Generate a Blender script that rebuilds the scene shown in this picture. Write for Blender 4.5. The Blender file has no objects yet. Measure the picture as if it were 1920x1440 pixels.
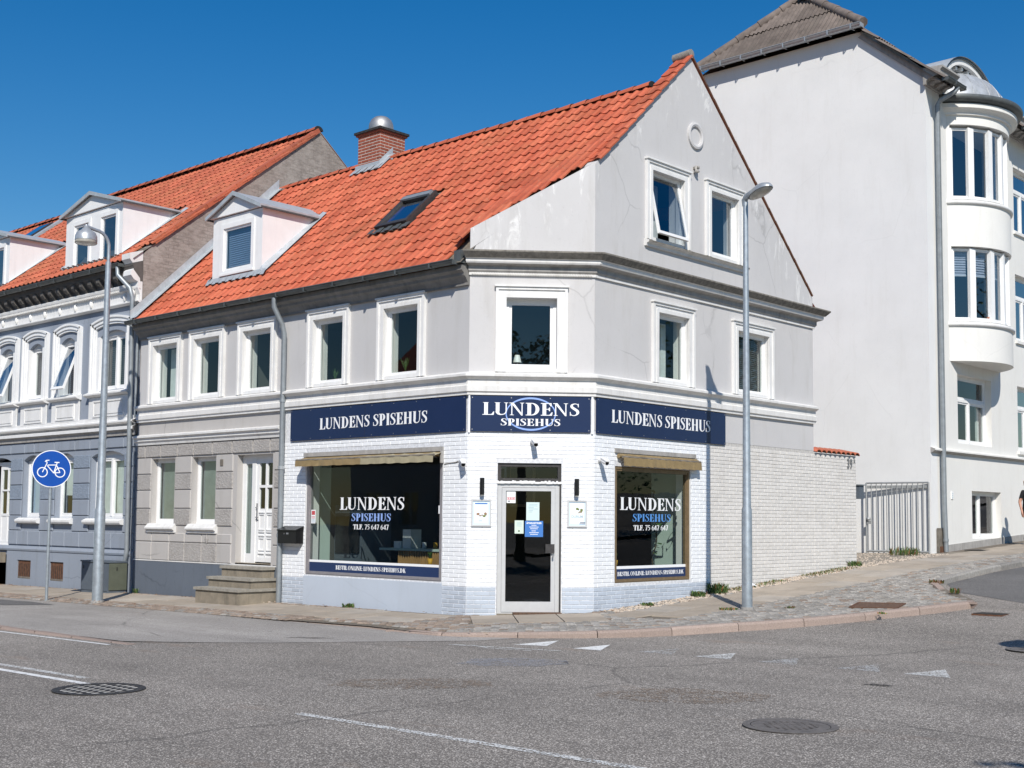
import bpy, math, random
from mathutils import Matrix, Vector
from mathutils.geometry import tessellate_polygon
random.seed(7)
C = bpy.context.scene.collection
R_ = math.radians
# ---------------------------------------------------------------- camera, sky, sun, exposure
CAM = Vector((12.44, -13.93, 1.5))
cd = bpy.data.cameras.new('camera'); co = bpy.data.objects.new('camera', cd); C.objects.link(co)
rgt = Vector((.73575, .6772, .00924)).normalized()
fwd = Vector((-.67595, .73341, .07213)).normalized()
upv = rgt.cross(fwd).normalized(); rgt = fwd.cross(upv)
m3 = Matrix((rgt, upv, -fwd)).transposed()
co.matrix_world = Matrix.Translation(CAM) @ m3.to_4x4()
cd.sensor_width = 36; cd.lens = 2355.57 / 1920 * 36
cd.shift_x = -(963.3 - 960) / 1920; cd.shift_y = (805.9 - 720) / 1920
cd.clip_end = 2000
sc = bpy.context.scene; sc.camera = co
sc.render.engine = 'CYCLES'
sc.view_settings.view_transform = 'Standard'; sc.view_settings.look = 'None'
sc.view_settings.gamma = 1; sc.view_settings.use_curve_mapping = False
sc.view_settings.exposure = 0.0
SUN_EL = 40.4
sdir = Vector((-.72 * math.cos(R_(SUN_EL)), .694 * math.cos(R_(SUN_EL)), -math.sin(R_(SUN_EL)))).normalized()
w = bpy.data.worlds.new('World'); sc.world = w; w.use_nodes = True
wn = w.node_tree; wn.nodes.clear()
sky = wn.nodes.new('ShaderNodeTexSky'); sky.sky_type = 'NISHITA'; sky.sun_disc = False
sky.sun_elevation = R_(SUN_EL); sky.sun_rotation = math.atan2(-sdir.x, -sdir.y)
sky.altitude = 0; sky.air_density = 1.25; sky.dust_density = 0.0; sky.ozone_density = 4.5
hs = wn.nodes.new('ShaderNodeHueSaturation'); hs.inputs['Saturation'].default_value = 1.42; hs.inputs['Value'].default_value = 1.0; hs.inputs['Hue'].default_value = .505
bg = wn.nodes.new('ShaderNodeBackground'); bg.inputs['Strength'].default_value = 0.092
wo = wn.nodes.new('ShaderNodeOutputWorld')
wn.links.new(sky.outputs[0], hs.inputs['Color']); wn.links.new(hs.outputs[0], bg.inputs['Color']); wn.links.new(bg.outputs[0], wo.inputs[0])
sl = bpy.data.lights.new('sun', 'SUN'); sl.energy = 4.95; sl.angle = R_(.5); sl.color = (1, .95, .875)
so = bpy.data.objects.new('sun', sl); C.objects.link(so)
so.rotation_euler = sdir.to_track_quat('-Z', 'Y').to_euler(); so.location = (10, -20, 30)

# ---------------------------------------------------------------- materials
class NT:
    def __init__(s, name):
        s.m = bpy.data.materials.new(name); s.m.use_nodes = True; s.t = s.m.node_tree
        s.b = s.t.nodes['Principled BSDF']
        s.geo = s.t.nodes.new('ShaderNodeNewGeometry')
    def n(s, ty, **k):
        x = s.t.nodes.new(ty)
        for a, v in k.items(): setattr(x, a, v)
        return x
    def l(s, a, b): s.t.links.new(a, b)
    def pos(s, sx=1, sy=1, sz=1, obj=False):
        mp = s.n('ShaderNodeMapping'); mp.inputs['Scale'].default_value = (sx, sy, sz)
        if obj:
            tc = s.n('ShaderNodeTexCoord'); s.l(tc.outputs['Object'], mp.inputs[0])
        else: s.l(s.geo.outputs['Position'], mp.inputs[0])
        return mp.outputs[0]
    def noise(s, sc_, v=None, det=4, rough=.6, dist=0):
        x = s.n('ShaderNodeTexNoise'); x.inputs['Scale'].default_value = sc_; x.inputs['Detail'].default_value = det
        x.inputs['Roughness'].default_value = rough; x.inputs['Distortion'].default_value = dist
        s.l(v if v else s.pos(), x.inputs['Vector']); return x.outputs[0]
    def ramp(s, src, stops):
        x = s.n('ShaderNodeValToRGB'); e = x.color_ramp.elements
        while len(e) < len(stops): e.new(.5)
        for i, (p, c) in enumerate(stops):
            e[i].position = p
            if not hasattr(c, '__len__'): c = (c, c, c)
            e[i].color = (*c, 1)
        s.l(src, x.inputs[0]); return x.outputs[0]
    def mix(s, f, a, b, mode='MIX'):
        x = s.n('ShaderNodeMix', data_type='RGBA', blend_type=mode)
        for k_, v in ((0, f), (6, a), (7, b)):
            sock = x.inputs[k_]
            if hasattr(v, 'node'): s.l(v, sock)
            elif hasattr(v, '__len__'): sock.default_value = (*v, 1)
            elif k_ == 0: sock.default_value = v
            else: sock.default_value = (v, v, v, 1)
        return x.outputs[2]
    def math(s, op, a, b=0):
        x = s.n('ShaderNodeMath', operation=op)
        for i, v in enumerate((a, b)):
            if hasattr(v, 'node'): s.l(v, x.inputs[i])
            else: x.inputs[i].default_value = v
        return x.outputs[0]
    def rnd(s):
        a = s.n('ShaderNodeAttribute', attribute_name='rnd'); o = s.n('ShaderNodeObjectInfo')
        return s.math('FRACT', s.math('ADD', a.outputs['Fac'], o.outputs['Random']))
    def bump(s, h, st=.3, d=.01):
        x = s.n('ShaderNodeBump'); x.inputs['Strength'].default_value = st; x.inputs['Distance'].default_value = d
        s.l(h, x.inputs['Height']); s.l(x.outputs[0], s.b.inputs['Normal'])
    def col(s, c):
        if hasattr(c, 'node'): s.l(c, s.b.inputs['Base Color'])
        else: s.b.inputs['Base Color'].default_value = (*c, 1)
MT = {}
def plain(name, col, rough=.6, metal=0, var=.08, scale=6, bump=0, bscale=60, dirt=0, dirtcol=(.25, .23, .2), streak=False, rndv=0, spec=.4, emit=None):
    """surface colour with mottling, optional dirt patches or runs, optional per-piece variation"""
    t = NT(name); t.b.inputs['Roughness'].default_value = rough; t.b.inputs['Metallic'].default_value = metal
    t.b.inputs['Specular IOR Level'].default_value = spec
    n1 = t.noise(scale)
    lo = tuple(c * (1 - var) for c in col); hi = tuple(min(1, c * (1 + var)) for c in col)
    c = t.mix(t.ramp(n1, [(.3, 0), (.7, 1)]), lo, hi)
    if rndv:
        r = t.rnd()
        c = t.mix(1.0, c, t.ramp(r, [(0, 1 - rndv), (.8, 1), (1, 1 + rndv * .5)]), 'MULTIPLY')
    if dirt:
        n2 = t.noise(1.6, t.pos(4 if streak else 1, 4 if streak else 1, .5 if streak else 1), 6, .7)
        c = t.mix(t.math('MULTIPLY', t.ramp(n2, [(.5, 0), (.72, 1)]), dirt), c, dirtcol)
    t.col(c)
    if bump: t.bump(t.noise(bscale, None, 5, .7), bump, .01)
    if emit: t.b.inputs['Emission Color'].default_value = (*emit, 1); t.b.inputs['Emission Strength'].default_value = 1
    MT[name] = t.m; return t.m
def stucco(name, col, patch=0, crack=.6, dirt=.25, top=None):
    t = NT(name); t.b.inputs['Roughness'].default_value = .85; t.b.inputs['Specular IOR Level'].default_value = .25
    c = t.mix(t.ramp(t.noise(.8, None, 5, .6), [(.3, 0), (.7, 1)]), tuple(x * .955 for x in col), tuple(min(1, x * 1.03) for x in col))
    c = t.mix(t.math('MULTIPLY', t.ramp(t.noise(1.1, t.pos(3, 3, .45), 6, .7), [(.52, 0), (.75, 1)]), dirt), c, tuple(x * .72 for x in (col[0] * 1.03, col[1], col[2] * .93)))
    c = t.mix(t.math('MULTIPLY', t.ramp(t.noise(9, t.pos(1, 1, .6), 7, .75), [(.55, 0), (.7, 1)]), .22), c, tuple(x * .82 for x in col))
    c = t.mix(t.math('MULTIPLY', t.ramp(t.noise(26, None, 3, .6), [(.63, 0), (.68, 1)]), .35 * dirt), c, tuple(x * .55 for x in col))
    # hairline cracks
    vo = t.n('ShaderNodeTexVoronoi', feature='DISTANCE_TO_EDGE'); vo.inputs['Scale'].default_value = .55
    wv = t.mix(.16, t.pos(), t.n('ShaderNodeTexNoise').outputs['Color'])
    nn = wv.node.inputs[7].links[0].from_node; nn.inputs['Scale'].default_value = 2.2; nn.inputs['Detail'].default_value = 6; t.l(t.pos(), nn.inputs[0])
    t.l(wv, vo.inputs['Vector'])
    cr = t.math('MULTIPLY', t.ramp(vo.outputs['Distance'], [(0, 1), (.006, 0)]), t.ramp(t.noise(.7, None, 2), [(.5, 0), (.6, crack)]))
    c = t.mix(cr, c, tuple(x * .4 for x in col))
    if patch:   # bare white scuffs where the paint has blown off along the verge
        d = patch(t)
        pn = t.ramp(t.noise(3.2, t.pos(1.6, 1.6, .55), 8, .75, .6), [(.55, 0), (.64, .75)])
        c = t.mix(t.math('MULTIPLY', pn, d), c, (.80, .79, .77))
    t.col(c); t.bump(t.noise(45, None, 6, .75), .22, .01)
    MT[name] = t.m; return t.m
def near_verge(t):
    # distance below the gable slope line |y-4.08| on the side street wall (a fact of this wall)
    x = t.n('ShaderNodeSeparateXYZ'); t.l(t.geo.outputs['Position'], x.inputs[0])
    a = t.math('ABSOLUTE', t.math('SUBTRACT', x.outputs['Y'], 4.08))
    d = t.math('SUBTRACT', 9.71, t.math('ADD', t.math('MULTIPLY', a, .925), x.outputs['Z']))
    return t.ramp(d, [(.0, 1), (.35, .8), (.8, 0)])
stucco('grey_stucco', (.565, .553, .548), near_verge, .4, .42)
stucco('grey_stucco_front', (.53, .52, .515), None, .45, .4)
stucco('white_stucco', (.76, .757, .745), None, .1, .2)
stucco('cream_stucco', (.75, .74, .705), None, .12, .28)
stucco('blue_stucco', (.275, .31, .365), None, .4, .6)
stucco('blue_plinth', (.19, .22, .265), None, .5, .8)
stucco('dark_plinth', (.13, .152, .185), None, .6, .9)
stucco('pale_blue', (.49, .545, .62), None, .1, .15)
stucco('rustic_grey', (.46, .44, .42), None, .6, .5)
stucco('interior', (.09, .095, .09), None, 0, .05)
stucco('mint_wall', (.52, .62, .57), None, 0, .05)
def rough_block(name, a, b):
    t = NT(name); t.b.inputs['Roughness'].default_value = .9
    v = t.n('ShaderNodeTexVoronoi', feature='F1'); v.inputs['Scale'].default_value = 26
    n = t.n('ShaderNodeTexNoise'); n.inputs['Scale'].default_value = 14; t.l(t.pos(), n.inputs[0])
    t.l(t.mix(.08, t.pos(), n.outputs['Color']), v.inputs['Vector'])
    h = t.ramp(v.outputs['Distance'], [(.15, 1), (.6, 0)])
    t.col(t.mix(t.math('MULTIPLY', t.ramp(t.noise(3, None, 5, .7), [(.35, .3), (.65, 1)]), t.ramp(v.outputs['Distance'], [(.2, 0), (.7, 1)])), a, b))
    t.bump(h, .38, .018); MT[name] = t.m
rough_block('rough_block', (.41, .39, .37), (.30, .28, .26))
rough_block('rough_block_blue', (.25, .30, .37), (.18, .215, .265))
def cement(name):
    t = NT(name); t.b.inputs['Roughness'].default_value = .95
    c = t.mix(t.ramp(t.noise(1.2, None, 7, .7), [(.3, 0), (.7, 1)]), (.25, .22, .195), (.40, .36, .325))
    c = t.mix(t.ramp(t.noise(5, t.pos(1, 1, 2.4), 7, .8), [(.45, 0), (.65, .8)]), c, (.165, .142, .122))
    c = t.mix(t.ramp(t.noise(2.4, t.pos(2, 2, .5), 5, .7), [(.55, 0), (.75, .5)]), c, (.40, .36, .32))
    br = t.n('ShaderNodeTexBrick'); br.inputs['Scale'].default_value = 1; br.inputs['Brick Width'].default_value = .24; br.inputs['Row Height'].default_value = .075
    br.inputs['Mortar Size'].default_value = .006
    mp = t.n('ShaderNodeCombineXYZ'); sp = t.n('ShaderNodeSeparateXYZ'); t.l(t.geo.outputs['Position'], sp.inputs[0]); t.l(sp.outputs['Y'], mp.inputs[0]); t.l(sp.outputs['Z'], mp.inputs[1]); t.l(mp.outputs[0], br.inputs['Vector'])
    f = t.math('MULTIPLY', br.outputs['Fac'], t.ramp(t.noise(2, None, 4), [(.42, 0), (.6, .5)]))
    c = t.mix(f, c, (.10, .085, .075))
    t.col(c); t.bump(t.noise(22, None, 6, .8), .6, .02); MT[name] = t.m
cement('cement_render')
def tile_mat(name, a, b, moss=.25):
    t = NT(name); t.b.inputs['Roughness'].default_value = .62; t.b.inputs['Specular IOR Level'].default_value = .3
    c = t.mix(t.rnd(), a, b); c = t.mix(1.0, c, t.ramp(t.rnd(), [(0, .78), (.12, .95), (.85, 1.04), (1, 1.12)]), 'MULTIPLY')
    c = t.mix(t.math('MULTIPLY', t.ramp(t.noise(1.1, None, 6, .7), [(.45, 0), (.75, 1)]), moss), c, (.36, .17, .07))
    c = t.mix(t.ramp(t.noise(18, None, 6, .75), [(.5, 0), (.72, .28)]), c, (.20, .05, .022))
    c = t.mix(t.ramp(t.noise(1.6, t.pos(2.2, .5, .5), 7, .75), [(.52, 0), (.7, .42)]), c, (.19, .085, .045))
    c = t.mix(t.ramp(t.noise(34, None, 2, .5), [(.70, 0), (.73, .6)]), c, (.36, .33, .24))
    c = t.mix(t.ramp(t.noise(7, None, 3, .6), [(.62, 0), (.7, .25)]), c, (.58, .30, .17))
    t.col(c); t.bump(t.noise(90, None, 3), .15, .004); MT[name] = t.m
tile_mat('clay_tile', (.45, .098, .048), (.56, .145, .076), .35)
tile_mat('clay_tile_old', (.39, .10, .054), (.51, .138, .074), .45)
def brick_mat(name, col, joint_dirt=.2, rv=.07):
    t = NT(name); t.b.inputs['Roughness'].default_value = .7; t.b.inputs['Specular IOR Level'].default_value = .3
    c = t.mix(1.0, col, t.ramp(t.rnd(), [(0, 1 - rv), (.7, 1), (1, 1 + rv * .3)]), 'MULTIPLY')
    c = t.mix(t.math('MULTIPLY', t.ramp(t.noise(2.1, None, 6, .7), [(.5, 0), (.75, 1)]), joint_dirt), c, tuple(x * .62 for x in (col[0], col[1] * .97, col[2] * .9)))
    c = t.mix(t.ramp(t.noise(30, None, 5, .7), [(.62, 0), (.7, .3)]), c, tuple(x * .6 for x in col))
    t.col(c); t.bump(t.noise(70, None, 5, .7), .35, .006); MT[name] = t.m
brick_mat('white_brick', (.83, .845, .86), .08, .03)
brick_mat('blue_brick', (.49, .545, .62), .35, .12)
brick_mat('beige_brick', (.70, .675, .64), .42, .07)
brick_mat('red_brick', (.30, .085, .05), .3, .3)
brick_mat('street_brick', (.33, .17, .11), .4, .3)
plain('joint_white', (.66, .67, .69), .9, var=.2, scale=20)
plain('joint_beige', (.52, .50, .47), .9, var=.2, scale=20)
plain('joint_light', (.55, .50, .45), .9)
plain('white_paint', (.80, .80, .79), .45, var=.03, scale=5, dirt=.22, dirtcol=(.55, .53, .5), streak=True, bump=.05)
plain('white_trim', (.74, .735, .72), .7, var=.05, scale=4, dirt=.35, dirtcol=(.48, .46, .42), streak=True, bump=.12, bscale=40)
plain('band_white', (.70, .69, .67), .75, var=.06, scale=4, dirt=.4, dirtcol=(.42, .40, .36), streak=True, bump=.15, bscale=40)
plain('cornice_top', (.20, .185, .16), .95, var=.35, scale=14, bump=.5)
plain('eaves_grey', (.22, .21, .195), .85, var=.15, scale=6, dirt=.5, dirtcol=(.10, .095, .085), streak=True, bump=.2)  # darkened grey: shade beneath the roof edge put into the colour, plus dirt streaks
plain('cornice_grey', (.37, .355, .335), .85, var=.12, scale=8, dirt=.6, dirtcol=(.16, .15, .135), streak=True, bump=.3)
plain('dark_cornice', (.10, .092, .085), .8, var=.2, scale=5, bump=.3)
plain('navy', (.012, .026, .078), .32, var=.05, scale=2)
plain('navy_vinyl', (.018, .038, .11), .35, var=.04, scale=2)
plain('letter_white', (.86, .87, .88), .5, var=.0)
plain('letter_blue', (.10, .29, .66), .5, var=.0)
plain('letter_paleblue', (.28, .42, .80), .5, var=.0)
plain('black_gloss', (.012, .012, .013), .28, var=.1)
plain('black_frame', (.045, .042, .042), .5, var=.3, scale=20)
plain('rubber', (.02, .02, .02), .8)
plain('alu', (.60, .60, .60), .38, metal=.25, var=.04, scale=10)
plain('grey_frame', (.29, .275, .285), .45, metal=.2, var=.1, scale=20)
plain('bronze_frame', (.23, .165, .095), .45, metal=.3, var=.15, scale=14)
plain('zinc', (.32, .35, .37), .5, metal=.45, var=.12, scale=7, dirt=.35, dirtcol=(.20, .20, .19), streak=True, rndv=.1)
plain('zinc_pale', (.47, .50, .52), .5, metal=.3, var=.12, scale=9, dirt=.3, dirtcol=(.3, .3, .29))
plain('dark_gutter', (.115, .125, .125), .5, metal=.35, var=.2, scale=7)
plain('galvanised', (.40, .445, .48), .45, metal=.55, var=.16, scale=12, dirt=.3, dirtcol=(.26, .27, .27), streak=True)
plain('galv_light', (.46, .48, .49), .4, metal=.5, var=.12, scale=14)
plain('lamp_glass', (.42, .40, .35), .2, var=.2, scale=12)
plain('steel', (.42, .42, .42), .55, metal=.8, var=.1, scale=9)
plain('awning_cloth', (.27, .195, .095), .85, var=.14, scale=7, dirt=.55, dirtcol=(.20, .16, .10), streak=True, bump=.1)
plain('awning_cloth_faded', (.35, .31, .205), .85, var=.12, scale=7, dirt=.6, dirtcol=(.22, .19, .13), streak=True, bump=.1)
plain('step_stone', (.25, .215, .165), .92, var=.2, scale=6, dirt=.7, dirtcol=(.11, .10, .08), streak=True, bump=.4, bscale=50)
plain('step_top', (.30, .28, .24), .9, var=.2, scale=12, bump=.5, bscale=50)
plain('slab', (.38, .325, .262), .9, var=.12, scale=3, bump=.25, bscale=70, rndv=.16, dirt=.3, dirtcol=(.22, .19, .15))
plain('slab_grey', (.40, .355, .30), .9, var=.12, scale=3, bump=.25, bscale=70, rndv=.14, dirt=.3, dirtcol=(.22, .2, .17))
plain('sett', (.33, .31, .282), .85, var=.22, scale=22, bump=.4, bscale=60, rndv=.35, dirt=.3, dirtcol=(.2, .17, .13))
plain('sett_red', (.30, .238, .19), .85, var=.22, scale=22, bump=.4, bscale=60, rndv=.35, dirt=.3, dirtcol=(.17, .13, .1))
plain('sett_bed', (.165, .14, .11), .98, var=.35, scale=18, bump=.5)
plain('gravel_bed', (.27, .235, .19), .98, var=.4, scale=30, bump=.8, bscale=90)
plain('kerb_granite', (.34, .265, .225), .85, var=.22, scale=60, bump=.3, rndv=.18, dirt=.35, dirtcol=(.22, .18, .15))
plain('iron', (.15, .135, .125), .55, metal=.3, var=.3, scale=16, bump=.3, bscale=30)
plain('iron_dark', (.05, .048, .046), .6, metal=.4, var=.4, scale=16, bump=.3, bscale=30)
plain('rust', (.13, .062, .035), .85, var=.4, scale=14, bump=.4)
plain('old_wood', (.17, .15, .125), .9, var=.35, scale=8, bump=.4)
plain('road_paint', (.5, .48, .44), .8, var=.15, scale=20, bump=.3, bscale=120)
plain('sign_blue', (.005, .07, .36), .35, var=.02)
plain('cabinet_grey', (.10, .12, .145), .6, var=.1)
plain('cabinet_green', (.105, .115, .085), .6, var=.1)
plain('gate_steel', (.36, .37, .37), .45, metal=.35, var=.12, scale=12)
plain('poster_pale', (.62, .75, .86), .4, var=.03)
plain('poster_white', (.80, .84, .88), .4, var=.03)
plain('poster_food', (.33, .20, .12), .5, var=.5, scale=60)
plain('poster_green', (.17, .20, .06), .5, var=.5, scale=60)
plain('paper_mint', (.60, .72, .70), .6, var=.03)
plain('paper_green', (.62, .72, .62), .6, var=.03)
plain('note_blue', (.055, .19, .52), .5, var=.02)
plain('note_red', (.55, .08, .09), .5, var=.05)
plain('ink_grey', (.40, .52, .58), .6)
plain('slate_blind', (.42, .52, .66), .5, var=.03)
plain('blind_dark', (.10, .10, .11), .5)
plain('blind_pale', (.55, .56, .62), .5)
plain('curtain_beige', (.38, .32, .25), .9, var=.15)
plain('curtain_white', (.62, .65, .64), .9, var=.1)
plain('leaf', (.055, .12, .03), .6, var=.3, scale=10, rndv=.4)
plain('grass', (.10, .155, .04), .8, var=.3, scale=10, rndv=.4)
plain('dry_leaf', (.25, .12, .05), .8, var=.3, scale=10, rndv=.4)
plain('bark', (.10, .075, .05), .9, var=.3, bump=.5)
plain('pot_yellow', (.62, .33, .03), .6)
plain('pot_terracotta', (.35, .13, .07), .7)
plain('wood_slat', (.42, .24, .10), .6, var=.2)
plain('skin', (.50, .27, .19), .55, var=.05)
plain('hair', (.32, .19, .08), .7, var=.3, scale=60)
plain('black_cloth', (.012, .012, .015), .9)
plain('shoe', (.03, .03, .03), .6)
plain('house_number', (.16, .165, .17), .5)
plain('red_thing', (.6, .02, .03), .4)
plain('fibre_cement', (.165, .135, .118), .95, var=.3, scale=3, bump=.5, bscale=40, rndv=.35, dirt=.6, dirtcol=(.10, .09, .075))
plain('lead', (.42, .44, .46), .5, metal=.3, var=.2, scale=6, dirt=.4, dirtcol=(.3, .29, .27))
plain('mat_brown', (.12, .07, .045), .95, var=.4, scale=30, bump=.5)
plain('rubble', (.50, .42, .34), .95, var=.4, scale=40)
def glass(name, tint=(.80, .86, .84), refl=1.35):
    t = NT(name); t.t.nodes.remove(t.b); out = [n for n in t.t.nodes if n.type == 'OUTPUT_MATERIAL'][0]
    tr = t.n('ShaderNodeBsdfTransparent'); tr.inputs[0].default_value = (*tint, 1)
    gl = t.n('ShaderNodeBsdfGlossy'); gl.inputs['Roughness'].default_value = .012; gl.inputs['Color'].default_value = (.95, .97, 1, 1)
    lw = t.n('ShaderNodeLayerWeight'); lw.inputs['Blend'].default_value = .5
    f = t.math('ADD', t.math('MULTIPLY', t.math('POWER', lw.outputs['Facing'], 5), .95), .043)
    f = t.math('MINIMUM', t.math('MULTIPLY', f, refl), 1)
    bp = t.n('ShaderNodeBump'); bp.inputs['Strength'].default_value = .02; bp.inputs['Distance'].default_value = .05
    t.l(t.noise(1.3, None, 2), bp.inputs['Height']); t.l(bp.outputs[0], gl.inputs['Normal'])
    mx = t.n('ShaderNodeMixShader'); t.l(f, mx.inputs[0]); t.l(tr.outputs[0], mx.inputs[1]); t.l(gl.outputs[0], mx.inputs[2]); t.l(mx.outputs[0], out.inputs[0])
    MT[name] = t.m
glass('glass', refl=1.5); glass('glass_sky', (.60, .66, .70), 3.2); glass('glass_shop', (.72, .78, .76), 1.0); glass('glass_frost', (.50, .56, .54), 2.0)
def asphalt(name, dark, light, s, bias=.5, warm=0):
    t = NT(name); t.b.inputs['Roughness'].default_value = .88; t.b.inputs['Specular IOR Level'].default_value = .3
    v = t.n('ShaderNodeTexVoronoi', feature='F1'); v.inputs['Scale'].default_value = s; t.l(t.pos(), v.inputs['Vector'])
    g = t.n('ShaderNodeSeparateColor'); t.l(v.outputs['Color'], g.inputs[0])
    st = t.ramp(g.outputs[0], [(.0, dark), (bias, tuple(d * 1.7 for d in dark)), (.86, light), (1, tuple(min(1, l * 1.5) for l in light))])
    st = t.mix(t.ramp(v.outputs['Distance'], [(.25, 0), (.62, .8)]), st, tuple(d * .5 for d in dark))
    big = t.noise(.35, None, 5, .6)
    st = t.mix(1.0, st, t.ramp(big, [(.3, .84), (.7, 1.12)]), 'MULTIPLY')
    st = t.mix(1.0, st, t.ramp(t.noise(.55, t.pos(.12, 1.6, 1), 4, .6), [(.35, .9), (.65, 1.08)]), 'MULTIPLY')
    st = t.mix(t.ramp(t.noise(.8, t.pos(.5, 1.4, 1), 4, .65), [(.62, 0), (.72, .45)]), st, (.23, .165, .12))
    st = t.mix(t.ramp(t.noise(1.7, t.pos(1, 1, 1), 4, .65), [(.66, 0), (.73, .3)]), st, (.09, .085, .08))
    # fine cracks and an old repair seam or two, wandering with noise
    wn_ = t.n('ShaderNodeTexNoise'); wn_.inputs['Scale'].default_value = .9; wn_.inputs['Detail'].default_value = 7; t.l(t.pos(), wn_.inputs[0])
    cv = t.n('ShaderNodeTexVoronoi', feature='DISTANCE_TO_EDGE'); cv.inputs['Scale'].default_value = .16; t.l(t.mix(.28, t.pos(), wn_.outputs['Color']), cv.inputs['Vector'])
    st = t.mix(t.math('MULTIPLY', t.ramp(cv.outputs['Distance'], [(0, 1), (.0028, 0)]), t.ramp(t.noise(.3, None, 3), [(.45, 0), (.56, .5)])), st, (.05, .047, .043))
    st = t.mix(1.0, st, t.ramp(t.noise(.9, t.pos(.25, 1.0, 1), 6, .7), [(.3, .86), (.5, 1), (.72, 1.1)]), 'MULTIPLY')
    t.col(st); t.bump(v.outputs['Distance'], .5, .006); MT[name] = t.m
asphalt('asphalt', (.20, .180, .158), (.65, .595, .53), 92, .5)
asphalt('asphalt_track', (.35, .325, .297), (.55, .515, .47), 120, .5)
asphalt('asphalt_dark', (.14, .135, .13), (.27, .26, .25), 110, .6)
def worn_paint(name, cover, col=(.62, .62, .60)):
    """road paint rubbed thin by tyres, stones showing through"""
    t = NT(name); t.b.inputs['Roughness'].default_value = .85
    out = [n for n in t.t.nodes if n.type == 'OUTPUT_MATERIAL'][0]
    v = t.n('ShaderNodeTexVoronoi', feature='F1'); v.inputs['Scale'].default_value = 78; t.l(t.pos(), v.inputs['Vector'])
    g = t.n('ShaderNodeSeparateColor'); t.l(v.outputs['Color'], g.inputs[0])
    a = t.math('ADD', g.outputs[1], t.math('MULTIPLY', t.math('SUBTRACT', t.noise(5, None, 4, .7), .5), 1.6))
    m = t.math('GREATER_THAN', a, 1 - cover)
    t.col(col); tr = t.n('ShaderNodeBsdfTransparent'); mx = t.n('ShaderNodeMixShader')
    t.l(m, mx.inputs[0]); t.l(tr.outputs[0], mx.inputs[1]); t.l(t.b.outputs[0], mx.inputs[2]); t.l(mx.outputs[0], out.inputs[0]); MT[name] = t.m
worn_paint('paint_fresh', .95, (.72, .72, .70)); worn_paint('paint_half', .62); worn_paint('paint_faint', .36, (.50, .50, .49))
worn_paint('water_mark', .40, (.30, .30, .315)); worn_paint('oil_mark', .5, (.05, .045, .04)); worn_paint('rust_mark', .24, (.26, .20, .15))

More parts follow.
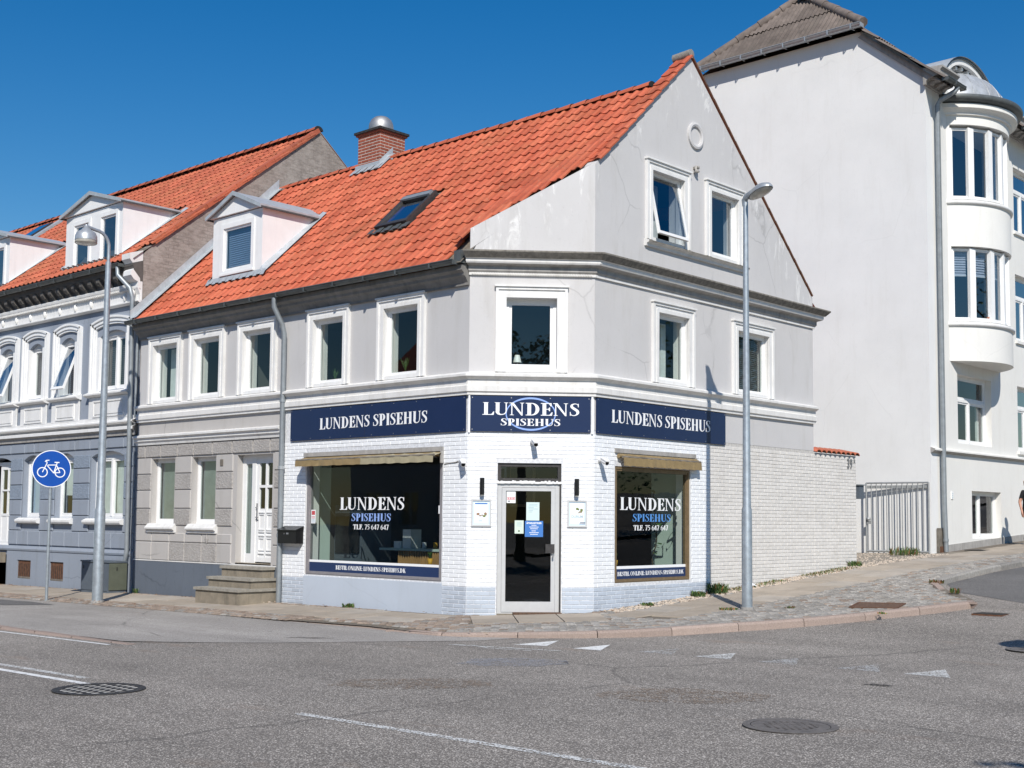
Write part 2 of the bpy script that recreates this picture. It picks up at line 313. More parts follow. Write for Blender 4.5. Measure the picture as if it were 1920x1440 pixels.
# ---------------------------------------------------------------- mesh helpers
def Fr(origin=(0, 0, 0), ang=0): return Matrix.Translation(Vector(origin)) @ Matrix.Rotation(ang, 4, 'Z')
FL = Fr()
FCM = Fr((-1.369, 0, 0), R_(46.31))
FRT = Fr((0, 0, 0), R_(90))
class MB:
    def __init__(s, M=None): s.M = M or Matrix(); s.v = []; s.f = []; s.mi = []; s.rn = []; s.sm = []; s.mats = []
    def mat(s, m):
        if m not in s.mats: s.mats.append(m)
        return s.mats.index(m)
    def add(s, vs, fs, m, rnd=0, smooth=False, M=None):
        b = len(s.v); X = s.M @ M if M else s.M
        s.v += [tuple(X @ Vector(v)) for v in vs]; i = s.mat(m)
        for f in fs: s.f.append([b + k for k in f]); s.mi.append(i); s.rn.append(rnd); s.sm.append(smooth)
    def box(s, x0, x1, y0, y1, z0, z1, m, rnd=0, M=None):
        if x0 > x1: x0, x1 = x1, x0
        if y0 > y1: y0, y1 = y1, y0
        if z0 > z1: z0, z1 = z1, z0
        v = [(x0, y0, z0), (x1, y0, z0), (x1, y1, z0), (x0, y1, z0), (x0, y0, z1), (x1, y0, z1), (x1, y1, z1), (x0, y1, z1)]
        s.add(v, [(0, 3, 2, 1), (4, 5, 6, 7), (0, 1, 5, 4), (1, 2, 6, 5), (2, 3, 7, 6), (3, 0, 4, 7)], m, rnd, M=M)
    def pillow(s, x0, x1, z0, z1, y0, d, bev, m, rnd=0):
        """block face proud of the wall at y0 by d with bevelled rim, no back"""
        v = [(x0, y0, z0), (x1, y0, z0), (x1, y0, z1), (x0, y0, z1),
             (x0 + bev, y0 - d, z0 + bev), (x1 - bev, y0 - d, z0 + bev), (x1 - bev, y0 - d, z1 - bev), (x0 + bev, y0 - d, z1 - bev)]
        s.add(v, [(4, 5, 6, 7), (0, 1, 5, 4), (1, 2, 6, 5), (2, 3, 7, 6), (3, 0, 4, 7)], m, rnd)
    def quad(s, a, b, c, d, m, rnd=0): s.add([a, b, c, d], [(0, 1, 2, 3)], m, rnd)
    def slab(s, outer, holes, y0, y1, m, mrev=None):
        """vertical plate in local x-z with holes, front face y0, back y1"""
        loops = [outer] + holes
        flat = [p for l in loops for p in l]
        tri = tessellate_polygon([[Vector((p[0], p[1], 0)) for p in l] for l in loops])
        tri = [t for t in tri if abs((flat[t[1]][0] - flat[t[0]][0]) * (flat[t[2]][1] - flat[t[0]][1]) - (flat[t[2]][0] - flat[t[0]][0]) * (flat[t[1]][1] - flat[t[0]][1])) > 1e-9]
        def fix(t, flip):
            a = (flat[t[1]][0] - flat[t[0]][0]) * (flat[t[2]][1] - flat[t[0]][1]) - (flat[t[2]][0] - flat[t[0]][0]) * (flat[t[1]][1] - flat[t[0]][1])
            return t if (a > 0) != flip else (t[0], t[2], t[1])
        s.add([(p[0], y0, p[1]) for p in flat], [fix(t, False) for t in tri], m)
        s.add([(p[0], y1, p[1]) for p in flat], [fix(t, True) for t in tri], m)
        for l in loops:
            n = len(l); mm = m if l is outer else (mrev or m)
            s.add([(p[0], y0, p[1]) for p in l] + [(p[0], y1, p[1]) for p in l], [(i, (i + 1) % n, n + (i + 1) % n, n + i) for i in range(n)], mm)
    def prof(s, pts, u0, u1, m, e0=0, e1=0, closed=True, smooth=False):
        """sweep a moulding profile [(out, z)...] along x; ends extend by e*out (mitres)"""
        n = len(pts)
        v = [(u0 - e0 * d, -d, z) for d, z in pts] + [(u1 + e1 * d, -d, z) for d, z in pts]
        f = [(i, (i + 1) % n, n + (i + 1) % n, n + i) for i in range(n if closed else n - 1)]
        mm = m if isinstance(m, (list, tuple)) else [m] * n
        for k, q in enumerate(f): s.add([v[i] for i in q], [(0, 3, 2, 1)], mm[k % len(mm)], smooth=smooth)
        if closed:
            for side in (0, n):
                t = tessellate_polygon([[Vector((d, z, 0)) for d, z in pts]])
                s.add([v[side + i] for i in range(n)], t, mm[0])
    def tube(s, pts, rad, m, n=10, cap=True, smooth=True):
        if not hasattr(rad, '__len__'): rad = [rad] * len(pts)
        P = [Vector(p) for p in pts]; vs = []; up = None
        for i, p in enumerate(P):
            d = (P[min(i + 1, len(P) - 1)] - P[max(i - 1, 0)]).normalized()
            if up is None: up = d.orthogonal().normalized()
            up = (up - d * up.dot(d)).normalized(); sd = d.cross(up)
            vs += [tuple(p + (up * math.cos(2 * math.pi * k / n) + sd * math.sin(2 * math.pi * k / n)) * rad[i]) for k in range(n)]
        fs = [(i * n + k, i * n + (k + 1) % n, (i + 1) * n + (k + 1) % n, (i + 1) * n + k) for i in range(len(P) - 1) for k in range(n)]
        s.add(vs, fs, m, smooth=smooth)
        if cap: s.add(vs, [tuple(range(n - 1, -1, -1)), tuple(range(len(vs) - n, len(vs)))], m)
    def lathe(s, prof, c, m, n=20, smooth=True, a0=0, a1=2 * math.pi):
        full = abs(a1 - a0 - 2 * math.pi) < 1e-6; k = n if full else n + 1; vs = []
        for r, z in prof: vs += [(c[0] + r * math.cos(a0 + (a1 - a0) * i / n), c[1] + r * math.sin(a0 + (a1 - a0) * i / n), c[2] + z) for i in range(k)]
        fs = [(j * k + i, j * k + (i + 1) % k, (j + 1) * k + (i + 1) % k, (j + 1) * k + i) for j in range(len(prof) - 1) for i in range(n)]
        s.add(vs, fs, m, smooth=smooth)
    def build(s, name, parent=None, label=None, cat=None, group=None, kind=None, mesh_only=False):
        me = bpy.data.meshes.new(name); me.from_pydata(s.v, [], s.f)
        for m in s.mats: me.materials.append(MT[m])
        me.polygons.foreach_set('material_index', s.mi); me.polygons.foreach_set('use_smooth', s.sm)
        if any(s.rn):
            a = me.attributes.new('rnd', 'FLOAT', 'FACE'); a.data.foreach_set('value', s.rn)
        me.update()
        if mesh_only: return me
        return link(bpy.data.objects.new(name, me), parent, label, cat, group, kind)
def link(o, parent=None, label=None, cat=None, group=None, kind=None):
    C.objects.link(o)
    if parent is not None:
        o.parent = parent
        if parent.type == 'EMPTY': o.matrix_parent_inverse = Matrix.Translation(-parent.location)
    if label: o['label'] = label
    if cat: o['category'] = cat
    if group: o['group'] = group
    if kind: o['kind'] = kind
    return o
def thing(name, label, cat, group=None, loc=(0, 0, 0)):
    o = bpy.data.objects.new(name, None); o.empty_display_size = .2; o.location = loc
    return link(o, None, label, cat, group)
def inst(name, mesh, M, parent, **k):
    o = bpy.data.objects.new(name, mesh); link(o, parent, **k); o.matrix_basis = M; return o
# ground height: the main street falls gently to the left, the side street climbs
GY = [(-6, 0), (-1, 0), (0, .01), (1.43, .05), (4, .19), (5.86, .32), (10.05, .62), (13.7, .80), (19.2, 1.08), (60, 3.2), (400, 6)]
def hp(x, y): return hz(x, y) - .05 * max(0, min(1, (-y - .2) / 2.2))   # pavement falls to the gutter
def hz(x, y):
    g = 0
    if y > -6:
        for (a, p), (b, q) in zip(GY, GY[1:]):
            if a <= y <= b: g = p + (q - p) * (y - a) / (b - a); break
        else: g = 6
    return .05 + .010 * max(-60, min(60, x)) + g
# ---------------------------------------------------------------- lettering (serif capitals drawn as strokes)
def ell(cx, cy, rx, ry, a0, a1, w0, w1, n=14):
    """arc of varying width: w0 at the poles, w1 at the equator"""
    out = []
    for i in range(n + 1):
        a = R_(a0 + (a1 - a0) * i / n); wd = w0 + (w1 - w0) * abs(math.cos(a)) ** 1.3
        out.append((cx + (rx - wd / 2) * math.cos(a), cy + (ry - wd / 2) * math.sin(a), wd))
    return ('s', out)
def rc(x0, y0, x1, y1): return ('p', [(x0, y0), (x1, y0), (x1, y1), (x0, y1)])
def pg(*p): return ('p', list(p))
def srf(cx, y, w=.17, up=False):
    h = .055
    return pg((cx - w, y), (cx + w, y), (cx + w * .45, y + h), (cx - w * .45, y + h)) if not up else pg((cx - w, y), (cx - w * .45, y - h), (cx + w * .45, y - h), (cx + w, y))
def cat_s(pts, n=26):
    out = []
    m = len(pts) - 1
    for i in range(n + 1):
        t = i / n * m; k = min(int(t), m - 1); f = t - k
        P = [pts[max(0, min(m, k + j))] for j in (-1, 0, 1, 2)]
        out.append(tuple(.5 * ((2 * P[1][c]) + (-P[0][c] + P[2][c]) * f + (2 * P[0][c] - 5 * P[1][c] + 4 * P[2][c] - P[3][c]) * f * f + (-P[0][c] + 3 * P[1][c] - 3 * P[2][c] + P[3][c]) * f ** 3) for c in range(3)))
    return ('s', out)
ST = .195
GL = {
 'L': (.62, [rc(.12, 0, .12 + ST, 1), srf(.205, 1, up=True), rc(.03, 0, .5, .055), pg((.45, 0), (.62, 0), (.65, .27), (.60, .27), (.53, .1), (.45, .055))]),
 'U': (.80, [rc(.11, .3, .11 + ST, 1), rc(.63, .3, .69, 1), srf(.195, 1, up=True), srf(.66, 1, .13, up=True), ('s', [(.195, .32, ST), (.21, .2, ST * .95), (.26, .1, .14), (.35, .045, .09), (.44, .04, .07), (.55, .08, .06), (.63, .18, .06), (.66, .32, .06)])]),
 'N': (.86, [rc(.13, 0, .185, .95), rc(.67, .06, .725, 1), srf(.157, 0, .13), srf(.697, 1, .13, up=True), pg((.03, 1), (.25, 1), (.725, .06), (.725, -.02), (.66, -.02), (.13, .93)), rc(.03, .945, .2, 1)]),
 'D': (.80, [rc(.12, 0, .12 + ST, 1), rc(.03, 0, .36, .055), rc(.03, .945, .36, 1), ell(.34, .5, .41, .5, -90, 90, .055, ST)]),
 'E': (.66, [rc(.12, 0, .12 + ST, 1), rc(.03, 0, .52, .055), rc(.03, .945, .52, 1), rc(.25, .48, .48, .535), pg((.47, .36), (.52, .36), (.52, .65), (.47, .65), (.42, .52)), pg((.48, 1), (.60, 1), (.60, .74), (.55, .74), (.46, .945)), pg((.46, 0), (.62, 0), (.655, .27), (.605, .27), (.52, .1), (.46, .055))]),
 'N2': None,
 'S': (.58, [cat_s([(.50, .80, .035), (.44, .93, .05), (.30, .97, .06), (.16, .88, .11), (.15, .72, .15), (.29, .56, .17), (.43, .42, .17), (.47, .24, .14), (.38, .08, .08), (.24, .03, .055), (.12, .09, .05), (.06, .24, .035)]), rc(.475, .70, .515, .98), rc(.05, .02, .09, .32)]),
 'P': (.66, [rc(.12, 0, .12 + ST, 1), srf(.205, 0), rc(.03, .945, .36, 1), rc(.28, .42, .36, .475), ell(.34, .71, .29, .29, -90, 90, .055, ST)]),
 'I': (.40, [rc(.12, 0, .12 + ST, 1), srf(.205, 0), srf(.205, 1, up=True)]),
 'H': (.86, [rc(.12, 0, .12 + ST, 1), rc(.57, 0, .57 + ST, 1), srf(.205, 0), srf(.205, 1, up=True), srf(.655, 0), srf(.655, 1, up=True), rc(.28, .48, .58, .535)]),
 'B': (.70, [rc(.12, 0, .12 + ST, 1), rc(.03, 0, .38, .055), rc(.03, .945, .36, 1), rc(.28, .49, .38, .545), ell(.34, .745, .26, .255, -90, 90, .055, ST * .9), ell(.36, .27, .30, .27, -90, 90, .055, ST)]),
 'T': (.70, [rc(.27, 0, .27 + ST, 1), srf(.355, 0), rc(.06, .945, .65, 1), pg((.03, 1), (.12, 1), (.14, .945), (.085, .73), (.035, .73)), pg((.59, 1), (.68, 1), (.675, .73), (.625, .73), (.57, .945))]),
 'O': (.82, [ell(.41, .5, .38, .51, 0, 360, .05, ST, 28)]),
 'K': (.76, [rc(.12, 0, .12 + ST, 1), srf(.205, 0), srf(.205, 1, up=True), pg((.29, .5), (.33, .44), (.64, .96), (.57, 1)), pg((.34, .58), (.44, .68), (.76, .0), (.56, .0)), srf(.63, 1, .12, up=True), srf(.66, 0, .12)]),
 'F': (.60, [rc(.12, 0, .12 + ST, 1), srf(.205, 0), rc(.03, .945, .5, 1), rc(.25, .48, .46, .535), pg((.45, .36), (.5, .36), (.5, .65), (.45, .65), (.40, .52)), pg((.46, 1), (.58, 1), (.58, .72), (.53, .72), (.44, .945))]),
 '.': (.26, [rc(.06, 0, .2, .15)]), ':': (.28, [rc(.07, 0, .21, .15), rc(.07, .48, .21, .63)]), '-': (.36, [rc(.05, .3, .31, .39)]), ' ': (.28, []),
 '7': (.55, [rc(.06, .88, .50, 1), pg((.40, .9), (.50, .9), (.28, 0), (.14, 0))]),
 '5': (.55, [rc(.13, .87, .48, 1), rc(.10, .55, .17, .95), cat_s([(.12, .55, .06), (.26, .62, .08), (.40, .50, .13), (.42, .30, .14), (.32, .10, .09), (.16, .04, .06), (.06, .09, .08)])]),
 '6': (.56, [ell(.29, .31, .24, .32, 0, 360, .06, .13, 22), cat_s([(.10, .35, .12), (.14, .62, .12), (.28, .86, .08), (.46, .98, .04)])]),
 '4': (.58, [rc(.34, 0, .46, 1), rc(.03, .22, .54, .32), pg((.03, .30), (.10, .30), (.40, .88), (.40, 1), (.36, 1))]),
}
def lettering(F, text, u0, u1, z0, z1, y, m, parent, name='lettering', th=.003):
    mb = MB(F); tot = sum(GL[c][0] for c in text) - .02; sx = (u1 - u0) / tot; sz = z1 - z0; x = u0; k = 0
    for ch in text:
        w_, prims = GL[ch]
        for ty, p in prims:
            k = (k + 1) % 9; d = y - th - k * .00025
            if ty == 'p':
                n = len(p); v = [(x + a * sx, d, z0 + b * sz) for a, b in p]; vb = [(a, y - .0005, b) for a, _, b in v]
                mb.add(v, [tuple(range(n))], m)
                mb.add(v + vb, [(i, (i + 1) % n, n + (i + 1) % n, n + i) for i in range(n)], m)
            else:
                L_ = []; Rr = []
                for i, (a, b, wd) in enumerate(p):
                    a2, b2, _ = p[min(i + 1, len(p) - 1)]; a1, b1, _ = p[max(i - 1, 0)]
                    dx, dz = a2 - a1, b2 - b1; l = math.hypot(dx, dz) or 1; nx, nz = -dz / l * wd / 2, dx / l * wd / 2
                    L_.append((x + (a + nx) * sx, d, z0 + (b + nz) * sz)); Rr.append((x + (a - nx) * sx, d, z0 + (b - nz) * sz))
                n = len(L_)
                mb.add(L_ + Rr, [(i, n + i, n + i + 1, i + 1) for i in range(n - 1)], m)
        x += w_ * sx
    return mb.build(name, parent)
def sans(text, F, u, z, h, y, m, parent, name='lettering', align='CENTER', squeeze=1):
    cu = bpy.data.curves.new(name, 'FONT'); cu.body = text; cu.size = h * 1.38; cu.offset = h * .055; cu.align_x = align; cu.align_y = 'CENTER'
    o = bpy.data.objects.new(name, cu); C.objects.link(o)
    dg = bpy.context.evaluated_depsgraph_get(); dg.update()
    me = bpy.data.meshes.new_from_object(o.evaluated_get(dg)); bpy.data.objects.remove(o)
    me.materials.clear(); me.materials.append(MT[m])
    me.transform(F @ Matrix.Translation((u, y, z)) @ Matrix.Rotation(R_(90), 4, 'X') @ Matrix.Diagonal((squeeze, 1, 1, 1)))
    return link(bpy.data.objects.new(name, me), parent)

# ---------------------------------------------------------------- building pieces
def ring(mb, u0, u1, z0, z1, w, y0, y1, m, wb=None, wt=None):
    wb = w if wb is None else wb; wt = w if wt is None else wt
    mb.box(u0, u0 + w, y0, y1, z0, z1, m); mb.box(u1 - w, u1, y0, y1, z0, z1, m)
    mb.box(u0 + w, u1 - w, y0, y1, z1 - wt, z1, m); mb.box(u0 + w, u1 - w, y0, y1, z0, z0 + wb, m)
def surround(F, u0, u1, z0, z1, w, parent, m='white_trim', sill=False, name='surround'):
    """stepped plaster moulding round an opening (outer size given), open at the bottom"""
    mb = MB(F)
    for a, b, d in ((0, .045, .060), (.045, w * .62, .038), (w * .62, w, .050)):
        mb.box(u0 + a, u0 + b, -d, .0, z0, z1 - a, m); mb.box(u1 - b, u1 - a, -d, .0, z0, z1 - a, m)
        mb.box(u0 + b, u1 - b, -d, .0, z1 - b, z1 - a, m)
    mb.box(u0 - .02, u1 + .02, -.085, .0, z1, z1 + .03, m)
    mb.box(u0 + w, u1 - w, -.02, .10, z0, z0 + .06, m)
    return mb.build(name, parent)
def window(F, u0, u1, z0, z1, rec, parent, m='white_paint', fw=.055, mull=(), trans=(), g='glass', sill=True, open_=0, blind=None, label=None, sillm='white_paint', gfw=.045):
    """frame set back in its opening, each light with its own pane; returns the window object"""
    mb = MB(F); ring(mb, u0, u1, z0, z1, fw, rec, rec + .07, m)
    zs = [z0 + fw] + list(trans) + [z1 - fw]; us = [u0 + fw] + list(mull) + [u1 - fw]
    for t in trans: mb.box(u0 + fw, u1 - fw, rec - .01, rec + .065, t - .03, t + .03, m)
    for t in mull: mb.box(t - .035, t + .035, rec - .012, rec + .06, z0 + fw, (trans[0] - .03) if trans else z1 - fw, m)
    if sill: mb.box(u0 - .01, u1 + .01, rec - .05, rec + .0, z0 - .035, z0 + .012, sillm)
    wo = mb.build('window', parent, label)
    def leaf(a, b, c, d, M):
        fb = MB(F @ M if M else F); ring(fb, a, b, c, d, gfw, rec + .012, rec + .055, m, wb=gfw + .015); fb.box(a + gfw - .006, b - gfw + .006, rec + .028, rec + .036, c + gfw, c + gfw + .006, 'rubber')
        fb.build('sash', wo)
        gb = MB(F @ M if M else F); gb.quad((a + gfw, rec + .03, c + gfw), (b - gfw, rec + .03, c + gfw), (b - gfw, rec + .03, d - gfw), (a + gfw, rec + .03, d - gfw), g); gb.build('pane', wo)
    edges_u = us
    for i in range(len(us) - 1):
        a = us[i] + (.035 if i else 0); b = us[i + 1] - (.035 if i < len(us) - 2 else 0)
        c = z0 + fw; d = (trans[0] - .03) if trans else z1 - fw
        M = None
        if open_ and i == 0:
            piv = Vector(((a + b) / 2, rec + .03, d)); M = Matrix.Translation(piv) @ Matrix.Rotation(R_(-open_), 4, 'X') @ Matrix.Translation(-piv)
        leaf(a, b, c, d, M)
    if trans: leaf(u0 + fw, u1 - fw, trans[0] + .03, z1 - fw, None)
    if blind:
        bb = MB(F); top, bot, bm, n = blind; y = rec + .12
        for k in range(n):
            z = bot + (top - bot) * k / n; h = (top - bot) / n
            bb.quad((u0 + fw, y - .008, z), (u1 - fw, y - .008, z), (u1 - fw, y + .008, z + h * .92), (u0 + fw, y + .008, z + h * .92), bm)
        bb.box(u0 + fw, u1 - fw, y - .015, y + .015, bot - .03, bot, 'white_paint'); bb.build('blind', wo)
    return wo
def hole(u0, u1, z0, z1): return [(u0, z0), (u1, z0), (u1, z1), (u0, z1)]
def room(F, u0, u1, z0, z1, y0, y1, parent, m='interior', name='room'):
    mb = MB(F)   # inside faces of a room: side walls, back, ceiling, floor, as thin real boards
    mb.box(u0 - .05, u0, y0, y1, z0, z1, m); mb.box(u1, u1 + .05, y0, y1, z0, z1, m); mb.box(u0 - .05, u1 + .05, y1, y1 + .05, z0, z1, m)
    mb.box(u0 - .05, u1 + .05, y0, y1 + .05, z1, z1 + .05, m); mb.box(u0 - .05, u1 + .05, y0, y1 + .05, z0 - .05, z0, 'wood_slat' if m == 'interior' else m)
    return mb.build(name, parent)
def pipe(pts, r, parent, m='zinc', name='downpipe', clips=True):
    mb = MB(); mb.tube(pts, r, m, 10)
    a, b = Vector(pts[-2]), Vector(pts[-1]); n = max(1, int((a - b).length / 1.4))
    for k in range(1, n + 1):
        p = a.lerp(b, k / (n + 1)); mb.tube([p - Vector((0, 0, .03)), p + Vector((0, 0, .03))], r * 1.22, m if k % 2 else 'galv_light', 10)
    return mb.build(name, parent)
def gutter(F, u0, u1, y, z, r, parent, m='dark_gutter', name='gutter', hooks=.8):
    mb = MB(F); n = 8; v = []
    for u in (u0, u1): v += [(u, y - r * math.cos(math.pi * k / n), z - r * math.sin(math.pi * k / n)) for k in range(n + 1)]
    mb.add(v, [(k, k + 1, n + 2 + k, n + 1 + k) for k in range(n)], m, smooth=True)
    v2 = [(a, b + (y - b) * .1, c) for a, b, c in v]; mb.add(v2, [(k, n + 1 + k, n + 2 + k, k + 1) for k in range(n)], m, smooth=True)
    mb.tube([(u0, y - r, z), (u1, y - r, z)], .011, m, 6)
    mb.box(u0, u0 + .004, y - r, y + r, z - r, z, m); mb.box(u1 - .004, u1, y - r, y + r, z - r, z, m)
    u = u0 + hooks / 2
    while u < u1: mb.box(u - .016, u + .016, y - r - .007, y + r, z - r - .008, z - r + .004, m); mb.box(u - .016, u + .016, y - r - .010, y - r - .003, z - r, z + .006, m); u += hooks
    return mb.build(name, parent)
# bricks laid course by course in given fields; nearest whole ones become parts, the rest one part
CH = .0667
def brick_list(F, u0, u1, zlo, z1, holes, matf, L=.235, offs=0, z00=0., jt=1):
    out = []; k0 = int(math.floor((min(zlo(u0), zlo(u1)) - z00) / CH)) - 1; k1 = int(math.floor((z1 - z00) / CH + 1e-6))
    for k in range(k0, k1):
        za, zb = z00 + k * CH + .005 * jt, z00 + (k + 1) * CH - .004 * jt
        iv = [(u0, u1)]
        for h in holes:
            if zb > h[2] and za < h[3]: iv = [q for a, b in iv for q in ((a, min(b, h[0])), (max(a, h[1]), b)) if q[1] - q[0] > .02]
        u = math.floor(u0 / L) * L + (k % 2) * L / 2 + offs - L
        while u < u1:
            a, b = u + .0022 * jt, u + L - .0022 * jt
            for p, q in iv:
                aa, bb = max(a, p), min(b, q)
                if bb - aa > .025 and zb > zlo((aa + bb) / 2) - .02:
                    out.append((F, aa, bb, za, zb, matf((aa + bb) / 2, (za + zb) / 2)))
            u += L
    return out
def lay_bricks(lst, parent, proud=.006, limit=300, L=.235, jt=1):
    full = L - .0044 * jt; cache = {}
    lst = sorted(lst, key=lambda b: (b[0] @ Vector(((b[1] + b[2]) / 2, 0, (b[3] + b[4]) / 2)) - CAM).length)
    n = 0; rest = {}
    for F, a, b, za, zb, m in lst:
        if n < limit and abs((b - a) - full) < .002:
            key = m
            if key not in cache:
                q = MB(); q.pillow(-full / 2, full / 2, -(zb - za) / 2, (zb - za) / 2, 0, proud, .004, m); cache[key] = q.build('brick', mesh_only=True)
            J = Matrix.Translation(((a + b) / 2, random.uniform(-.0012, .0012), (za + zb) / 2)) @ Matrix.Rotation(random.uniform(-.006, .006), 4, 'Y')
            inst('brick', cache[key], F @ J, parent); n += 1
        else: rest.setdefault(0, []).append((F, a, b, za, zb, m))
    if rest:
        mb = MB()
        for F, a, b, za, zb, m in rest[0]:
            mb.M = F @ Matrix.Translation((0, random.uniform(-.0012, .0012), 0)); mb.pillow(a, b, za, zb, 0, proud, .004, m, random.random())
        mb.build('brickwork', parent, kind='stuff')
# pantiles
def tile_mesh(m, W=.21, Lh=.345, name='roof_tile'):
    mb = MB(); pr_ = [(-.004, .013), (.03, .003), (.085, .0), (.125, .010), (.155, .028), (.185, .033), (.212, .022), (.222, .010)]
    pr_ = [(x * W / .21, z) for x, z in pr_]; n = len(pr_); lo = .022; th = .014
    v = [(x, 0, z + lo) for x, z in pr_] + [(x, Lh, z) for x, z in pr_] + [(x, .0, z + lo - th) for x, z in pr_]
    f = [(i, i + 1, n + i + 1, n + i) for i in range(n - 1)]
    mb.add(v, f, m, smooth=True); mb.add(v, [(2 * n + i, 2 * n + i + 1, i + 1, i) for i in range(n - 1)], m)
    mb.add([v[n - 1], v[2 * n - 1], (v[n - 1][0], 0, lo - th), (v[n - 1][0], Lh, -th)], [(0, 2, 3, 1)], m); mb.add([v[0], v[n], (v[0][0], 0, lo - th), (v[0][0], Lh, -th)], [(0, 1, 3, 2)], m)
    return mb
def lay_tiles(parent, x0, x1, yb, zb, slope, length, keep, m, limit, rowh=.32, W=.21, lift=None):
    """roof plane starting at (yb,zb) on the eave, rising to +y"""
    sn, cs = math.sin(slope), math.cos(slope)
    base = tile_mesh(m, W); me = base.build('roof_tile', mesh_only=True); items = []
    nr = int(length / rowh); nc = int((x1 - x0) / W)
    for r in range(nr + 1):
        for c in range(nc):
            s_ = min(r * rowh, length - .31); x = x1 - (c + 1) * W
            if r * rowh > length - .12: continue
            P = Vector((x, yb + s_ * cs, zb + s_ * sn))
            if keep(x + W / 2, P.y + .16 * cs, s_): items.append(P + Vector((0, 0, lift(x + W / 2, P.y) if lift else 0)))
    items.sort(key=lambda p: (p - CAM).length)
    R3 = Matrix.Rotation(slope, 4, 'X'); stuff = MB()
    for i, P in enumerate(items):
        J = Matrix.Translation(P + Vector((random.uniform(-.004, .004), 0, 0))) @ R3 @ Matrix.Rotation(random.uniform(-.02, .02), 4, 'Z') @ Matrix.Rotation(random.uniform(-.010, .014), 4, 'X')
        if i < limit: inst('roof_tile', me, J, parent)
        else:
            rn = random.random() * .98 + .01; b = len(stuff.v); stuff.v += [tuple(J @ Vector(v)) for v in base.v]
            stuff.f += [[b + k for k in f] for f in base.f]; stuff.mi += base.mi; stuff.sm += base.sm; stuff.rn += [rn] * len(base.f); stuff.mats = base.mats
    if stuff.v: stuff.build('roof_tiles', parent, kind='stuff')
def ridge(parent, x0, x1, y, z, m, r=.115, L=.36, limit=60):
    n = int((x1 - x0) / L); mb = MB(); k = 9
    v = []; 
    for x, rr in ((0, r), (L + .03, r * .88)): v += [(x, rr * math.cos(math.pi * i / k) * 1.15, rr * math.sin(math.pi * i / k) * .95) for i in range(k + 1)]
    mb.add(v, [(i, i + 1, k + 2 + i, k + 1 + i) for i in range(k)], m, smooth=True); mb.add(v[:k + 1], [tuple(range(k + 1))], 'rubber')
    me = mb.build('ridge_tile', mesh_only=True)
    for i in range(n):
        inst('ridge_tile', me, Matrix.Translation((x1 - i * L, y + random.uniform(-.008, .008), z - .03 + random.uniform(0, .008))) @ Matrix.Rotation(math.pi, 4, 'Z') @ Matrix.Rotation(random.uniform(.0, .03), 4, 'Y'), parent)
# ================================================================ the corner house
CS = 'the corner restaurant'
H = thing('corner_house', 'grey and white corner house with restaurant shopfront and red tiled roof', 'house', None, (-1.4, .4, 0))
TL, SLP = .95, math.atan(.95)
def roofz(y): return 9.71 - TL * (4.08 - y)
# --- walls
mb = MB(FL)
upW = [(-10.51, -9.62), (-9.02, -8.14), (-7.37, -6.49), (-5.25, -4.42), (-3.36, -2.52)]
L_holes = [hole(a, b, 3.86, 5.03) for a, b in upW]
mb.slab([(-11.05, 3.46), (-1.369, 3.46), (-1.369, 5.45), (-11.05, 5.45)], L_holes, 0, .3, 'grey_stucco_front', 'white_trim')
mb.slab([(-11.05, -.5), (-6.05, -.5), (-6.05, 3.46), (-11.05, 3.46)], [hole(-10.47, -9.63, 1.36, 2.69), hole(-9.0, -8.2, 1.36, 2.69), hole(-7.50, -6.39, .66, 2.69)], .0, .3, 'rustic_grey', 'rustic_grey')
wl = mb.build('wall', H, 'grey plastered street wall of the upper floor and flat part')
mb = MB(FL); mb.slab([(-6.05, -.5), (-1.369, -.5), (-1.369, 3.46), (-6.05, 3.46)], [hole(-5.40, -1.93, .525, 2.67)], 0, .3, 'joint_white', 'white_paint')
mb.M = FCM; mb.slab([(0, -.5), (1.982, -.5), (1.982, 3.46), (0, 3.46)], [hole(.47, 1.47, -.4, 2.40)], 0, .3, 'joint_white', 'black_frame')
mb.M = FRT; mb.slab([(1.433, -.5), (4.66, -.5), (4.66, 2.93), (1.433, 2.93)], [hole(1.97, 4.07, .52, 2.39)], 0, .3, 'joint_white', 'white_paint')
mb.slab([(4.66, -.5), (8.31, -.5), (8.31, 2.93), (4.66, 2.93)], [], 0, .3, 'joint_beige')
wb_ = mb.build('brick_wall', H, 'painted brick ground floor wall, white above and blue at the foot')
mb = MB(FCM); mb.slab([(-.0, 3.46), (1.982, 3.46), (1.982, 7.23), (0, 6.11)], [hole(.58, 1.38, 3.86, 5.01)], -.004, .3, 'grey_stucco', 'white_trim')
mb.build('wall', H, 'grey plastered wall over the corner door, cut off by the roof slope')
mb = MB(FRT)
mb.slab([(1.433, 2.93), (8.31, 2.93), (8.31, 5.97), (4.08, 9.69), (1.433, 7.21)],
        [hole(3.10, 3.99, 3.86, 5.02), hole(5.54, 6.61, 3.86, 5.00), hole(2.92, 3.86, 6.27, 7.44), hole(4.68, 5.58, 6.27, 7.44)], -.004, .3, 'grey_stucco', 'white_trim')
mb.build('gable_wall', H, 'pale grey gable wall with flaking paint along the verge')
mb = MB(); mb.box(-11.0, -.3, 8.01, 8.31, -.5, 5.9, 'grey_stucco_front'); mb.build('rear_wall', H)
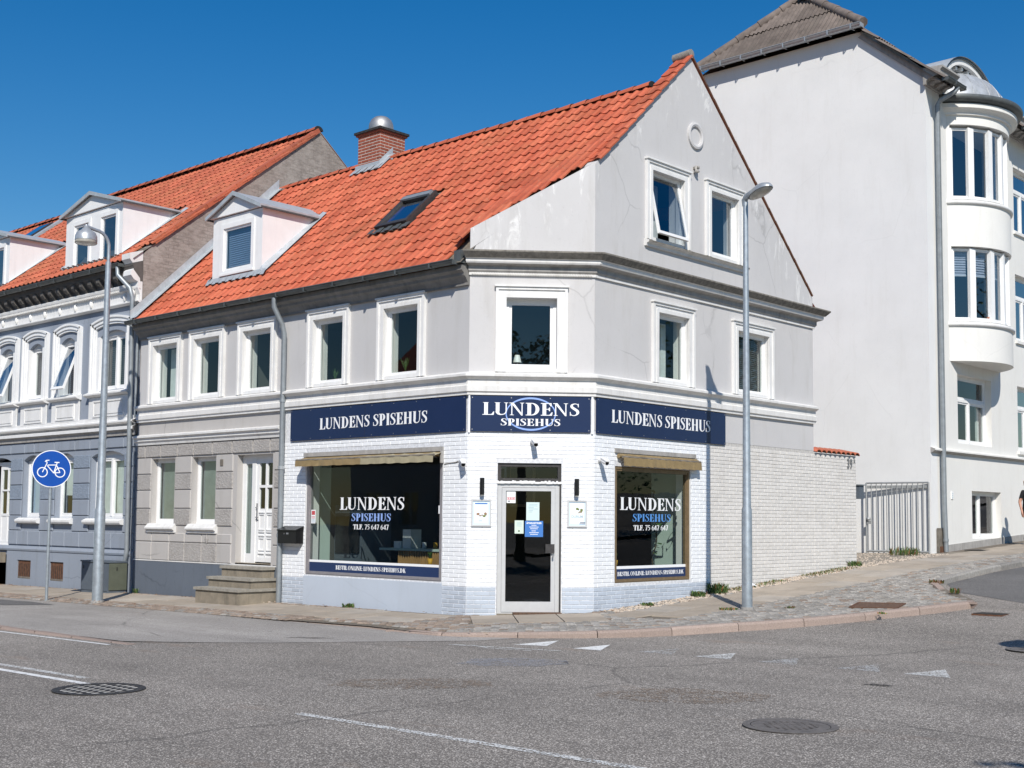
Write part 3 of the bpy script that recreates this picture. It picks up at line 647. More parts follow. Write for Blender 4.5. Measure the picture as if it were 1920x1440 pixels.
# --- bricks: white, blue foot, beige to the right
def bm_front(u, z): return 'blue_brick' if z < .487 else 'white_brick'
bl = brick_list(FL, -6.05, -1.372, lambda u: .03, 2.888, [(-5.42, -1.91, .0, 2.69)], bm_front)
bl += brick_list(FCM, .003, 1.979, lambda u: .05, 2.888, [(.45, 1.49, -.2, 2.42)], bm_front)
bl += brick_list(FRT, 1.436, 4.66, lambda u: hz(0, u), 2.93, [(1.95, 4.09, .50, 2.41)], bm_front)
bl += brick_list(FRT, 4.66, 8.31, lambda u: hz(0, u), 2.93, [], lambda u, z: 'beige_brick')
lay_bricks(bl, wb_)
mb = MB(FL); mb.box(-5.42, -1.91, -.008, .02, -.1, .50, 'pale_blue'); mb.build('apron', H, 'smooth pale blue panel under the wide shop window')
# --- rusticated stone blocks of the flat entrance part
def block(F, a, b, c, d, m, parent, pr=.022, nm='stone_block'):
    q = MB(F); q.pillow(a + .006, b - .006, c + .006, d - .006, 0, pr, .012, m); return q.build(nm, parent)
RZ = [.64, 1.01, 1.34, 1.68, 2.05, 2.38, 2.72]
for r in range(6):
    rough = r in (0, 2, 4); m = 'rough_block' if rough else 'rustic_grey'
    segs = [(-11.04, -10.49), (-9.61, -9.02), (-8.18, -7.62), (-6.33, -6.06)]
    if r < 2: segs = [(-11.04, -10.4), (-10.4, -9.75), (-9.75, -9.2), (-9.2, -8.6), (-8.6, -8.1), (-8.1, -7.62), (-6.33, -6.06)]
    for i, (a, b) in enumerate(segs):
        mm = m if r != 0 or i in (2, 3, 4) else 'rustic_grey'
        if r == 1: mm = 'rustic_grey'
        block(FL, a, b, RZ[r], (RZ[r + 1] if r != 1 or i in (0, 6) else 1.20), mm, wl)
xs = [-11.04, -10.72, -10.14, -9.52, -8.95, -8.30, -7.65, -6.98, -6.45, -6.06]
for a, b in zip(xs, xs[1:]): block(FL, a, b, 2.72, 2.98, 'rough_block', wl, .03)
mb = MB(FL); mb.box(-11.045, -6.062, -.03, .0, -.3, .62, 'dark_plinth'); mb.box(-11.045, -6.06, -.036, -.0, .62, .64, 'band_white'); mb.build('plinth', H)
q = MB(FL); d = .07
q.add([(-8.42, -.028, 1.09 - .11), (-8.42 + d, -.028, 1.09), (-8.42, -.028, 1.09 + .11), (-8.42 - d, -.028, 1.09), (-8.42, -.045, 1.09)], [(0, 1, 4), (1, 2, 4), (2, 3, 4), (3, 0, 4)], 'rough_block'); q.build('wall_anchor', H)
q = MB(FL); q.box(-8.02, -7.93, -.036, -.022, 2.50, 2.62, 'old_wood'); q.build('number_plate', H)
# --- mouldings
def mould(name, pts, segs, m, lab=None):
    mb = MB()
    for F, a, b, e0, e1 in segs: mb.M = F; mb.prof(pts, a, b, m, e0, e1)
    return mb.build(name, H, lab)
t1, t2 = math.tan(R_(46.31 / 2)), math.tan(R_(43.69 / 2))
band = [(0, 3.46), (.05, 3.46), (.05, 3.50), (.075, 3.515), (.075, 3.60), (.045, 3.62), (.045, 3.70), (.09, 3.73), (.125, 3.75), (.125, 3.785), (0, 3.83)]
mould('string_course', band, [(FL, -11.05, -1.369, 0, t1), (FCM, 0, 1.982, t1, t2), (FRT, 1.433, 8.33, t2, 0)], 'band_white', 'white moulded band between the floors')
mould('string_course', [(0, 2.98), (.05, 2.98), (.06, 3.03), (.09, 3.06), (.09, 3.10), (.13, 3.13), (.13, 3.165), (0, 3.20)], [(FL, -11.06, -6.09, 0, 0)], 'band_white')
corn = [(0, 5.36), (.035, 5.36), (.035, 5.40), (.06, 5.43), (.06, 5.50), (.155, 5.53), (.17, 5.555), (.17, 5.60), (.20, 5.605), (.285, 5.69), (.285, 5.715), (0, 5.77)]
cm = ['band_white', 'band_white'] + ['cornice_grey'] * 3 + ['band_white'] * 3 + ['cornice_top'] * 3 + ['cornice_grey']
mould('cornice', corn, [(FCM, 0.0, 1.982, t1, t2), (FRT, 1.433, 8.33, t2, 0.75)], cm, 'weathered grey cornice with dirty top edge')
mb = MB(FCM)
for k in range(48): mb.box(.03 + k * .04, .05 + k * .04, -.062, -.04, 5.372, 5.398, 'band_white')
mb.build('dentil', H)
mould('eaves_cornice', [(0, 5.20), (.05, 5.20), (.05, 5.24), (.10, 5.31), (.14, 5.34), (.15, 5.38), (.21, 5.42), (.21, 5.50), (0, 5.53)], [(FL, -11.06, -1.369, 0, t1 * .2)], 'eaves_grey')
# --- upper windows
WG = 'first floor windows'
for i, (a, b) in enumerate(upW):
    wn_ = window(FL, a, b, 3.86, 5.03, .06, H, g='glass', fw=.04, gfw=.035); surround(FL, a - .16, b + .16, 3.83, 5.19, .16, wn_)
wn_ = window(FCM, .58, 1.38, 3.86, 5.01, .10, H, fw=.05); surround(FCM, .41, 1.55, 3.83, 5.18, .17, wn_)
wn_ = window(FRT, 3.10, 3.99, 3.86, 5.02, .06, H, g='glass', fw=.04, gfw=.035); surround(FRT, 2.94, 4.15, 3.83, 5.18, .16, wn_)
wn_ = window(FRT, 5.54, 6.61, 3.86, 5.00, .06, H, fw=.04, gfw=.035, blind=(4.93, 3.95, 'blind_dark', 26)); surround(FRT, 5.38, 6.77, 3.83, 5.16, .16, wn_)
wn_ = window(FRT, 2.92, 3.86, 6.27, 7.44, .06, H, fw=.04, gfw=.035, open_=12, g='glass_sky', label='gable window tilted open at the bottom'); surround(FRT, 2.76, 4.02, 6.22, 7.58, .16, wn_)
wn_ = window(FRT, 4.68, 5.58, 6.27, 7.44, .06, H, fw=.04, gfw=.035, g='glass_sky'); surround(FRT, 4.52, 5.74, 6.22, 7.58, .16, wn_)
mb = MB(FRT); mb.prof([(0, 6.10), (.05, 6.10), (.06, 6.14), (.11, 6.16), (.11, 6.19), (0, 6.23)], 2.73, 5.83, ['band_white', 'band_white', 'band_white', 'cornice_top', 'cornice_top', 'band_white']); mb.build('sill', H, 'long shared sill under the two gable windows')
q = MB(FRT); v = []; n = 28
for r, y in ((.235, 0), (.235, -.035), (.20, -.045), (.165, -.03), (.165, .0)): v += [(4.22 + r * math.cos(2 * math.pi * k / n), y - .004, 8.31 + r * math.sin(2 * math.pi * k / n)) for k in range(n)]
q.add(v, [(j * n + k, j * n + (k + 1) % n, (j + 1) * n + (k + 1) % n, (j + 1) * n + k) for j in range(4) for k in range(n)], 'grey_stucco', smooth=False); q.build('roundel', H, 'round plaster ring high on the gable')
q = MB(FRT); q.lathe([(.0, .03), (.05, .02), (.03, -.05), (.055, -.08), (.0, -.11)], (4.19, -.06, 7.73), 'cornice_grey', 10); q.box(4.16, 4.22, -.1, 0, 7.70, 7.74, 'cornice_top'); q.build('gable_ornament', H)
# --- ground floor windows of the flat entrance
for a, b in ((-10.47, -9.63), (-9.0, -8.2)):
    wn_ = window(FL, a, b, 1.38, 2.69, .12, H, g='glass_frost', fw=.05, gfw=.03, sill=False)
    q = MB(FL); q.prof([(0, 1.20), (.05, 1.20), (.05, 1.235), (.10, 1.27), (.10, 1.30), (.02, 1.38), (-.12, 1.385)], a - .08, b + .10, 'band_white'); q.build('sill', wn_)
    q = MB(FL); q.box(a + .08, b - .08, .21, .215, 1.46, 2.62, 'curtain_white'); q.build('frosting', wn_)
# --- flat door with side light
D = MB(FL); D.box(-7.50, -7.40, .13, .2, .66, 2.69, 'white_paint'); D.box(-6.47, -6.39, .13, .2, .66, 2.69, 'white_paint'); D.box(-7.4, -6.47, .13, .2, 2.62, 2.69, 'white_paint'); D.box(-7.2, -7.08, .13, .2, .66, 2.62, 'white_paint')
D.box(-7.4, -7.2, .14, .19, .66, .84, 'white_paint'); D.box(-7.50, -6.39, .0, .22, .62, .668, 'step_stone'); D.box(-7.40, -7.2, .14, .19, 2.52, 2.62, 'white_paint')
do = D.build('door', H, 'white panelled flat door with four small panes above the steps')
lf = MB(FL); x0, x1 = -7.08, -6.47; y = .145
ring(lf, x0, x1, .69, 2.62, .09, y, y + .045, 'white_paint'); lf.box(-6.80, -6.75, y, y + .045, .78, 2.53, 'white_paint'); lf.box(-6.99, -6.8, y, y + .045, 2.07, 2.12, 'white_paint'); lf.box(-6.75, -6.56, y, y + .045, 2.07, 2.12, 'white_paint'); lf.box(-6.99, -6.8, y + .01, y + .045, .78, 1.68, 'white_paint'); lf.box(-6.75, -6.56, y + .01, y + .045, .78, 1.68, 'white_paint')
for za in (.84, 1.17, 1.24, 1.60):
    for xa in (-6.98, -6.74): lf.box(xa, xa + .17, y - .012, y + .012, za, za + .022, 'white_paint')
for xa in (-6.985, -6.745): ring(lf, xa, xa + .18, .90, 1.14, .018, y - .006, y + .012, 'white_paint'); ring(lf, xa, xa + .18, 1.28, 1.58, .018, y - .006, y + .012, 'white_paint')
lf.build('door_leaf', do)
for xa in (-6.99, -6.75):
    for za, zb in ((1.68, 2.07), (2.12, 2.53)):
        q = MB(FL); q.quad((xa, y + .03, za), (xa + .19, y + .03, za), (xa + .19, y + .03, zb), (xa, y + .03, zb), 'glass'); q.build('pane', do)
q = MB(FL); q.quad((-7.40, .165, .84), (-7.2, .165, .84), (-7.2, .165, 2.52), (-7.4, .165, 2.52), 'glass_frost'); q.build('pane', do); q = MB(FL); q.box(-7.39, -7.21, .2, .205, .84, 2.52, 'curtain_white'); q.build('frosting', do)
q = MB(FL); q.box(-7.055, -7.02, y - .012, y, 1.45, 1.78, 'steel'); q.tube([(-7.037, y - .04, 1.52), (-6.95, y - .045, 1.515)], .009, 'steel', 6); q.tube([(-7.037, y, 1.52), (-7.037, y - .04, 1.52)], .009, 'steel', 6); q.tube([(-7.037, y, 1.70), (-7.037, y - .035, 1.70)], .014, 'steel', 8); q.build('handle', do)
# --- shopfront windows
def shop_window(F, u0, u1, z0, z1, fm, navy, strip, lab):
    mb = MB(F); fw = .075; ring(mb, u0, u1, z0, z1, fw, .02, .10, fm, wb=.06)
    ring(mb, u0 + .02, u1 - .02, z0 + .015, z1 - .015, .03, .008, .02, fm)
    w_ = mb.build('shop_window', H, lab)
    g = MB(F); g.quad((u0 + fw, .06, z0 + .055), (u1 - fw, .06, z0 + .055), (u1 - fw, .06, z1 - fw), (u0 + fw, .06, z1 - fw), 'glass_shop'); g.build('pane', w_)
    v = MB(F); v.box(u0 + fw, u1 - fw, .050, .054, z0 + .055, navy, 'navy_vinyl'); v.box(u0 + fw, u1 - fw, .0498, .0538, navy, strip, 'letter_white'); v.build('vinyl_strip', w_)
    return w_
swL = shop_window(FL, -5.40, -1.93, .525, 2.62, 'grey_frame', .745, .785, 'wide shop window with grey frame')
swR = shop_window(FRT, 1.97, 4.07, .52, 2.39, 'bronze_frame', .740, .785, 'side shop window with bronze frame')
y = .054
lettering(FL, 'LUNDENS', -4.53, -2.87, 1.66, 1.872, y, 'letter_white', swL); lettering(FL, 'SPISEHUS', -4.21, -3.20, 1.468, 1.60, y, 'letter_paleblue', swL)
lettering(FL, 'TLF. 75 647 647', -4.16, -3.25, 1.328, 1.413, y, 'letter_white', swL); lettering(FL, 'BESTIL ONLINE: LUNDENS-SPISEHUS.DK', -4.60, -2.82, .632, .703, .05, 'letter_white', swL)
lettering(FRT, 'LUNDENS', 2.16, 3.86, 1.69, 1.895, y, 'letter_white', swR); lettering(FRT, 'SPISEHUS', 2.50, 3.56, 1.505, 1.63, y, 'letter_blue', swR)
lettering(FRT, 'TLF. 75 647 647', 2.53, 3.49, 1.36, 1.445, y, 'letter_white', swR); lettering(FRT, 'BESTIL ONLINE: LUNDENS-SPISEHUS.DK', 2.10, 3.93, .628, .695, .05, 'letter_white', swR)
q = MB(FL); q.box(-5.31, -5.19, .0555, .0575, 1.42, 1.66, 'letter_white'); q.box(-5.295, -5.205, .0545, .0556, 1.57, 1.64, 'note_red')
for k in range(5): q.box(-5.295, -5.205, .0545, .0556, 1.44 + k * .023, 1.45 + k * .023, 'note_red' if k > 2 else 'ink_grey')
q.build('sticker', swL); q = MB(FL); q.box(-2.07, -2.01, .0555, .0575, 1.60, 1.73, 'letter_white'); q.build('sticker', swL)
q = MB(FRT); q.box(2.05, 2.085, .0555, .0575, 1.0, 1.12, 'letter_white'); q.box(2.055, 2.08, .0545, .0556, 1.06, 1.09, 'note_red'); q.build('sticker', swR); q = MB(FRT); q.box(2.05, 2.085, .0555, .0575, .79, .86, 'letter_white'); q.build('sticker', swR)
# --- corner entrance
q = MB(FCM); ring(q, .47, 1.47, 2.11, 2.40, .055, .03, .12, 'black_frame'); q.box(1.445, 1.47, -.01, .12, .06, 2.11, 'black_frame'); tr_ = q.build('transom_light', H, 'small dark window above the corner door'); g = MB(FCM); g.quad((.525, .08, 2.165), (1.415, .08, 2.165), (1.415, .08, 2.345), (.525, .08, 2.345), 'glass_shop'); g.build('pane', tr_)
q = MB(FCM)
pp = [(.47, 0), (.47, 2.08)]
for k in range(34): u = .455 + k * .03; q.box(u, u + .032, -.016 - random.random() * .004, .0, 2.08 + random.uniform(-.004, .004), 2.118 + random.uniform(-.012, .012), 'white_paint')
q.build('plaster_lip', H)
do = MB(FCM); ring(do, .475, 1.443, .06, 2.085, .065, .02, .09, 'alu', wb=.02); do = do.build('door', H, 'aluminium framed glass door of the restaurant')
lf = MB(FCM); ring(lf, .543, 1.375, .085, 2.015, .062, .012, .06, 'alu', wb=.16, wt=.05); lf.build('door_leaf', do)
g = MB(FCM); g.quad((.605, .04, .245), (1.313, .04, .245), (1.313, .04, 1.965), (.605, .04, 1.965), 'glass_shop'); g.build('pane', do)
q = MB(FCM); q.box(1.225, 1.365, -.035, .012, 1.0, 1.14, 'black_frame'); q.tube([(1.34, -.045, .98), (1.34, -.045, .93)], .014, 'steel', 8); q.build('handle', do)
n_ = MB(FCM); n_.box(.615, .755, .028, .032, 1.775, 1.96, 'letter_white'); ring(n_, .625, .745, 1.825, 1.87, .006, .0265, .0285, 'note_red')
for k in range(4): n_.box(.64 + k * .026, .655 + k * .026, .0262, .028, 1.836, 1.858, 'note_red')
n_.box(.64, .665, .0262, .028, 1.795, 1.812, 'iron_dark'); n_.build('notice', do, 'white sticker with red frame')
n_ = MB(FCM); n_.box(.925, 1.13, .028, .032, 1.505, 1.79, 'paper_mint')
for k, (a, b) in enumerate(((.97, 1.10), (.97, 1.10), (.96, 1.04), (.96, 1.11), (.96, 1.03), (.96, 1.02))): n_.box(a, b, .0262, .028, 1.755 - k * .024, 1.762 - k * .024, 'ink_grey')
n_.build('notice', do, 'pale mint typed sheet')
n_ = MB(FCM); n_.box(.745, .885, .028, .032, 1.30, 1.505, 'paper_green')
for k in range(4): n_.box(.775, .855, .0262, .028, 1.475 - k * .02, 1.481 - k * .02, 'ink_grey')
n_.box(.80, .825, .0262, .028, 1.33, 1.35, 'leaf'); n_.build('notice', do, 'small green printed sheet')
n_ = MB(FCM); n_.box(.905, 1.19, .024, .028, 1.25, 1.498, 'note_blue'); no = n_.build('notice', do, 'blue opening hours notice')
sans('ÅBNINGSTIDER', FCM, 1.047, 1.463, .026, .0225, 'letter_white', no, squeeze=.95)
for k, (t_, hh) in enumerate((('KØKKEN', .017), ('MANDAG - LØRDAG', .015), ('12.00 - 21.00', .015), ('BUTIK', .017), ('MANDAG - LØRDAG', .015), ('12.00 - 21.00', .015))):
    pass
for k, (a, b) in enumerate(((1.01, 1.085), (.975, 1.12), (.99, 1.105), (1.01, 1.085), (.975, 1.12), (.99, 1.105))):
    x = a
    q = MB(FCM); z = 1.425 - k * .027 - (.006 if k > 2 else 0)
    while x < b - .006: l = random.uniform(.008, .018); q.box(x, min(b, x + l), .0222, .0242, z, z + .011, 'letter_white'); x += l + .004
    q.build('print_line', no)
# --- roof
RF = MB(); p0 = (-11.08, -.36); 
def pl(y, z, s=0): return z
RF.add([(-11.08, -.28, roofz(-.28) - .05), (-.9, -.28, roofz(-.28) - .05), (-.02, 3.45, roofz(3.45) - .05), (-11.08, 3.45, roofz(3.45) - .05), (0 - .02, 1.433, roofz(1.433) - .05), (-1.3, -.28, roofz(-.28) - .05), (-1.30, .06, roofz(.06) - .05)], [(0, 5, 6, 4, 2, 3)], 'sett_bed')
RF.add([(-11.08, 3.47, 9.06), (-.02, 3.47, 9.06), (-.02, 8.5, 5.8), (-11.08, 8.5, 5.8)], [(0, 1, 2, 3)], 'clay_tile')
RF.add([(-.32, 3.47, 9.1), (-.02, 3.47, 9.12), (-.02, 4.08, 9.70), (-.32, 4.08, 9.70), (-.02, 8.35, 5.98), (-.32, 8.35, 5.98)], [(0, 1, 2, 3), (3, 2, 4, 5)], 'clay_tile')
rf = RF.build('roof', H, 'orange pantile roof')
sk = (-4.72, -3.80, .93, 1.66); dm = (-9.12, -7.42, .36, 1.86); chm = (-8.08, -7.30, 3.22, 3.6)
def keep(x, y, s_):
    for r in (sk, chm):
        if r[0] < x < r[1] and r[2] - .06 < y < r[3] + .02: return False
    if dm[0] < x < dm[1] and dm[2] + .12 < y < 1.9: return y > 1.5 + .62 * (1 - abs(x + 8.27) / .85)
    # cut along the corner wall
    if (x + 1.369) * 1.433 - y * 1.369 > -.09 * 1.98: return False
    return x > -11.0
def lift(x, y):
    d = -((x + 1.369) * 1.433 - y * 1.369) / 1.98; t = max(0, min(1, -x / 1.369))
    return (.04 + .19 * t) * max(0, 1 - d / .8) if x > -1.6 and y > -.1 else 0
lay_tiles(rf, -11.10, .0, -.31, roofz(-.31) - .02, SLP, 3.82 / math.cos(SLP) - .12, keep, 'clay_tile', 300, lift=lift)
ridge(rf, -7.30, -.38, 3.50, 9.115, 'clay_tile'); ridge(rf, -11.1, -8.1, 3.50, 9.115, 'clay_tile')
tm = tile_mesh('clay_tile', .30, .345, 'verge_tile').build('verge_tile', mesh_only=True)
L_ = (4.08 - 1.5) / math.cos(SLP); k = 0
while k * .32 < L_ - .1:
    s_ = k * .32; inst('verge_tile', tm, Matrix.Translation((-.255, 1.5 + s_ * math.cos(SLP), roofz(1.5) + s_ * math.sin(SLP) + .012)) @ Matrix.Rotation(SLP, 4, 'X'), rf); k += 1
q = MB(); q.tube([(-.34, 4.08, 9.74), (.03, 4.08, 9.76)], .085, 'sett', 8); q.build('gable_cap', rf)
a_ = math.atan((9.71 - 6.02) / (8.24 - 4.08)); k = 0
vm = MB(); vm.box(-.06, .03, 0, .33, -.012, .012, 'clay_tile_old'); vm.box(.02, .034, 0, .33, -.022, .012, 'rust'); vm = vm.build('verge_tile', mesh_only=True)
while k * .31 < 5.45:
    s_ = k * .31; inst('verge_tile', vm, Matrix.Translation((0, 4.10 + s_ * math.cos(a_), 9.73 - s_ * math.sin(a_) + .01)) @ Matrix.Rotation(-a_ - .03, 4, 'X'), rf); k += 1
mb = MB(); c0 = -11.02     # zinc flashing against the taller neighbour
ys = [(-.27, roofz(-.27)), (3.45, roofz(3.45))]
mb.add([(c0 - .04, ys[0][0], ys[0][1] + .05), (c0 + .17, ys[0][0], ys[0][1] + .06), (c0 + .17, ys[1][0], ys[1][1] + .06), (c0 - .04, ys[1][0], ys[1][1] + .05), (c0 - .04, ys[1][0], ys[1][1] + .25), (c0 - .04, ys[0][0], ys[0][1] + .22)], [(0, 1, 2, 3), (0, 3, 4, 5)], 'zinc_pale'); mb.build('flashing', rf)
mb = MB(FL); mb.box(-1.47, -1.33, -.26, .05, 5.52, 5.72, 'dark_gutter'); mb.build('flashing', rf)
# gutter and downpipe
gutter(FL, -11.12, -1.40, -.30, 5.56, .07, H)
pipe([(-6.06, -.30, 5.49), (-6.06, -.30, 5.33), (-6.02, -.14, 5.02), (-6.02, -.09, 4.85), (-6.02, -.09, -.02)], .048, H)
# skylight
S = MB(Matrix.Translation((0, .93, roofz(.93))) @ Matrix.Rotation(SLP, 4, 'X')); l = (1.66 - .93) / math.cos(SLP)
ring(S, -4.70, -3.84, 0, 1, 0, 0, 0, 'black_frame') if False else None
for a, b, c, d in ((-4.70, -4.62, 0, l), (-3.92, -3.84, 0, l), (-4.62, -3.92, 0, .09), (-4.62, -3.92, l - .13, l)): S.box(a, b, c, d, -.02, .10 if c < l - .2 else .13, 'black_frame')
S.box(-4.66, -3.88, l - .16, l - .04, .10, .135, 'zinc')
for k in range(9):
    u = -4.78 + k * .115; S.box(u, u + .115, -.16, -.01, .035 if k % 2 else .055, .045 if k % 2 else .065, 'zinc' if False else 'dark_gutter')
so_ = S.build('skylight', H, 'dark framed skylight in the tiled roof'); g = MB(S.M); g.add([(-4.62, .09, .06), (-3.92, .09, .06), (-3.92, l - .13, .06), (-4.62, l - .13, .06)], [(0, 1, 2, 3)], 'glass_sky'); g.build('pane', so_)
g = MB(S.M); g.box(-4.62, -3.92, .09, l - .13, -.02, -.01, 'black_frame'); g.build('lining', so_)
# chimney
ch = MB(); ch.box(-8.05, -7.34, 3.28, 3.98, 8.3, 9.70, 'joint_light'); cho = ch.build('chimney', H, 'red brick chimney with dark cap and round metal cowl')
cb = []
for F, a, b in ((FL @ Matrix.Translation((0, 3.28, 0)), -8.05, -7.34), (Fr((-7.34, 0, 0), R_(90)), 3.28, 3.98), (Fr((-7.34 - .71, 0, 0), R_(-90)), -3.98, -3.28)):
    cb += brick_list(F, a, b, lambda u: 8.7, 9.70, [], lambda u, z: 'red_brick', .24, a % .24, 9.70 - 16 * CH, 1.5)
lay_bricks(cb, cho, .006, 150, .24, 1.5)
q = MB(); q.box(-8.09, -7.30, 3.24, 4.02, 9.70, 9.74, 'red_brick'); q.box(-8.12, -7.27, 3.21, 4.05, 9.74, 9.79, 'iron_dark'); q.build('cap', cho)
q = MB(); q.lathe([(.26, 0), (.27, .08), (.26, .17), (.22, .26), (.15, .32), (.06, .35), (0, .355)], (-7.66, 3.58, 9.80), 'steel', 20); q.lathe([(.24, -.0), (.24, .06)], (-7.70, 3.63, 9.78), 'iron_dark', 20); q.build('cowl', cho)
q = MB(); z0 = roofz(3.24)
q.box(-8.09, -7.30, 3.235, 3.26, z0 - .1, z0 + .14, 'zinc_pale'); q.add([(-7.31, 3.24, z0 + .15), (-7.31, 3.24, z0 - .1), (-7.31, 3.62, roofz(3.5) - .0), (-7.31, 3.62, roofz(3.5) + .27)], [(0, 1, 2, 3)], 'zinc_pale')
for k in range(8):
    u = -8.14 + k * .115; zz = .075 if k % 2 else .055
    q.add([(u, 3.25, roofz(3.25) + zz), (u + .125, 3.25, roofz(3.25) + zz), (u + .125, 3.10, roofz(3.10) + zz), (u, 3.10, roofz(3.10) + zz)], [(0, 1, 2, 3)], 'zinc_pale')
q.add([(-7.31, 3.1, roofz(3.1) + .06), (-7.12, 3.1, roofz(3.1) + .06), (-7.12, 3.5, roofz(3.5) + .07), (-7.31, 3.5, roofz(3.5) + .07)], [(0, 1, 2, 3)], 'zinc_pale'); q.build('flashing', cho)
# --- dormers
def dormer(parent, u0, u1, y, zb, ze, za, rz, slope, wins, blind=False, lab=None):
    um = (u0 + u1) / 2; yb = y + (ze - rz(y)) / slope + .1; yr = y + (za - rz(y)) / slope + .1
    mb = MB(); mb.slab([(u0, zb), (u1, zb), (u1, ze), (u0, ze)], [hole(a, b, c, d) for a, b, c, d in wins], y, y + .08, 'white_paint')
    for u in (u0, u1):
        s_ = .04 if u == u0 else -.04
        mb.add([(u, y + .08, zb - .15), (u, y + .08, ze), (u, yb, ze), (u, yb, ze - .12), (u + s_, y + .08, zb - .15), (u + s_, y + .08, ze), (u + s_, yb, ze), (u + s_, yb, ze - .12)], [(0, 1, 2, 3), (4, 7, 6, 5)], 'white_paint')
    mb.add([(u0 - .06, y - .05, ze + .02), (u1 + .06, y - .05, ze + .02), (um, y - .05, za - .03), (u0 - .06, y + .02, ze + .02), (u1 + .06, y + .02, ze + .02), (um, y + .02, za - .03)], [(0, 1, 2), (3, 5, 4), (0, 3, 4, 1)], 'white_paint')
    d_ = mb.build('dormer', parent, lab)
    r = MB(); o = .10; t = .035
    for sgn, ue in ((-1, u0 - o), (1, u1 + o)):
        A_ = [(ue, y - .12, ze + .01), (um, y - .12, za), (um, yr, za), (ue, yb - .05, ze + .01)]; B_ = [(a, b, c + t) for a, b, c in A_]
        r.add(A_ + B_, [(0, 3, 2, 1), (4, 5, 6, 7), (0, 1, 5, 4), (1, 2, 6, 5), (2, 3, 7, 6), (3, 0, 4, 7)], 'zinc_pale')
        r.add([(ue, y - .12, ze - .03), (um, y - .12, za - .04), (um, y - .12, za + t + .01), (ue, y - .12, ze + t + .01), (ue, y - .14, ze - .03), (um, y - .14, za - .04), (um, y - .14, za + t + .01), (ue, y - .14, ze + t + .01)], [(4, 5, 6, 7), (0, 4, 7, 3), (7, 6, 2, 3), (0, 1, 5, 4)], 'zinc_pale')
        r.box(min(ue, ue - sgn * .02), max(ue, ue - sgn * .02), y - .12, yb - .1, ze - .02, ze + .01, 'dark_gutter')
    r.build('dormer_roof', d_)
    for a, b, c, dd in wins:
        q = MB(); ring(q, a - .09, b + .09, c - .07, dd + .09, .09, y - .022, y, 'white_paint', wb=.07); q.box(a - .1, b + .1, y - .05, y, c - .10, c - .06, 'white_paint'); q.build('surround', d_)
        q = MB(); ring(q, a, b, c, dd, .045, y + .01, y + .06, 'white_paint'); q.build('window_frame', d_)
        g = MB(); g.quad((a + .045, y + .03, c + .045), (b - .045, y + .03, c + .045), (b - .045, y + .03, dd - .045), (a + .045, y + .03, dd - .045), 'glass_sky'); g.build('pane', d_)
        if blind:
            q = MB(); n = 18
            for k in range(n): z = c + .04 + (dd - c - .08) * k / n; q.quad((a + .05, y + .08, z), (b - .05, y + .08, z), (b - .05, y + .10, z + .045), (a + .05, y + .10, z + .045), 'slate_blind')
            q.build('blind', d_)
    f = MB(); k = 0; u = u0 - .12
    while u < u1 + .1:
        zz = .07 if k % 2 else .05; f.add([(u, y - .02, zb + .03), (u + .12, y - .02, zb + .03), (u + .12, y - .09, rz(y - .09) + zz), (u, y - .09, rz(y - .09) + zz)], [(0, 1, 2, 3)], 'zinc_pale'); u += .115; k += 1
    for u, s_ in ((u1, 1), (u0, -1)):
        f.add([(u, y - .05, zb + .02), (u + s_ * .12, y - .05, rz(y - .05) + .06), (u + s_ * .12, yb, rz(yb) + .06), (u, yb, rz(yb) + .10), (u, y, zb + .1)], [(0, 1, 2, 3, 4)], 'zinc_pale')
    f.build('flashing', d_)
    b_ = MB(); b_.box(u0 + .05, u1 - .05, y + 1.3, y + 1.34, zb, ze, 'blind_dark'); b_.build('lining', d_)
dormer(H, -9.10, -7.44, .40, 6.28, 7.52, 7.92, roofz, TL, [(-8.72, -7.78, 6.42, 7.28)], True, 'white dormer with zinc roof and slatted blind')
# --- rooms seen through the glass
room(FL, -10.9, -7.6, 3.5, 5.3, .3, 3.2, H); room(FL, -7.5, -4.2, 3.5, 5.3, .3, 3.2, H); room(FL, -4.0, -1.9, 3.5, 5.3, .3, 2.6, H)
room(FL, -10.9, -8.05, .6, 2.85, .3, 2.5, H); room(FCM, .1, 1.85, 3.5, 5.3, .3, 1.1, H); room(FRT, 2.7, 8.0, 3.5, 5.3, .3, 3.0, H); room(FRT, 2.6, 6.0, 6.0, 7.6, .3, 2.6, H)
rm = MB(); rm.box(-5.62, -5.57, .3, .70, 0, 2.8, 'mint_wall'); rm.box(-5.62, -5.57, .70, 7, 0, 2.8, 'interior'); rm.box(-.98, -.3, 4.28, 4.33, 0, 2.8, 'mint_wall'); rm.box(-5.6, -.3, 7.0, 7.05, 0, 2.8, 'interior'); rm.box(-.35, -.3, 4.33, 7, 0, 2.8, 'interior'); rm.box(-5.6, -1.4, .3, 7, 2.74, 2.8, 'interior'); rm.box(-1.4, -.3, 1.6, 7, 2.74, 2.8, 'interior')  # side walls: mint only where sun falls, the rest near-black as painted shade
rm.box(-5.6, -1.45, .05, 7, -.04, .02, 'interior'); rm.box(-1.45, -.05, 1.5, 7, -.04, .02, 'interior'); rm.build('dining_room', H)
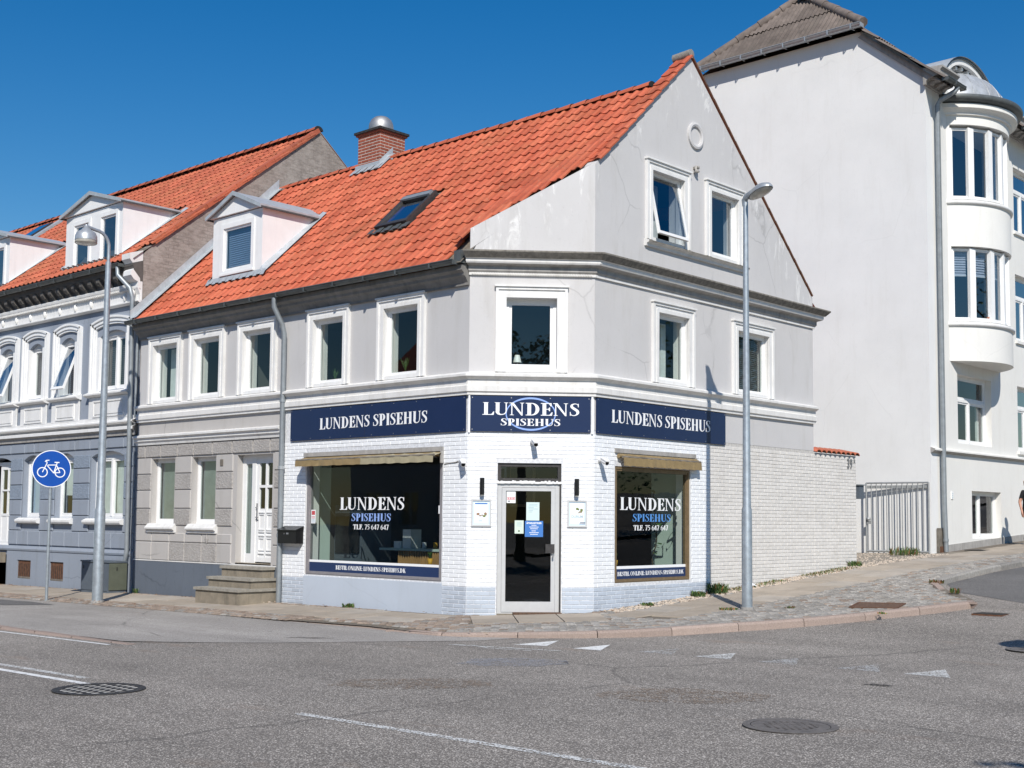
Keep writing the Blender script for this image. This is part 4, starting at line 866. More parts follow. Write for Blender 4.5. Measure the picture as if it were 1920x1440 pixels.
# ================================================================ the blue terraced house
N = thing('terraced_house', 'blue grey terraced house with arched white window surrounds and two dormers', 'house', None, (-16, .3, 0))
XR, XL = -11.07, -21.8
def rzb(y): return 10.8 - .795 * (4.6 - y)
SB = math.atan(.795)
cols = [-19.95, -18.60, -17.10, -15.64, -14.13]         # single windows, then the double one
up = [(c - .36, c + .30) for c in cols] + [(-12.75, -11.66)]
out_up = [(c - .61, c + .61) for c in cols] + [(-13.06, -11.41)]
def arch(u0, u1, z0, z1, rise, n=8): return [(u0, z0), (u1, z0)] + [(u1 - (u1 - u0) * k / n, z1 + rise * (1 - (2 * k / n - 1) ** 2)) for k in range(n + 1)]
low = [(-19.3, -18.55, 1.47), (-16.08, -15.24, 1.47), (-14.52, -13.72, 1.47), (-12.95, -11.58, 1.47)]
holes = [arch(a, b, 4.24, 5.42, .12) for a, b in up] + [arch(a, b, c, 2.80, .12) for a, b, c in low] + [arch(-17.95, -16.72, .74, 2.80, .10)] + [arch(a, b, .06, .36, .09) for a, b in ((-16.15, -15.52), (-14.58, -13.99))]
mb = MB(FL); mb.slab([(XL, -.6), (XR - .02, -.6), (XR - .02, 6.85), (XL, 6.85)], holes, .01, .3, 'blue_stucco', 'blue_stucco'); nw = mb.build('wall', N, 'blue grey plastered street wall')
mb = MB(Fr((XR, 0, 0), R_(90)))
mb.slab([(.01, 3), (.01, 7.05), (.22, 7.30), (4.6, 10.80), (9.2, 7.1), (9.2, 3)], [], 0, .28, 'cement_render'); mb.build('gable_wall', N, 'rough unpainted cement gable rising over the lower roof')
mb = MB(); mb.box(XL, XR, 8.9, 9.2, -.6, 7, 'cement_render'); mb.build('rear_wall', N)
q = MB(FL); q.prof([(.0, .70), (.045, .70), (.055, .74), (.03, .80), (0, .81)], XL, XR - .02, 'blue_stucco'); q.box(XL, -17.96, -.03, .01, -.6, .70, 'blue_plinth'); q.box(-16.70, -16.17, -.03, .01, -.6, .70, 'blue_stucco'); q.box(-15.5, -14.6, -.03, .01, -.6, .70, 'blue_stucco'); q.box(-13.97, XR - .02, -.03, .01, -.6, .70, 'blue_stucco')
for a, b in ((-16.17, -15.5), (-14.6, -13.97)): q.box(a, b, -.03, .01, .48, .70, 'blue_stucco'); q.box(a, b, -.03, .01, -.6, .055, 'blue_stucco')
q.build('plinth', N)
for a, b in ((-16.15, -15.52), (-14.58, -13.99)):
    q = MB(FL); q.box(a - .01, b + .01, .0, .06, .05, .47, 'rust'); q.box(a, b, -.012, .0, .06, .10, 'old_wood')
    for k in range(7): q.box(a + .05 + k * .085, a + .06 + k * .085, -.008, .0, .10, .40, 'iron_dark')
    q.build('cellar_hatch', N)
JZ = [.83, 1.17, 1.52, 1.88, 2.23, 2.56, 2.86]
piers = [(-21.7, -19.35), (-18.5, -18.0), (-16.70, -16.10), (-15.22, -14.54), (-13.70, -12.98), (-11.56, -11.12)]
for r in range(6):
    if r == 0:
        e = [-16.70, -16.25, -15.72, -15.15, -14.58, -14.0, -13.35, -12.7, -12.0, -11.12]; sg = [(-21.7, -20.6), (-20.6, -19.3), (-19.3, -18.0)] + list(zip(e, e[1:]))
    elif r == 1:
        sg = [(a, b) for a, b in piers]
    else: sg = piers
    for a, b in sg:
        if r == 1: pass
        block(FL, a, b, JZ[r], JZ[r + 1], 'rough_block_blue' if (r in (3, 5) and b - a < 1) else 'blue_stucco', nw, .02)
e = [-21.7, -20.4, -19.3, -18.5, -17.95, -17.4, -16.72, -16.03, -15.55, -14.6, -13.66, -13.0, -12.3, -11.6, -11.12]
for a, b in zip(e, e[1:]): block(FL, a, b, 2.97, 3.22, 'blue_stucco', nw, .02)
for i, (a, b, c) in enumerate(low):
    wn_ = window(FL, a, b, c, 2.80, .13, N, mull=((a + b) / 2,) if b - a > 1 else (), g='glass', sill=False, blind=None, fw=.05)
    q = MB(FL); q.box(a + .05, b - .05, .25, .255, 1.5 if i != 2 else 1.98, 2.78, 'slate_blind' if i == 1 else 'curtain_white'); q.build('curtain', wn_)
    q = MB(FL); q.slab(arch(a, b, 2.80, 2.801, .12), [], .15, .2, 'white_paint'); q.build('arch_head', wn_)
    q = MB(FL); q.prof([(0, 1.33), (.10, 1.345), (.12, 1.38), (.12, 1.42), (.02, 1.465), (-.12, 1.47)], a - .12, b + .08, 'white_trim'); q.build('sill', wn_)
D = MB(FL); ring(D, -17.95, -16.72, .74, 2.80, .08, .16, .24, 'white_paint'); ring(D, -17.6, -16.80, .80, 2.72, .10, .18, .22, 'white_paint'); D.box(-17.24, -17.18, .18, .22, .9, 2.62, 'white_paint'); D.box(-17.5, -16.9, .19, .22, .9, 1.5, 'white_paint'); D.box(-17.5, -16.9, .175, .22, 1.5, 1.56, 'white_paint'); D.box(-17.5, -16.9, .175, .22, 2.1, 2.14, 'white_paint')
dn = D.build('door', N, 'white panelled door of the blue house'); q = MB(FL); q.quad((-17.5, .20, 1.56), (-16.9, .20, 1.56), (-16.9, .20, 2.62), (-17.5, .20, 2.62), 'glass'); q.build('pane', dn)
# upper windows with arched surrounds, sills and panels
for i, ((a, b), (oa, ob)) in enumerate(zip(up, out_up)):
    dbl = i == 5
    wn_ = window(FL, a, b, 4.24, 5.44, .12, N, mull=((a + b) / 2,) if dbl else (), open_=20 if i in (2, 4) else 0, g='glass_sky' if i in (2, 4) else 'glass',
                 blind=(5.38, 4.3, 'blind_dark', 24) if i in (3, 4, 5) else None, fw=.045, label='tall window tilted open at the bottom' if i in (2, 4) else None)
    q = MB(FL); n = 10
    def ln(off, d0, d1, w_):
        def z(u): t = (2 * (u - oa) / (ob - oa) - 1); return 5.73 - off + .12 * (1 - t * t)
        for k in range(n):
            ua, ub = oa + off + (ob - oa - 2 * off) * k / n, oa + off + (ob - oa - 2 * off) * (k + 1) / n
            za, zb = z(ua), z(ub)
            q.add([(ua, -d1, za - w_), (ub, -d1, zb - w_), (ub, -d1, zb), (ua, -d1, za), (ua, .02, za - w_), (ub, .02, zb - w_), (ub, .02, zb), (ua, .02, za)], [(0, 1, 2, 3), (3, 2, 6, 7), (0, 4, 5, 1)], 'white_paint')
        q.box(oa + off, oa + off + w_, -d1, .02, 4.2, z(oa + off) , 'white_paint'); q.box(ob - off - w_, ob - off, -d1, .02, 4.2, z(ob - off), 'white_paint')
    ln(0, 0, .075, .045); ln(.045, 0, .045, .05); ln(.095, 0, .06, .035); ln(.13, 0, .035, .05)
    q.box(oa + .18, a + .006, -.01, .118, 4.2, 5.42, 'white_paint'); q.box(b - .006, ob - .18, -.01, .118, 4.2, 5.42, 'white_paint')
    q.slab(arch(a - .02, b + .02, 5.42, 5.421, .12), [], .10, .14, 'white_trim'); q.build('surround', wn_)
    q = MB(FL); q.prof([(0, 4.09), (.08, 4.11), (.14, 4.14), (.14, 4.17), (.02, 4.22), (-.10, 4.225)], oa - .09, ob + .04, ['white_trim', 'white_trim', 'white_trim', 'white_trim', 'white_trim', 'white_trim']); q.build('sill', wn_)
    q = MB(FL); q.box(oa - .02, ob + .0, -.035, .0, 3.62, 4.09, 'white_trim'); q.build('panel', wn_)
    q = MB(FL); ring(q, oa + .18, ob - .18, 3.66, 4.02, .035, -.055, -.035, 'white_trim'); q.box(oa + .25, ob - .25, -.05, -.035, 3.72, 3.96, 'white_trim'); q.build('panel', wn_)
q = MB(FL)
q.prof([(0, 3.22), (.05, 3.22), (.06, 3.30), (.12, 3.34), (.12, 3.40), (.05, 3.42), (.05, 3.47), (.13, 3.50), (.13, 3.53), (.03, 3.56), (.03, 3.64), (0, 3.64)], XL, XR - .02, ['dark_cornice', 'cornice_grey', 'cornice_grey', 'white_trim', 'white_trim', 'cornice_grey', 'white_trim', 'white_trim', 'white_trim', 'white_trim', 'white_trim', 'white_trim']); q.build('string_course', N)
q = MB(FL)
q.prof([(0, 6.0), (.05, 6.0), (.10, 6.03), (.10, 6.05), (.03, 6.06), (.03, 6.29), (.08, 6.31), (.07, 6.34), (.09, 6.37), (.10, 6.41), (.10, 6.43), (0, 6.46)], XL, XR + .0, 'white_trim')
for k in range(140): q.box(XL + .02 + k * .076, XL + .06 + k * .076, -.115, -.07, 6.30, 6.335, 'band_white')
q.build('frieze', N, 'white frieze with small studs')
for k in range(14):
    u = -20.85 + k * .705; q = MB(FL); q.lathe([(.0, .075), (.035, .06), (.045, .0), (.03, -.06), (0, -.085)], (u, -.045, 6.175), 'white_trim', 8); q.box(u - .05, u + .05, -.05, -.03, 6.24, 6.275, 'white_trim'); q.build('stud', N)
q = MB(FL); q.prof([(0, 6.45), (.05, 6.45), (.06, 6.52), (.19, 6.66), (.21, 6.68), (.22, 6.74), (.235, 6.77), (.235, 6.82), (0, 6.9)], XL, XR + .0, 'dark_cornice'); q.build('eaves_cornice', N, 'dark moulded eaves with a row of brackets')
mo = MB(FL); mo.prof([(.0, 0), (.02, -.14), (.07, -.17), (.11, -.10), (.16, -.08), (.20, -.03), (.20, .05), (0, .05)], -.065, .065, 'dark_cornice'); mo = mo.build('bracket', mesh_only=True)
for k in range(29): inst('bracket', mo, Matrix.Translation((XL + .25 + k * .36, -.02, 6.60)), N)
q = MB(FL); q.prof([(0, 5.98), (.06, 6.0), (.05, 6.18), (.11, 6.32), (.10, 6.44), (.20, 6.48), (.27, 6.56), (.26, 6.66), (.18, 6.73), (.14, 6.76), (.22, 6.80), (.31, 6.90), (.31, 7.02), (0, 7.12)], -11.40, -11.08, 'white_trim'); q.lathe([(0, .1), (.05, .05), (.06, 0), (.04, -.08), (0, -.1)], (-11.24, -.13, 6.2), 'white_trim', 8); q.build('corner_console', N, 'white carved console at the end of the eaves')
gutter(FL, XL, -11.42, -.31, 6.84, .07, N)
pipe([(-11.56, -.31, 6.78), (-11.54, -.31, 6.60), (-11.22, -.20, 6.30), (-11.20, -.15, 6.1), (-11.20, -.10, .80), (-11.24, -.10, .62), (-11.36, -.12, .5), (-11.36, -.12, -.04)], .048, N)
q = MB(); q.tube([(-11.12, -.06, 2.95), (-11.10, -.06, 2.6), (-11.13, -.06, 1.2), (-11.11, -.05, .2)], .012, 'galv_light', 6); q.tube([(-11.15, -.03, 5.4), (-11.15, -.03, 3.6)], .03, 'zinc', 8); q.build('cable', N)
# roof
rb = MB(); rb.add([(XL, -.24, rzb(-.24) - .04), (XR + .02, -.24, rzb(-.24) - .04), (XR + .02, 4.55, rzb(4.55) - .05), (XL, 4.55, rzb(4.55) - .05)], [(0, 1, 2, 3)], 'sett_bed'); rb.add([(XL, 4.6, 10.76), (XR + .02, 4.6, 10.76), (XR, 9.4, 6.95), (XL, 9.4, 6.95)], [(0, 1, 2, 3)], 'clay_tile_old'); rb = rb.build('roof', N, 'orange pantile roof of the blue house')
D1 = (-14.50, -12.02); D2 = (-19.80, -17.30)
def keepb(x, y, s_):
    for a, b in (D1, D2):
        if a < x < b and y < 2.0 and y > -.05: return y > 1.58 + .5 * (1 - abs(x - (a + b) / 2) / ((b - a) / 2))
    if x > -11.5 and y < .2: return False
    return True
lay_tiles(rb, XL, XR + .04, -.33, rzb(-.33) - .01, SB, 4.87 / math.cos(SB) - .05, keepb, 'clay_tile_old', 300, rowh=.32, W=.21)
ridge(rb, XL, XR, 4.58, 10.82, 'clay_tile_old')
vb = MB(); vb.box(-.10, .10, 0, .34, .0, .03, 'clay_tile_old'); vb.box(.09, .11, 0, .34, -.07, .03, 'clay_tile_old'); vb = vb.build('verge_tile', mesh_only=True)
for k in range(17):
    s_ = .05 + k * .325; inst('verge_tile', vb, Matrix.Translation((XR - .06, .18 + s_ * math.cos(SB), rzb(.18) + s_ * math.sin(SB) + .03)) @ Matrix.Rotation(SB + .02, 4, 'X'), rb)
dormer(N, *D1, .04, 7.08, 8.33, 8.71, rzb, .795, [(-14.10, -13.46, 7.14, 8.10), (-12.92, -12.28, 7.14, 8.12)], False, 'white double window dormer nearest the cement gable')
dormer(N, *D2, .04, 7.08, 8.33, 8.71, rzb, .795, [(-19.40, -18.76, 7.14, 8.10), (-18.22, -17.58, 7.14, 8.12)], False, 'white dormer cut by the left edge of the picture')
room(FL, XL + .2, XR - .3, 3.6, 5.8, .31, 3.0, N); room(FL, XL + .2, XR - .3, .6, 3.1, .31, 3.0, N)
# farther house with its roof
F_ = thing('terraced_house', 'farther house of which only an orange roof with a skylight shows at the left', 'house', None, (-26, .3, 0))
q = MB(FL); q.slab([(-30, -.6), (-21.84, -.6), (-21.84, 6.7), (-30, 6.7)], [hole(-28, -27, 1.4, 2.8), hole(-25, -24, 1.4, 2.8), hole(-28, -27, 4.2, 5.6), hole(-25, -24, 4.2, 5.6)], 0, .3, 'cream_stucco'); q.build('wall', F_)
for a in (-28, -25):
    for b in (1.4, 4.2): window(FL, a, a + 1, b, b + 1.4, .12, F_)
room(FL, -29.5, -22.2, .6, 6.0, .31, 3, F_)
q = MB(FL); q.slab([(8.9, -.6)] and [(-30, -.6), (-21.84, -.6), (-21.84, 6.7), (-30, 6.7)], [], 8.9, 9.2, 'cream_stucco'); q.build('rear_wall', F_)
def rzf(y): return 10.36 - .795 * (4.05 - y)
q = MB(); q.add([(-30, -.5, rzf(-.5) - .05), (-21.84, -.5, rzf(-.5) - .05), (-21.84, 4.05, 10.31), (-30, 4.05, 10.31)], [(0, 1, 2, 3)], 'sett_bed'); q.add([(-30, 4.05, 10.33), (-21.84, 4.05, 10.33), (-21.84, 9.3, 6.5), (-30, 9.3, 6.5)], [(0, 1, 2, 3)], 'clay_tile_old')
q.box(-22.1, -21.82, -.5, -.4, 6, 7, 'cream_stucco'); rr = q.build('roof', F_)
lay_tiles(rr, -30, -22.1, -.56, rzf(-.56), SB, 4.6 / math.cos(SB), lambda x, y, s_: not (-23.2 < x < -22.3 and 2.9 < y < 3.75), 'clay_tile_old', 0); ridge(rr, -30, -21.9, 4.07, 10.4, 'clay_tile_old')
q = MB(Matrix.Translation((0, 0, rzf(0))) @ Matrix.Rotation(SB, 4, 'X')); q.box(-22.12, -21.86, -.5, 5.1, .0, .07, 'zinc_pale'); q.build('flashing', rr)
q = MB(Matrix.Translation((0, 2.95, rzf(2.95))) @ Matrix.Rotation(SB, 4, 'X')); q.box(-23.15, -22.35, 0, 1.0, -.02, .08, 'black_frame'); sk_ = q.build('skylight', F_); g = MB(q.M); g.add([(-23.08, .08, .085), (-22.42, .08, .085), (-22.42, .9, .085), (-23.08, .9, .085)], [(0, 1, 2, 3)], 'glass_sky'); g.build('pane', sk_)

# ================================================================ the tall white building
W = thing('apartment_building', 'tall white apartment building with round oriel and blank side wall', 'building', None, (-4, 16, .8))
YS = 13.65; FS = Fr((0, YS, 0), 0)
mb = MB(FS); mb.slab([(-7.8, 0), (0, 0), (0, 11.98), (-1.58, 13.45), (-6.22, 13.45), (-7.8, 11.98)], [], 0, .35, 'white_stucco'); mb.build('side_wall', W, 'blank white side wall')
mb = MB(FRT); YE = 34.0; YT = YS + .352
th = [hole(15.18, 17.20, 3.44, 5.10), hole(15.92, 17.72, 1.17, 2.32)]
rows = [(9.24, 10.94), (6.34, 8.08), (3.44, 5.12)]
cw = [18.92, 22.3, 25.6, 28.9]
for c in cw:
    for a, b in rows: th.append(hole(c, c + 1.7, a, b))
th += [hole(19.4, 20.8, 1.4, 2.4), hole(25.7, 27.2, 1.7, 2.7)]
BC, BXc, BR = 16.28, -1.0, 1.8
th += [hole(14.95, 17.62, 9.30, 11.1), hole(14.95, 17.62, 6.4, 8.1)]
mb.slab([(YT, .2), (YE, .2), (YE, 11.95), (YT, 11.95)], th, 0, .3, 'cream_stucco'); mb.build('wall', W, 'off white street wall')
mb = MB(); mb.box(-7.8, -7.5, YS, YE, 0, 12, 'white_stucco'); mb.box(-7.8, 0, YE, YE + .3, 0, 12, 'white_stucco'); mb.build('rear_wall', W)
q = MB(FRT); q.prof([(0, 3.15), (.05, 3.16), (.11, 3.20), (.11, 3.235), (.02, 3.27), (0, 3.27)], YS + .0, YE, ['cornice_grey', 'cornice_grey', 'cream_stucco', 'cream_stucco', 'cream_stucco', 'cream_stucco']); q.box(YS, YE, -.02, 0, .0, 0.0, 'cream_stucco') if False else None; q.build('string_course', W)
def plinth():
    q = MB(FRT); y = YS + .6
    pts = []
    while y < YE: pts.append(y); y += 2
    for a, b in zip(pts, pts[1:]): q.add([(a, -.02, hz(0, a) - .2), (b, -.02, hz(0, b) - .2), (b, -.02, hz(0, b) + .14), (a, -.02, hz(0, a) + .14), (a, 0, hz(0, a) + .14), (b, 0, hz(0, b) + .14)], [(0, 1, 2, 3), (3, 2, 5, 4)], 'cornice_grey')
    q.build('plinth', W)
plinth()
for c in cw:
    for a, b in rows:
        wn_ = window(FRT, c, c + 1.7, a, b, .14, W, mull=(c + .85,), trans=(a + (b - a) * .66,), g='glass_sky', fw=.05, sill=False)
        q = MB(FRT); q.prof([(0, a - .1), (.06, a - .1), (.06, a - .03), (-.1, a)], c - .06, c + 1.76, 'cream_stucco'); q.build('sill', wn_)
wn_ = window(FRT, 15.18, 17.20, 3.44, 5.10, .16, W, mull=(16.19,), trans=(4.50,), g='glass', fw=.06, sill=False, label='ground floor window with top light under the oriel')
q = MB(FRT); q.box(17.0, 17.13, .3, .34, 3.5, 4.5, 'curtain_white'); q.build('curtain', wn_)
window(FRT, 15.92, 17.72, 1.17, 2.32, .16, W, mull=(16.72,), g='glass', fw=.06, sill=False, label='low basement window beside the pavement')
window(FRT, 19.4, 20.8, 1.4, 2.4, .16, W, mull=(20.1,)); window(FRT, 25.7, 27.2, 1.7, 2.7, .16, W, mull=(26.4,))
# eaves, roof
q = MB(FRT); q.prof([(0, 11.72), (.06, 11.72), (.08, 11.80), (.12, 11.84), (.40, 11.90), (.42, 12.0), (.48, 12.05), (.48, 12.09), (0, 12.12)], YS - .12, 14.5, 'cornice_grey'); q.prof([(0, 11.72), (.06, 11.72), (.08, 11.80), (.12, 11.84), (.40, 11.90), (.42, 12.0), (.48, 12.05), (.48, 12.09), (0, 12.12)], 18.1, YE, 'cornice_grey')
q.build('cornice', W)
mo = MB(FRT); mo.prof([(.06, 11.76), (.12, 11.74), (.18, 11.80), (.30, 11.82), (.36, 11.88), (.06, 11.90)], -.07, .07, 'cornice_grey'); mo = mo.build('bracket', mesh_only=True)
for k in range(44):
    y = 13.75 + k * .32
    if 14.5 < y < 18.15: continue
    inst('bracket', mo, Matrix.Translation((0, y, 0)), W)
gutter(FRT, YS - .15, 14.50, -.55, 11.78, .08, W); gutter(FRT, 18.3, YE, -.55, 11.78, .08, W)
gutter(FS, -6.35, -1.45, -.26, 13.56, .10, W, 'galv_light', hooks=.62)
q = MB(FS); q.add([(-.0, -.06, 11.90), (.42, -.06, 11.74), (-1.45, -.06, 13.42), (-1.66, -.06, 13.30), (-.0, .0, 11.90), (.42, .0, 11.74), (-1.45, .0, 13.42), (-1.66, .0, 13.30)], [(0, 1, 2, 3), (0, 4, 5, 1), (1, 5, 6, 2), (3, 2, 6, 7), (0, 3, 7, 4)], 'cornice_grey'); q.build('barge_board', W, 'grey weathered board along the sloping eaves')
pipe([(.55, 14.20, 11.72), (.50, 14.16, 11.62), (.18, 14.06, 11.45), (.11, 14.06, 11.35), (.11, 14.10, 2.0), (.11, 14.13, 1.40), (.11, 14.16, .88)], .058, W)
pipe([(.09, 19.55, 3.3), (.06, 19.58, 3.0), (.06, 19.6, 1.2)], .025, W, 'white_trim')
rsl = .83; ra = math.atan(rsl)
rs = MB()
def fz(x): return 12.12 + rsl * (-x)
HP = (-3.9, 14.95, 15.36)
def roof_sheet(mb, x, y, L, Wd, M, rn): pass
q = MB(); q.add([(.5, YS - .2, fz(.5) - .05), (.5, 14.5, fz(.5) - .05), (-.25, 14.5, fz(-.25) - .05), (-.25, 18.2, fz(-.25) - .05), (.5, 18.2, fz(.5) - .05), (.5, YE, fz(.5) - .05), (-3.9, YE, fz(-3.9) - .05), (-3.9, 14.95, fz(-3.9) - .05), (-1.5, YS - .18, fz(-1.5) - .05)], [(0, 1, 2, 8), (2, 3, 7, 8), (3, 4, 5, 6, 7)], 'fibre_cement'); q.add([(-8.3, YS - .2, fz(.5) - .05), (-8.3, YE, fz(.5) - .05), (-3.9, YE, fz(-3.9) - .05), (-3.9, 14.95, fz(-3.9) - .05), (-6.3, YS - .18, fz(-1.5) - .05)], [(4, 3, 2, 1, 0)], 'fibre_cement')
q.add([(-1.45, YS - .2, 13.50), (-6.35, YS - .2, 13.50), (-3.9, 14.95, 15.30)], [(0, 2, 1)], 'fibre_cement'); wr = q.build('roof', W, 'mossy grey corrugated roof with hipped end')
# corrugated sheets
def corrugated(parent, clip, org, xax, yax, cols_, rows_, sw=.9, sl_=1.05):
    nx, wv = 12, .0 ; nz = Vector(xax).cross(Vector(yax)).normalized(); X_, Y_ = Vector(xax).normalized(), Vector(yax).normalized()
    for c in cols_:
        for r in rows_:
            v = []; ok = 0; rr = random.Random(c * 31 + r)
            lift = rr.uniform(0, .02); k_ = 14
            for j in (0, 1):
                for i in range(k_ + 1):
                    a = c * sw + sw * 1.02 * i / k_; b = r * sl_ + (sl_ + .06) * j
                    lo, hi = clip(a)
                    b = max(lo, min(hi, b))
                    p = Vector(org) + X_ * a + Y_ * b + nz * (.028 * math.sin(i * math.pi) + .022 * (1 if i % 2 else -1) + .04 + (.035 if j == 0 else 0) + lift)
                    v.append(tuple(p))
            f = []
            bb_ = []
            for i in range(k_ + 1):
                lo, hi = clip(c * sw + sw * 1.02 * i / k_); bb_.append((max(lo, min(hi, r * sl_)), max(lo, min(hi, r * sl_ + sl_ + .06))))
            for i in range(k_):
                if bb_[i][1] - bb_[i][0] > .02 or bb_[i + 1][1] - bb_[i + 1][0] > .02: f.append((i, i + 1, k_ + 2 + i, k_ + 1 + i))
            if f:
                mb = MB(); mb.add(v, f, 'fibre_cement'); mb.build('roof_sheet', parent)
hb = math.hypot(15.36 - 13.5, 14.95 - YS + .2); hx0 = 4.9
def clip_h(a): t = max(0, min(1, (2.45 - abs(a - 2.45)) / 2.45)); return (0, hb * t)
corrugated(wr, clip_h, (-6.35, YS - .2, 13.50), (1, 0, 0), (0, 14.95 - YS + .2, 1.86), range(6), range(3))
def clip_f(a): 
    # front plane: a along +y from YS-.2, b up the slope from x=.5
    s0 = (.5 + 3.9) / math.cos(ra)
    if 1.05 < a < 4.75: return (.75 / math.cos(ra), s0)
    if a < 1.5: return (0, ((.5 + 1.5) + 2.4 * a / 1.5) / math.cos(ra))
    return (0, s0)
corrugated(wr, clip_f, (.5, YS - .2, fz(.5)), (0, 1, 0), (-1, 0, rsl), range(0, 14), range(6))
for a, b in (((-1.45, YS - .2, 13.58), (-3.9, 14.95, 15.42)), ((-6.35, YS - .2, 13.58), (-3.9, 14.95, 15.42))):
    q = MB(); A_, B_ = Vector(a), Vector(b); n = 5
    for k in range(n): q.tube([A_.lerp(B_, k / n), A_.lerp(B_, (k + 1.08) / n)], [.13, .11], 'fibre_cement', 8)
    q.build('hip_cap', wr)
q = MB(); q.tube([(-3.9, 14.95, 15.42), (-3.9, YE, 15.42)], .12, 'fibre_cement', 8); q.build('ridge_cap', wr)
# oriel
O_ = MB()
def arcv(r, z, a0, a1, n): return [(BXc + r * math.cos(a0 + (a1 - a0) * i / n), BC + r * math.sin(a0 + (a1 - a0) * i / n), z) for i in range(n + 1)]
A0 = math.acos(-BXc / BR); n = 28
def drum(mb, prof_, m, a=None, n=28, flat=False):
    vs = []
    for r, z in prof_:
        aa = math.acos(max(-1, min(1, (-BXc) / r))) if a is None else a
        vs += arcv(r, z, -aa, aa, n)
    k = n + 1
    mb.add(vs, [(j * k + i, j * k + i + 1, (j + 1) * k + i + 1, (j + 1) * k + i) for j in range(len(prof_) - 1) for i in range(n)], m, smooth=not flat)
drum(O_, [(BR, 5.37), (BR, 6.30)], 'cream_stucco'); drum(O_, [(BR, 8.12), (BR, 9.24)], 'cream_stucco'); drum(O_, [(BR, 11.08), (BR, 11.33)], 'cream_stucco')
sf = arcv(BR, 5.37, -A0, A0, n); O_.add(sf, [tuple(range(n, -1, -1))], 'cream_stucco')
for z in (6.30, 9.24): s2 = arcv(BR, z + .02, -A0, A0, n); O_.add(s2, [tuple(range(n + 1))], 'cream_stucco')
for z in (8.12, 11.08): s2 = arcv(BR, z, -A0, A0, n); O_.add(s2, [tuple(range(n, -1, -1))], 'cream_stucco')
for aa in (-A0, A0):
    for z0, z1 in ((6.30, 8.12), (9.24, 11.08)):
        b = aa * .96; v1 = arcv(BR, z0, min(aa, b), max(aa, b), 2); v2 = arcv(BR, z1, min(aa, b), max(aa, b), 2); O_.add(v1 + v2, [(0, 1, 4, 3), (1, 2, 5, 4)], 'cream_stucco')
orl = O_.build('oriel', W, 'rounded two storey oriel')
q = MB(); drum(q, [(BR, 11.30), (BR + .06, 11.31), (BR + .06, 11.36), (BR + .14, 11.42), (BR + .20, 11.44), (BR + .20, 11.54), (BR + .12, 11.56)], 'cream_stucco', flat=True); drum(q, [(BR + .12, 11.56), (BR + .30, 11.60), (BR + .34, 11.68), (BR + .32, 11.73), (BR + .2, 11.75), (BR - .1, 11.78)], 'dark_gutter'); q.build('cornice', orl)
for z in (6.30, 9.24):
    q = MB(); drum(q, [(BR, z - .10), (BR + .05, z - .09), (BR + .06, z - .02), (BR - .1, z + .05)], 'white_trim'); q.build('sill', orl)
    wh = 1.66; zt = z + .13 + wh; g4 = 4; aw = A0 * .90; ed = [-aw, -aw * .30, aw * .34, aw] ; ed = [-aw, -.32, .10, .50, aw]
    aw = A0 * .96; ed = [-aw, -.635, -.29, .03, .34, .65, aw]
    f = MB(); gl = []
    for i in range(6):
        p0 = Vector((BXc + (BR - .1) * math.cos(ed[i]), BC + (BR - .1) * math.sin(ed[i]), 0)); p1 = Vector((BXc + (BR - .1) * math.cos(ed[i + 1]), BC + (BR - .1) * math.sin(ed[i + 1]), 0))
        d = p1 - p0; L = d.length; f.M = Fr(p0, math.atan2(d.y, d.x)); ring(f, 0.03, L - .03, z + .04, zt, .06, 0, .06, 'white_paint', wb=.09)
        f.box(-.085 if i else -.02, .085 if i else .06, -.03, .07, z + .02, zt, 'white_paint')
        if i == 5: f.box(L - .06, L + .05, -.03, .07, z + .02, zt, 'white_paint')
        gl.append((Matrix(f.M), L))
    fo = f.build('window_frame', orl)
    for gi, (M_, L) in enumerate(gl):
        g = MB(M_); g.quad((.1, .03, z + .13), (L - .1, .03, z + .13), (L - .1, .03, zt - .07), (.1, .03, zt - .07), 'glass_sky'); g.build('pane', orl)
        if z < 7 and gi < 5:
            b_ = MB(M_)
            for k in range(9): b_.quad((.1, .12, zt - .62 + k * .06), (L - .1, .12, zt - .62 + k * .06), (L - .1, .14, zt - .57 + k * .06), (.1, .14, zt - .57 + k * .06), 'blind_pale')
            b_.box(.1, L - .1, .11, .14, zt - .65, zt - .62, 'white_paint'); b_.build('blind', orl)
q = MB(); dr = []
for k in range(9): a = k / 8 * math.pi / 2; dr.append((BR * .93 * math.cos(a) + .001, 11.74 + 1.02 * math.sin(a)))
vs = []; nn = 28
for j, (r, z) in enumerate(dr):
    sc_ = r / dr[0][0]
    for i in range(nn + 1):
        t = -math.pi / 2 + math.pi * i / nn; vs.append((max(-.9, -.55 + (BR - .5) * sc_ * math.cos(t)), BC + 1.5 * sc_ * math.sin(t), z))
q.add(vs, [(j * (nn + 1) + i, j * (nn + 1) + i + 1, (j + 1) * (nn + 1) + i + 1, (j + 1) * (nn + 1) + i) for j in range(8) for i in range(nn)], 'lead', smooth=True)
for i in range(2, nn - 1, 3): q.tube([vs[j * (nn + 1) + i] for j in range(9)], .014, 'lead', 5, cap=False)
q.build('dome', orl, 'small lead dome with raised seams')
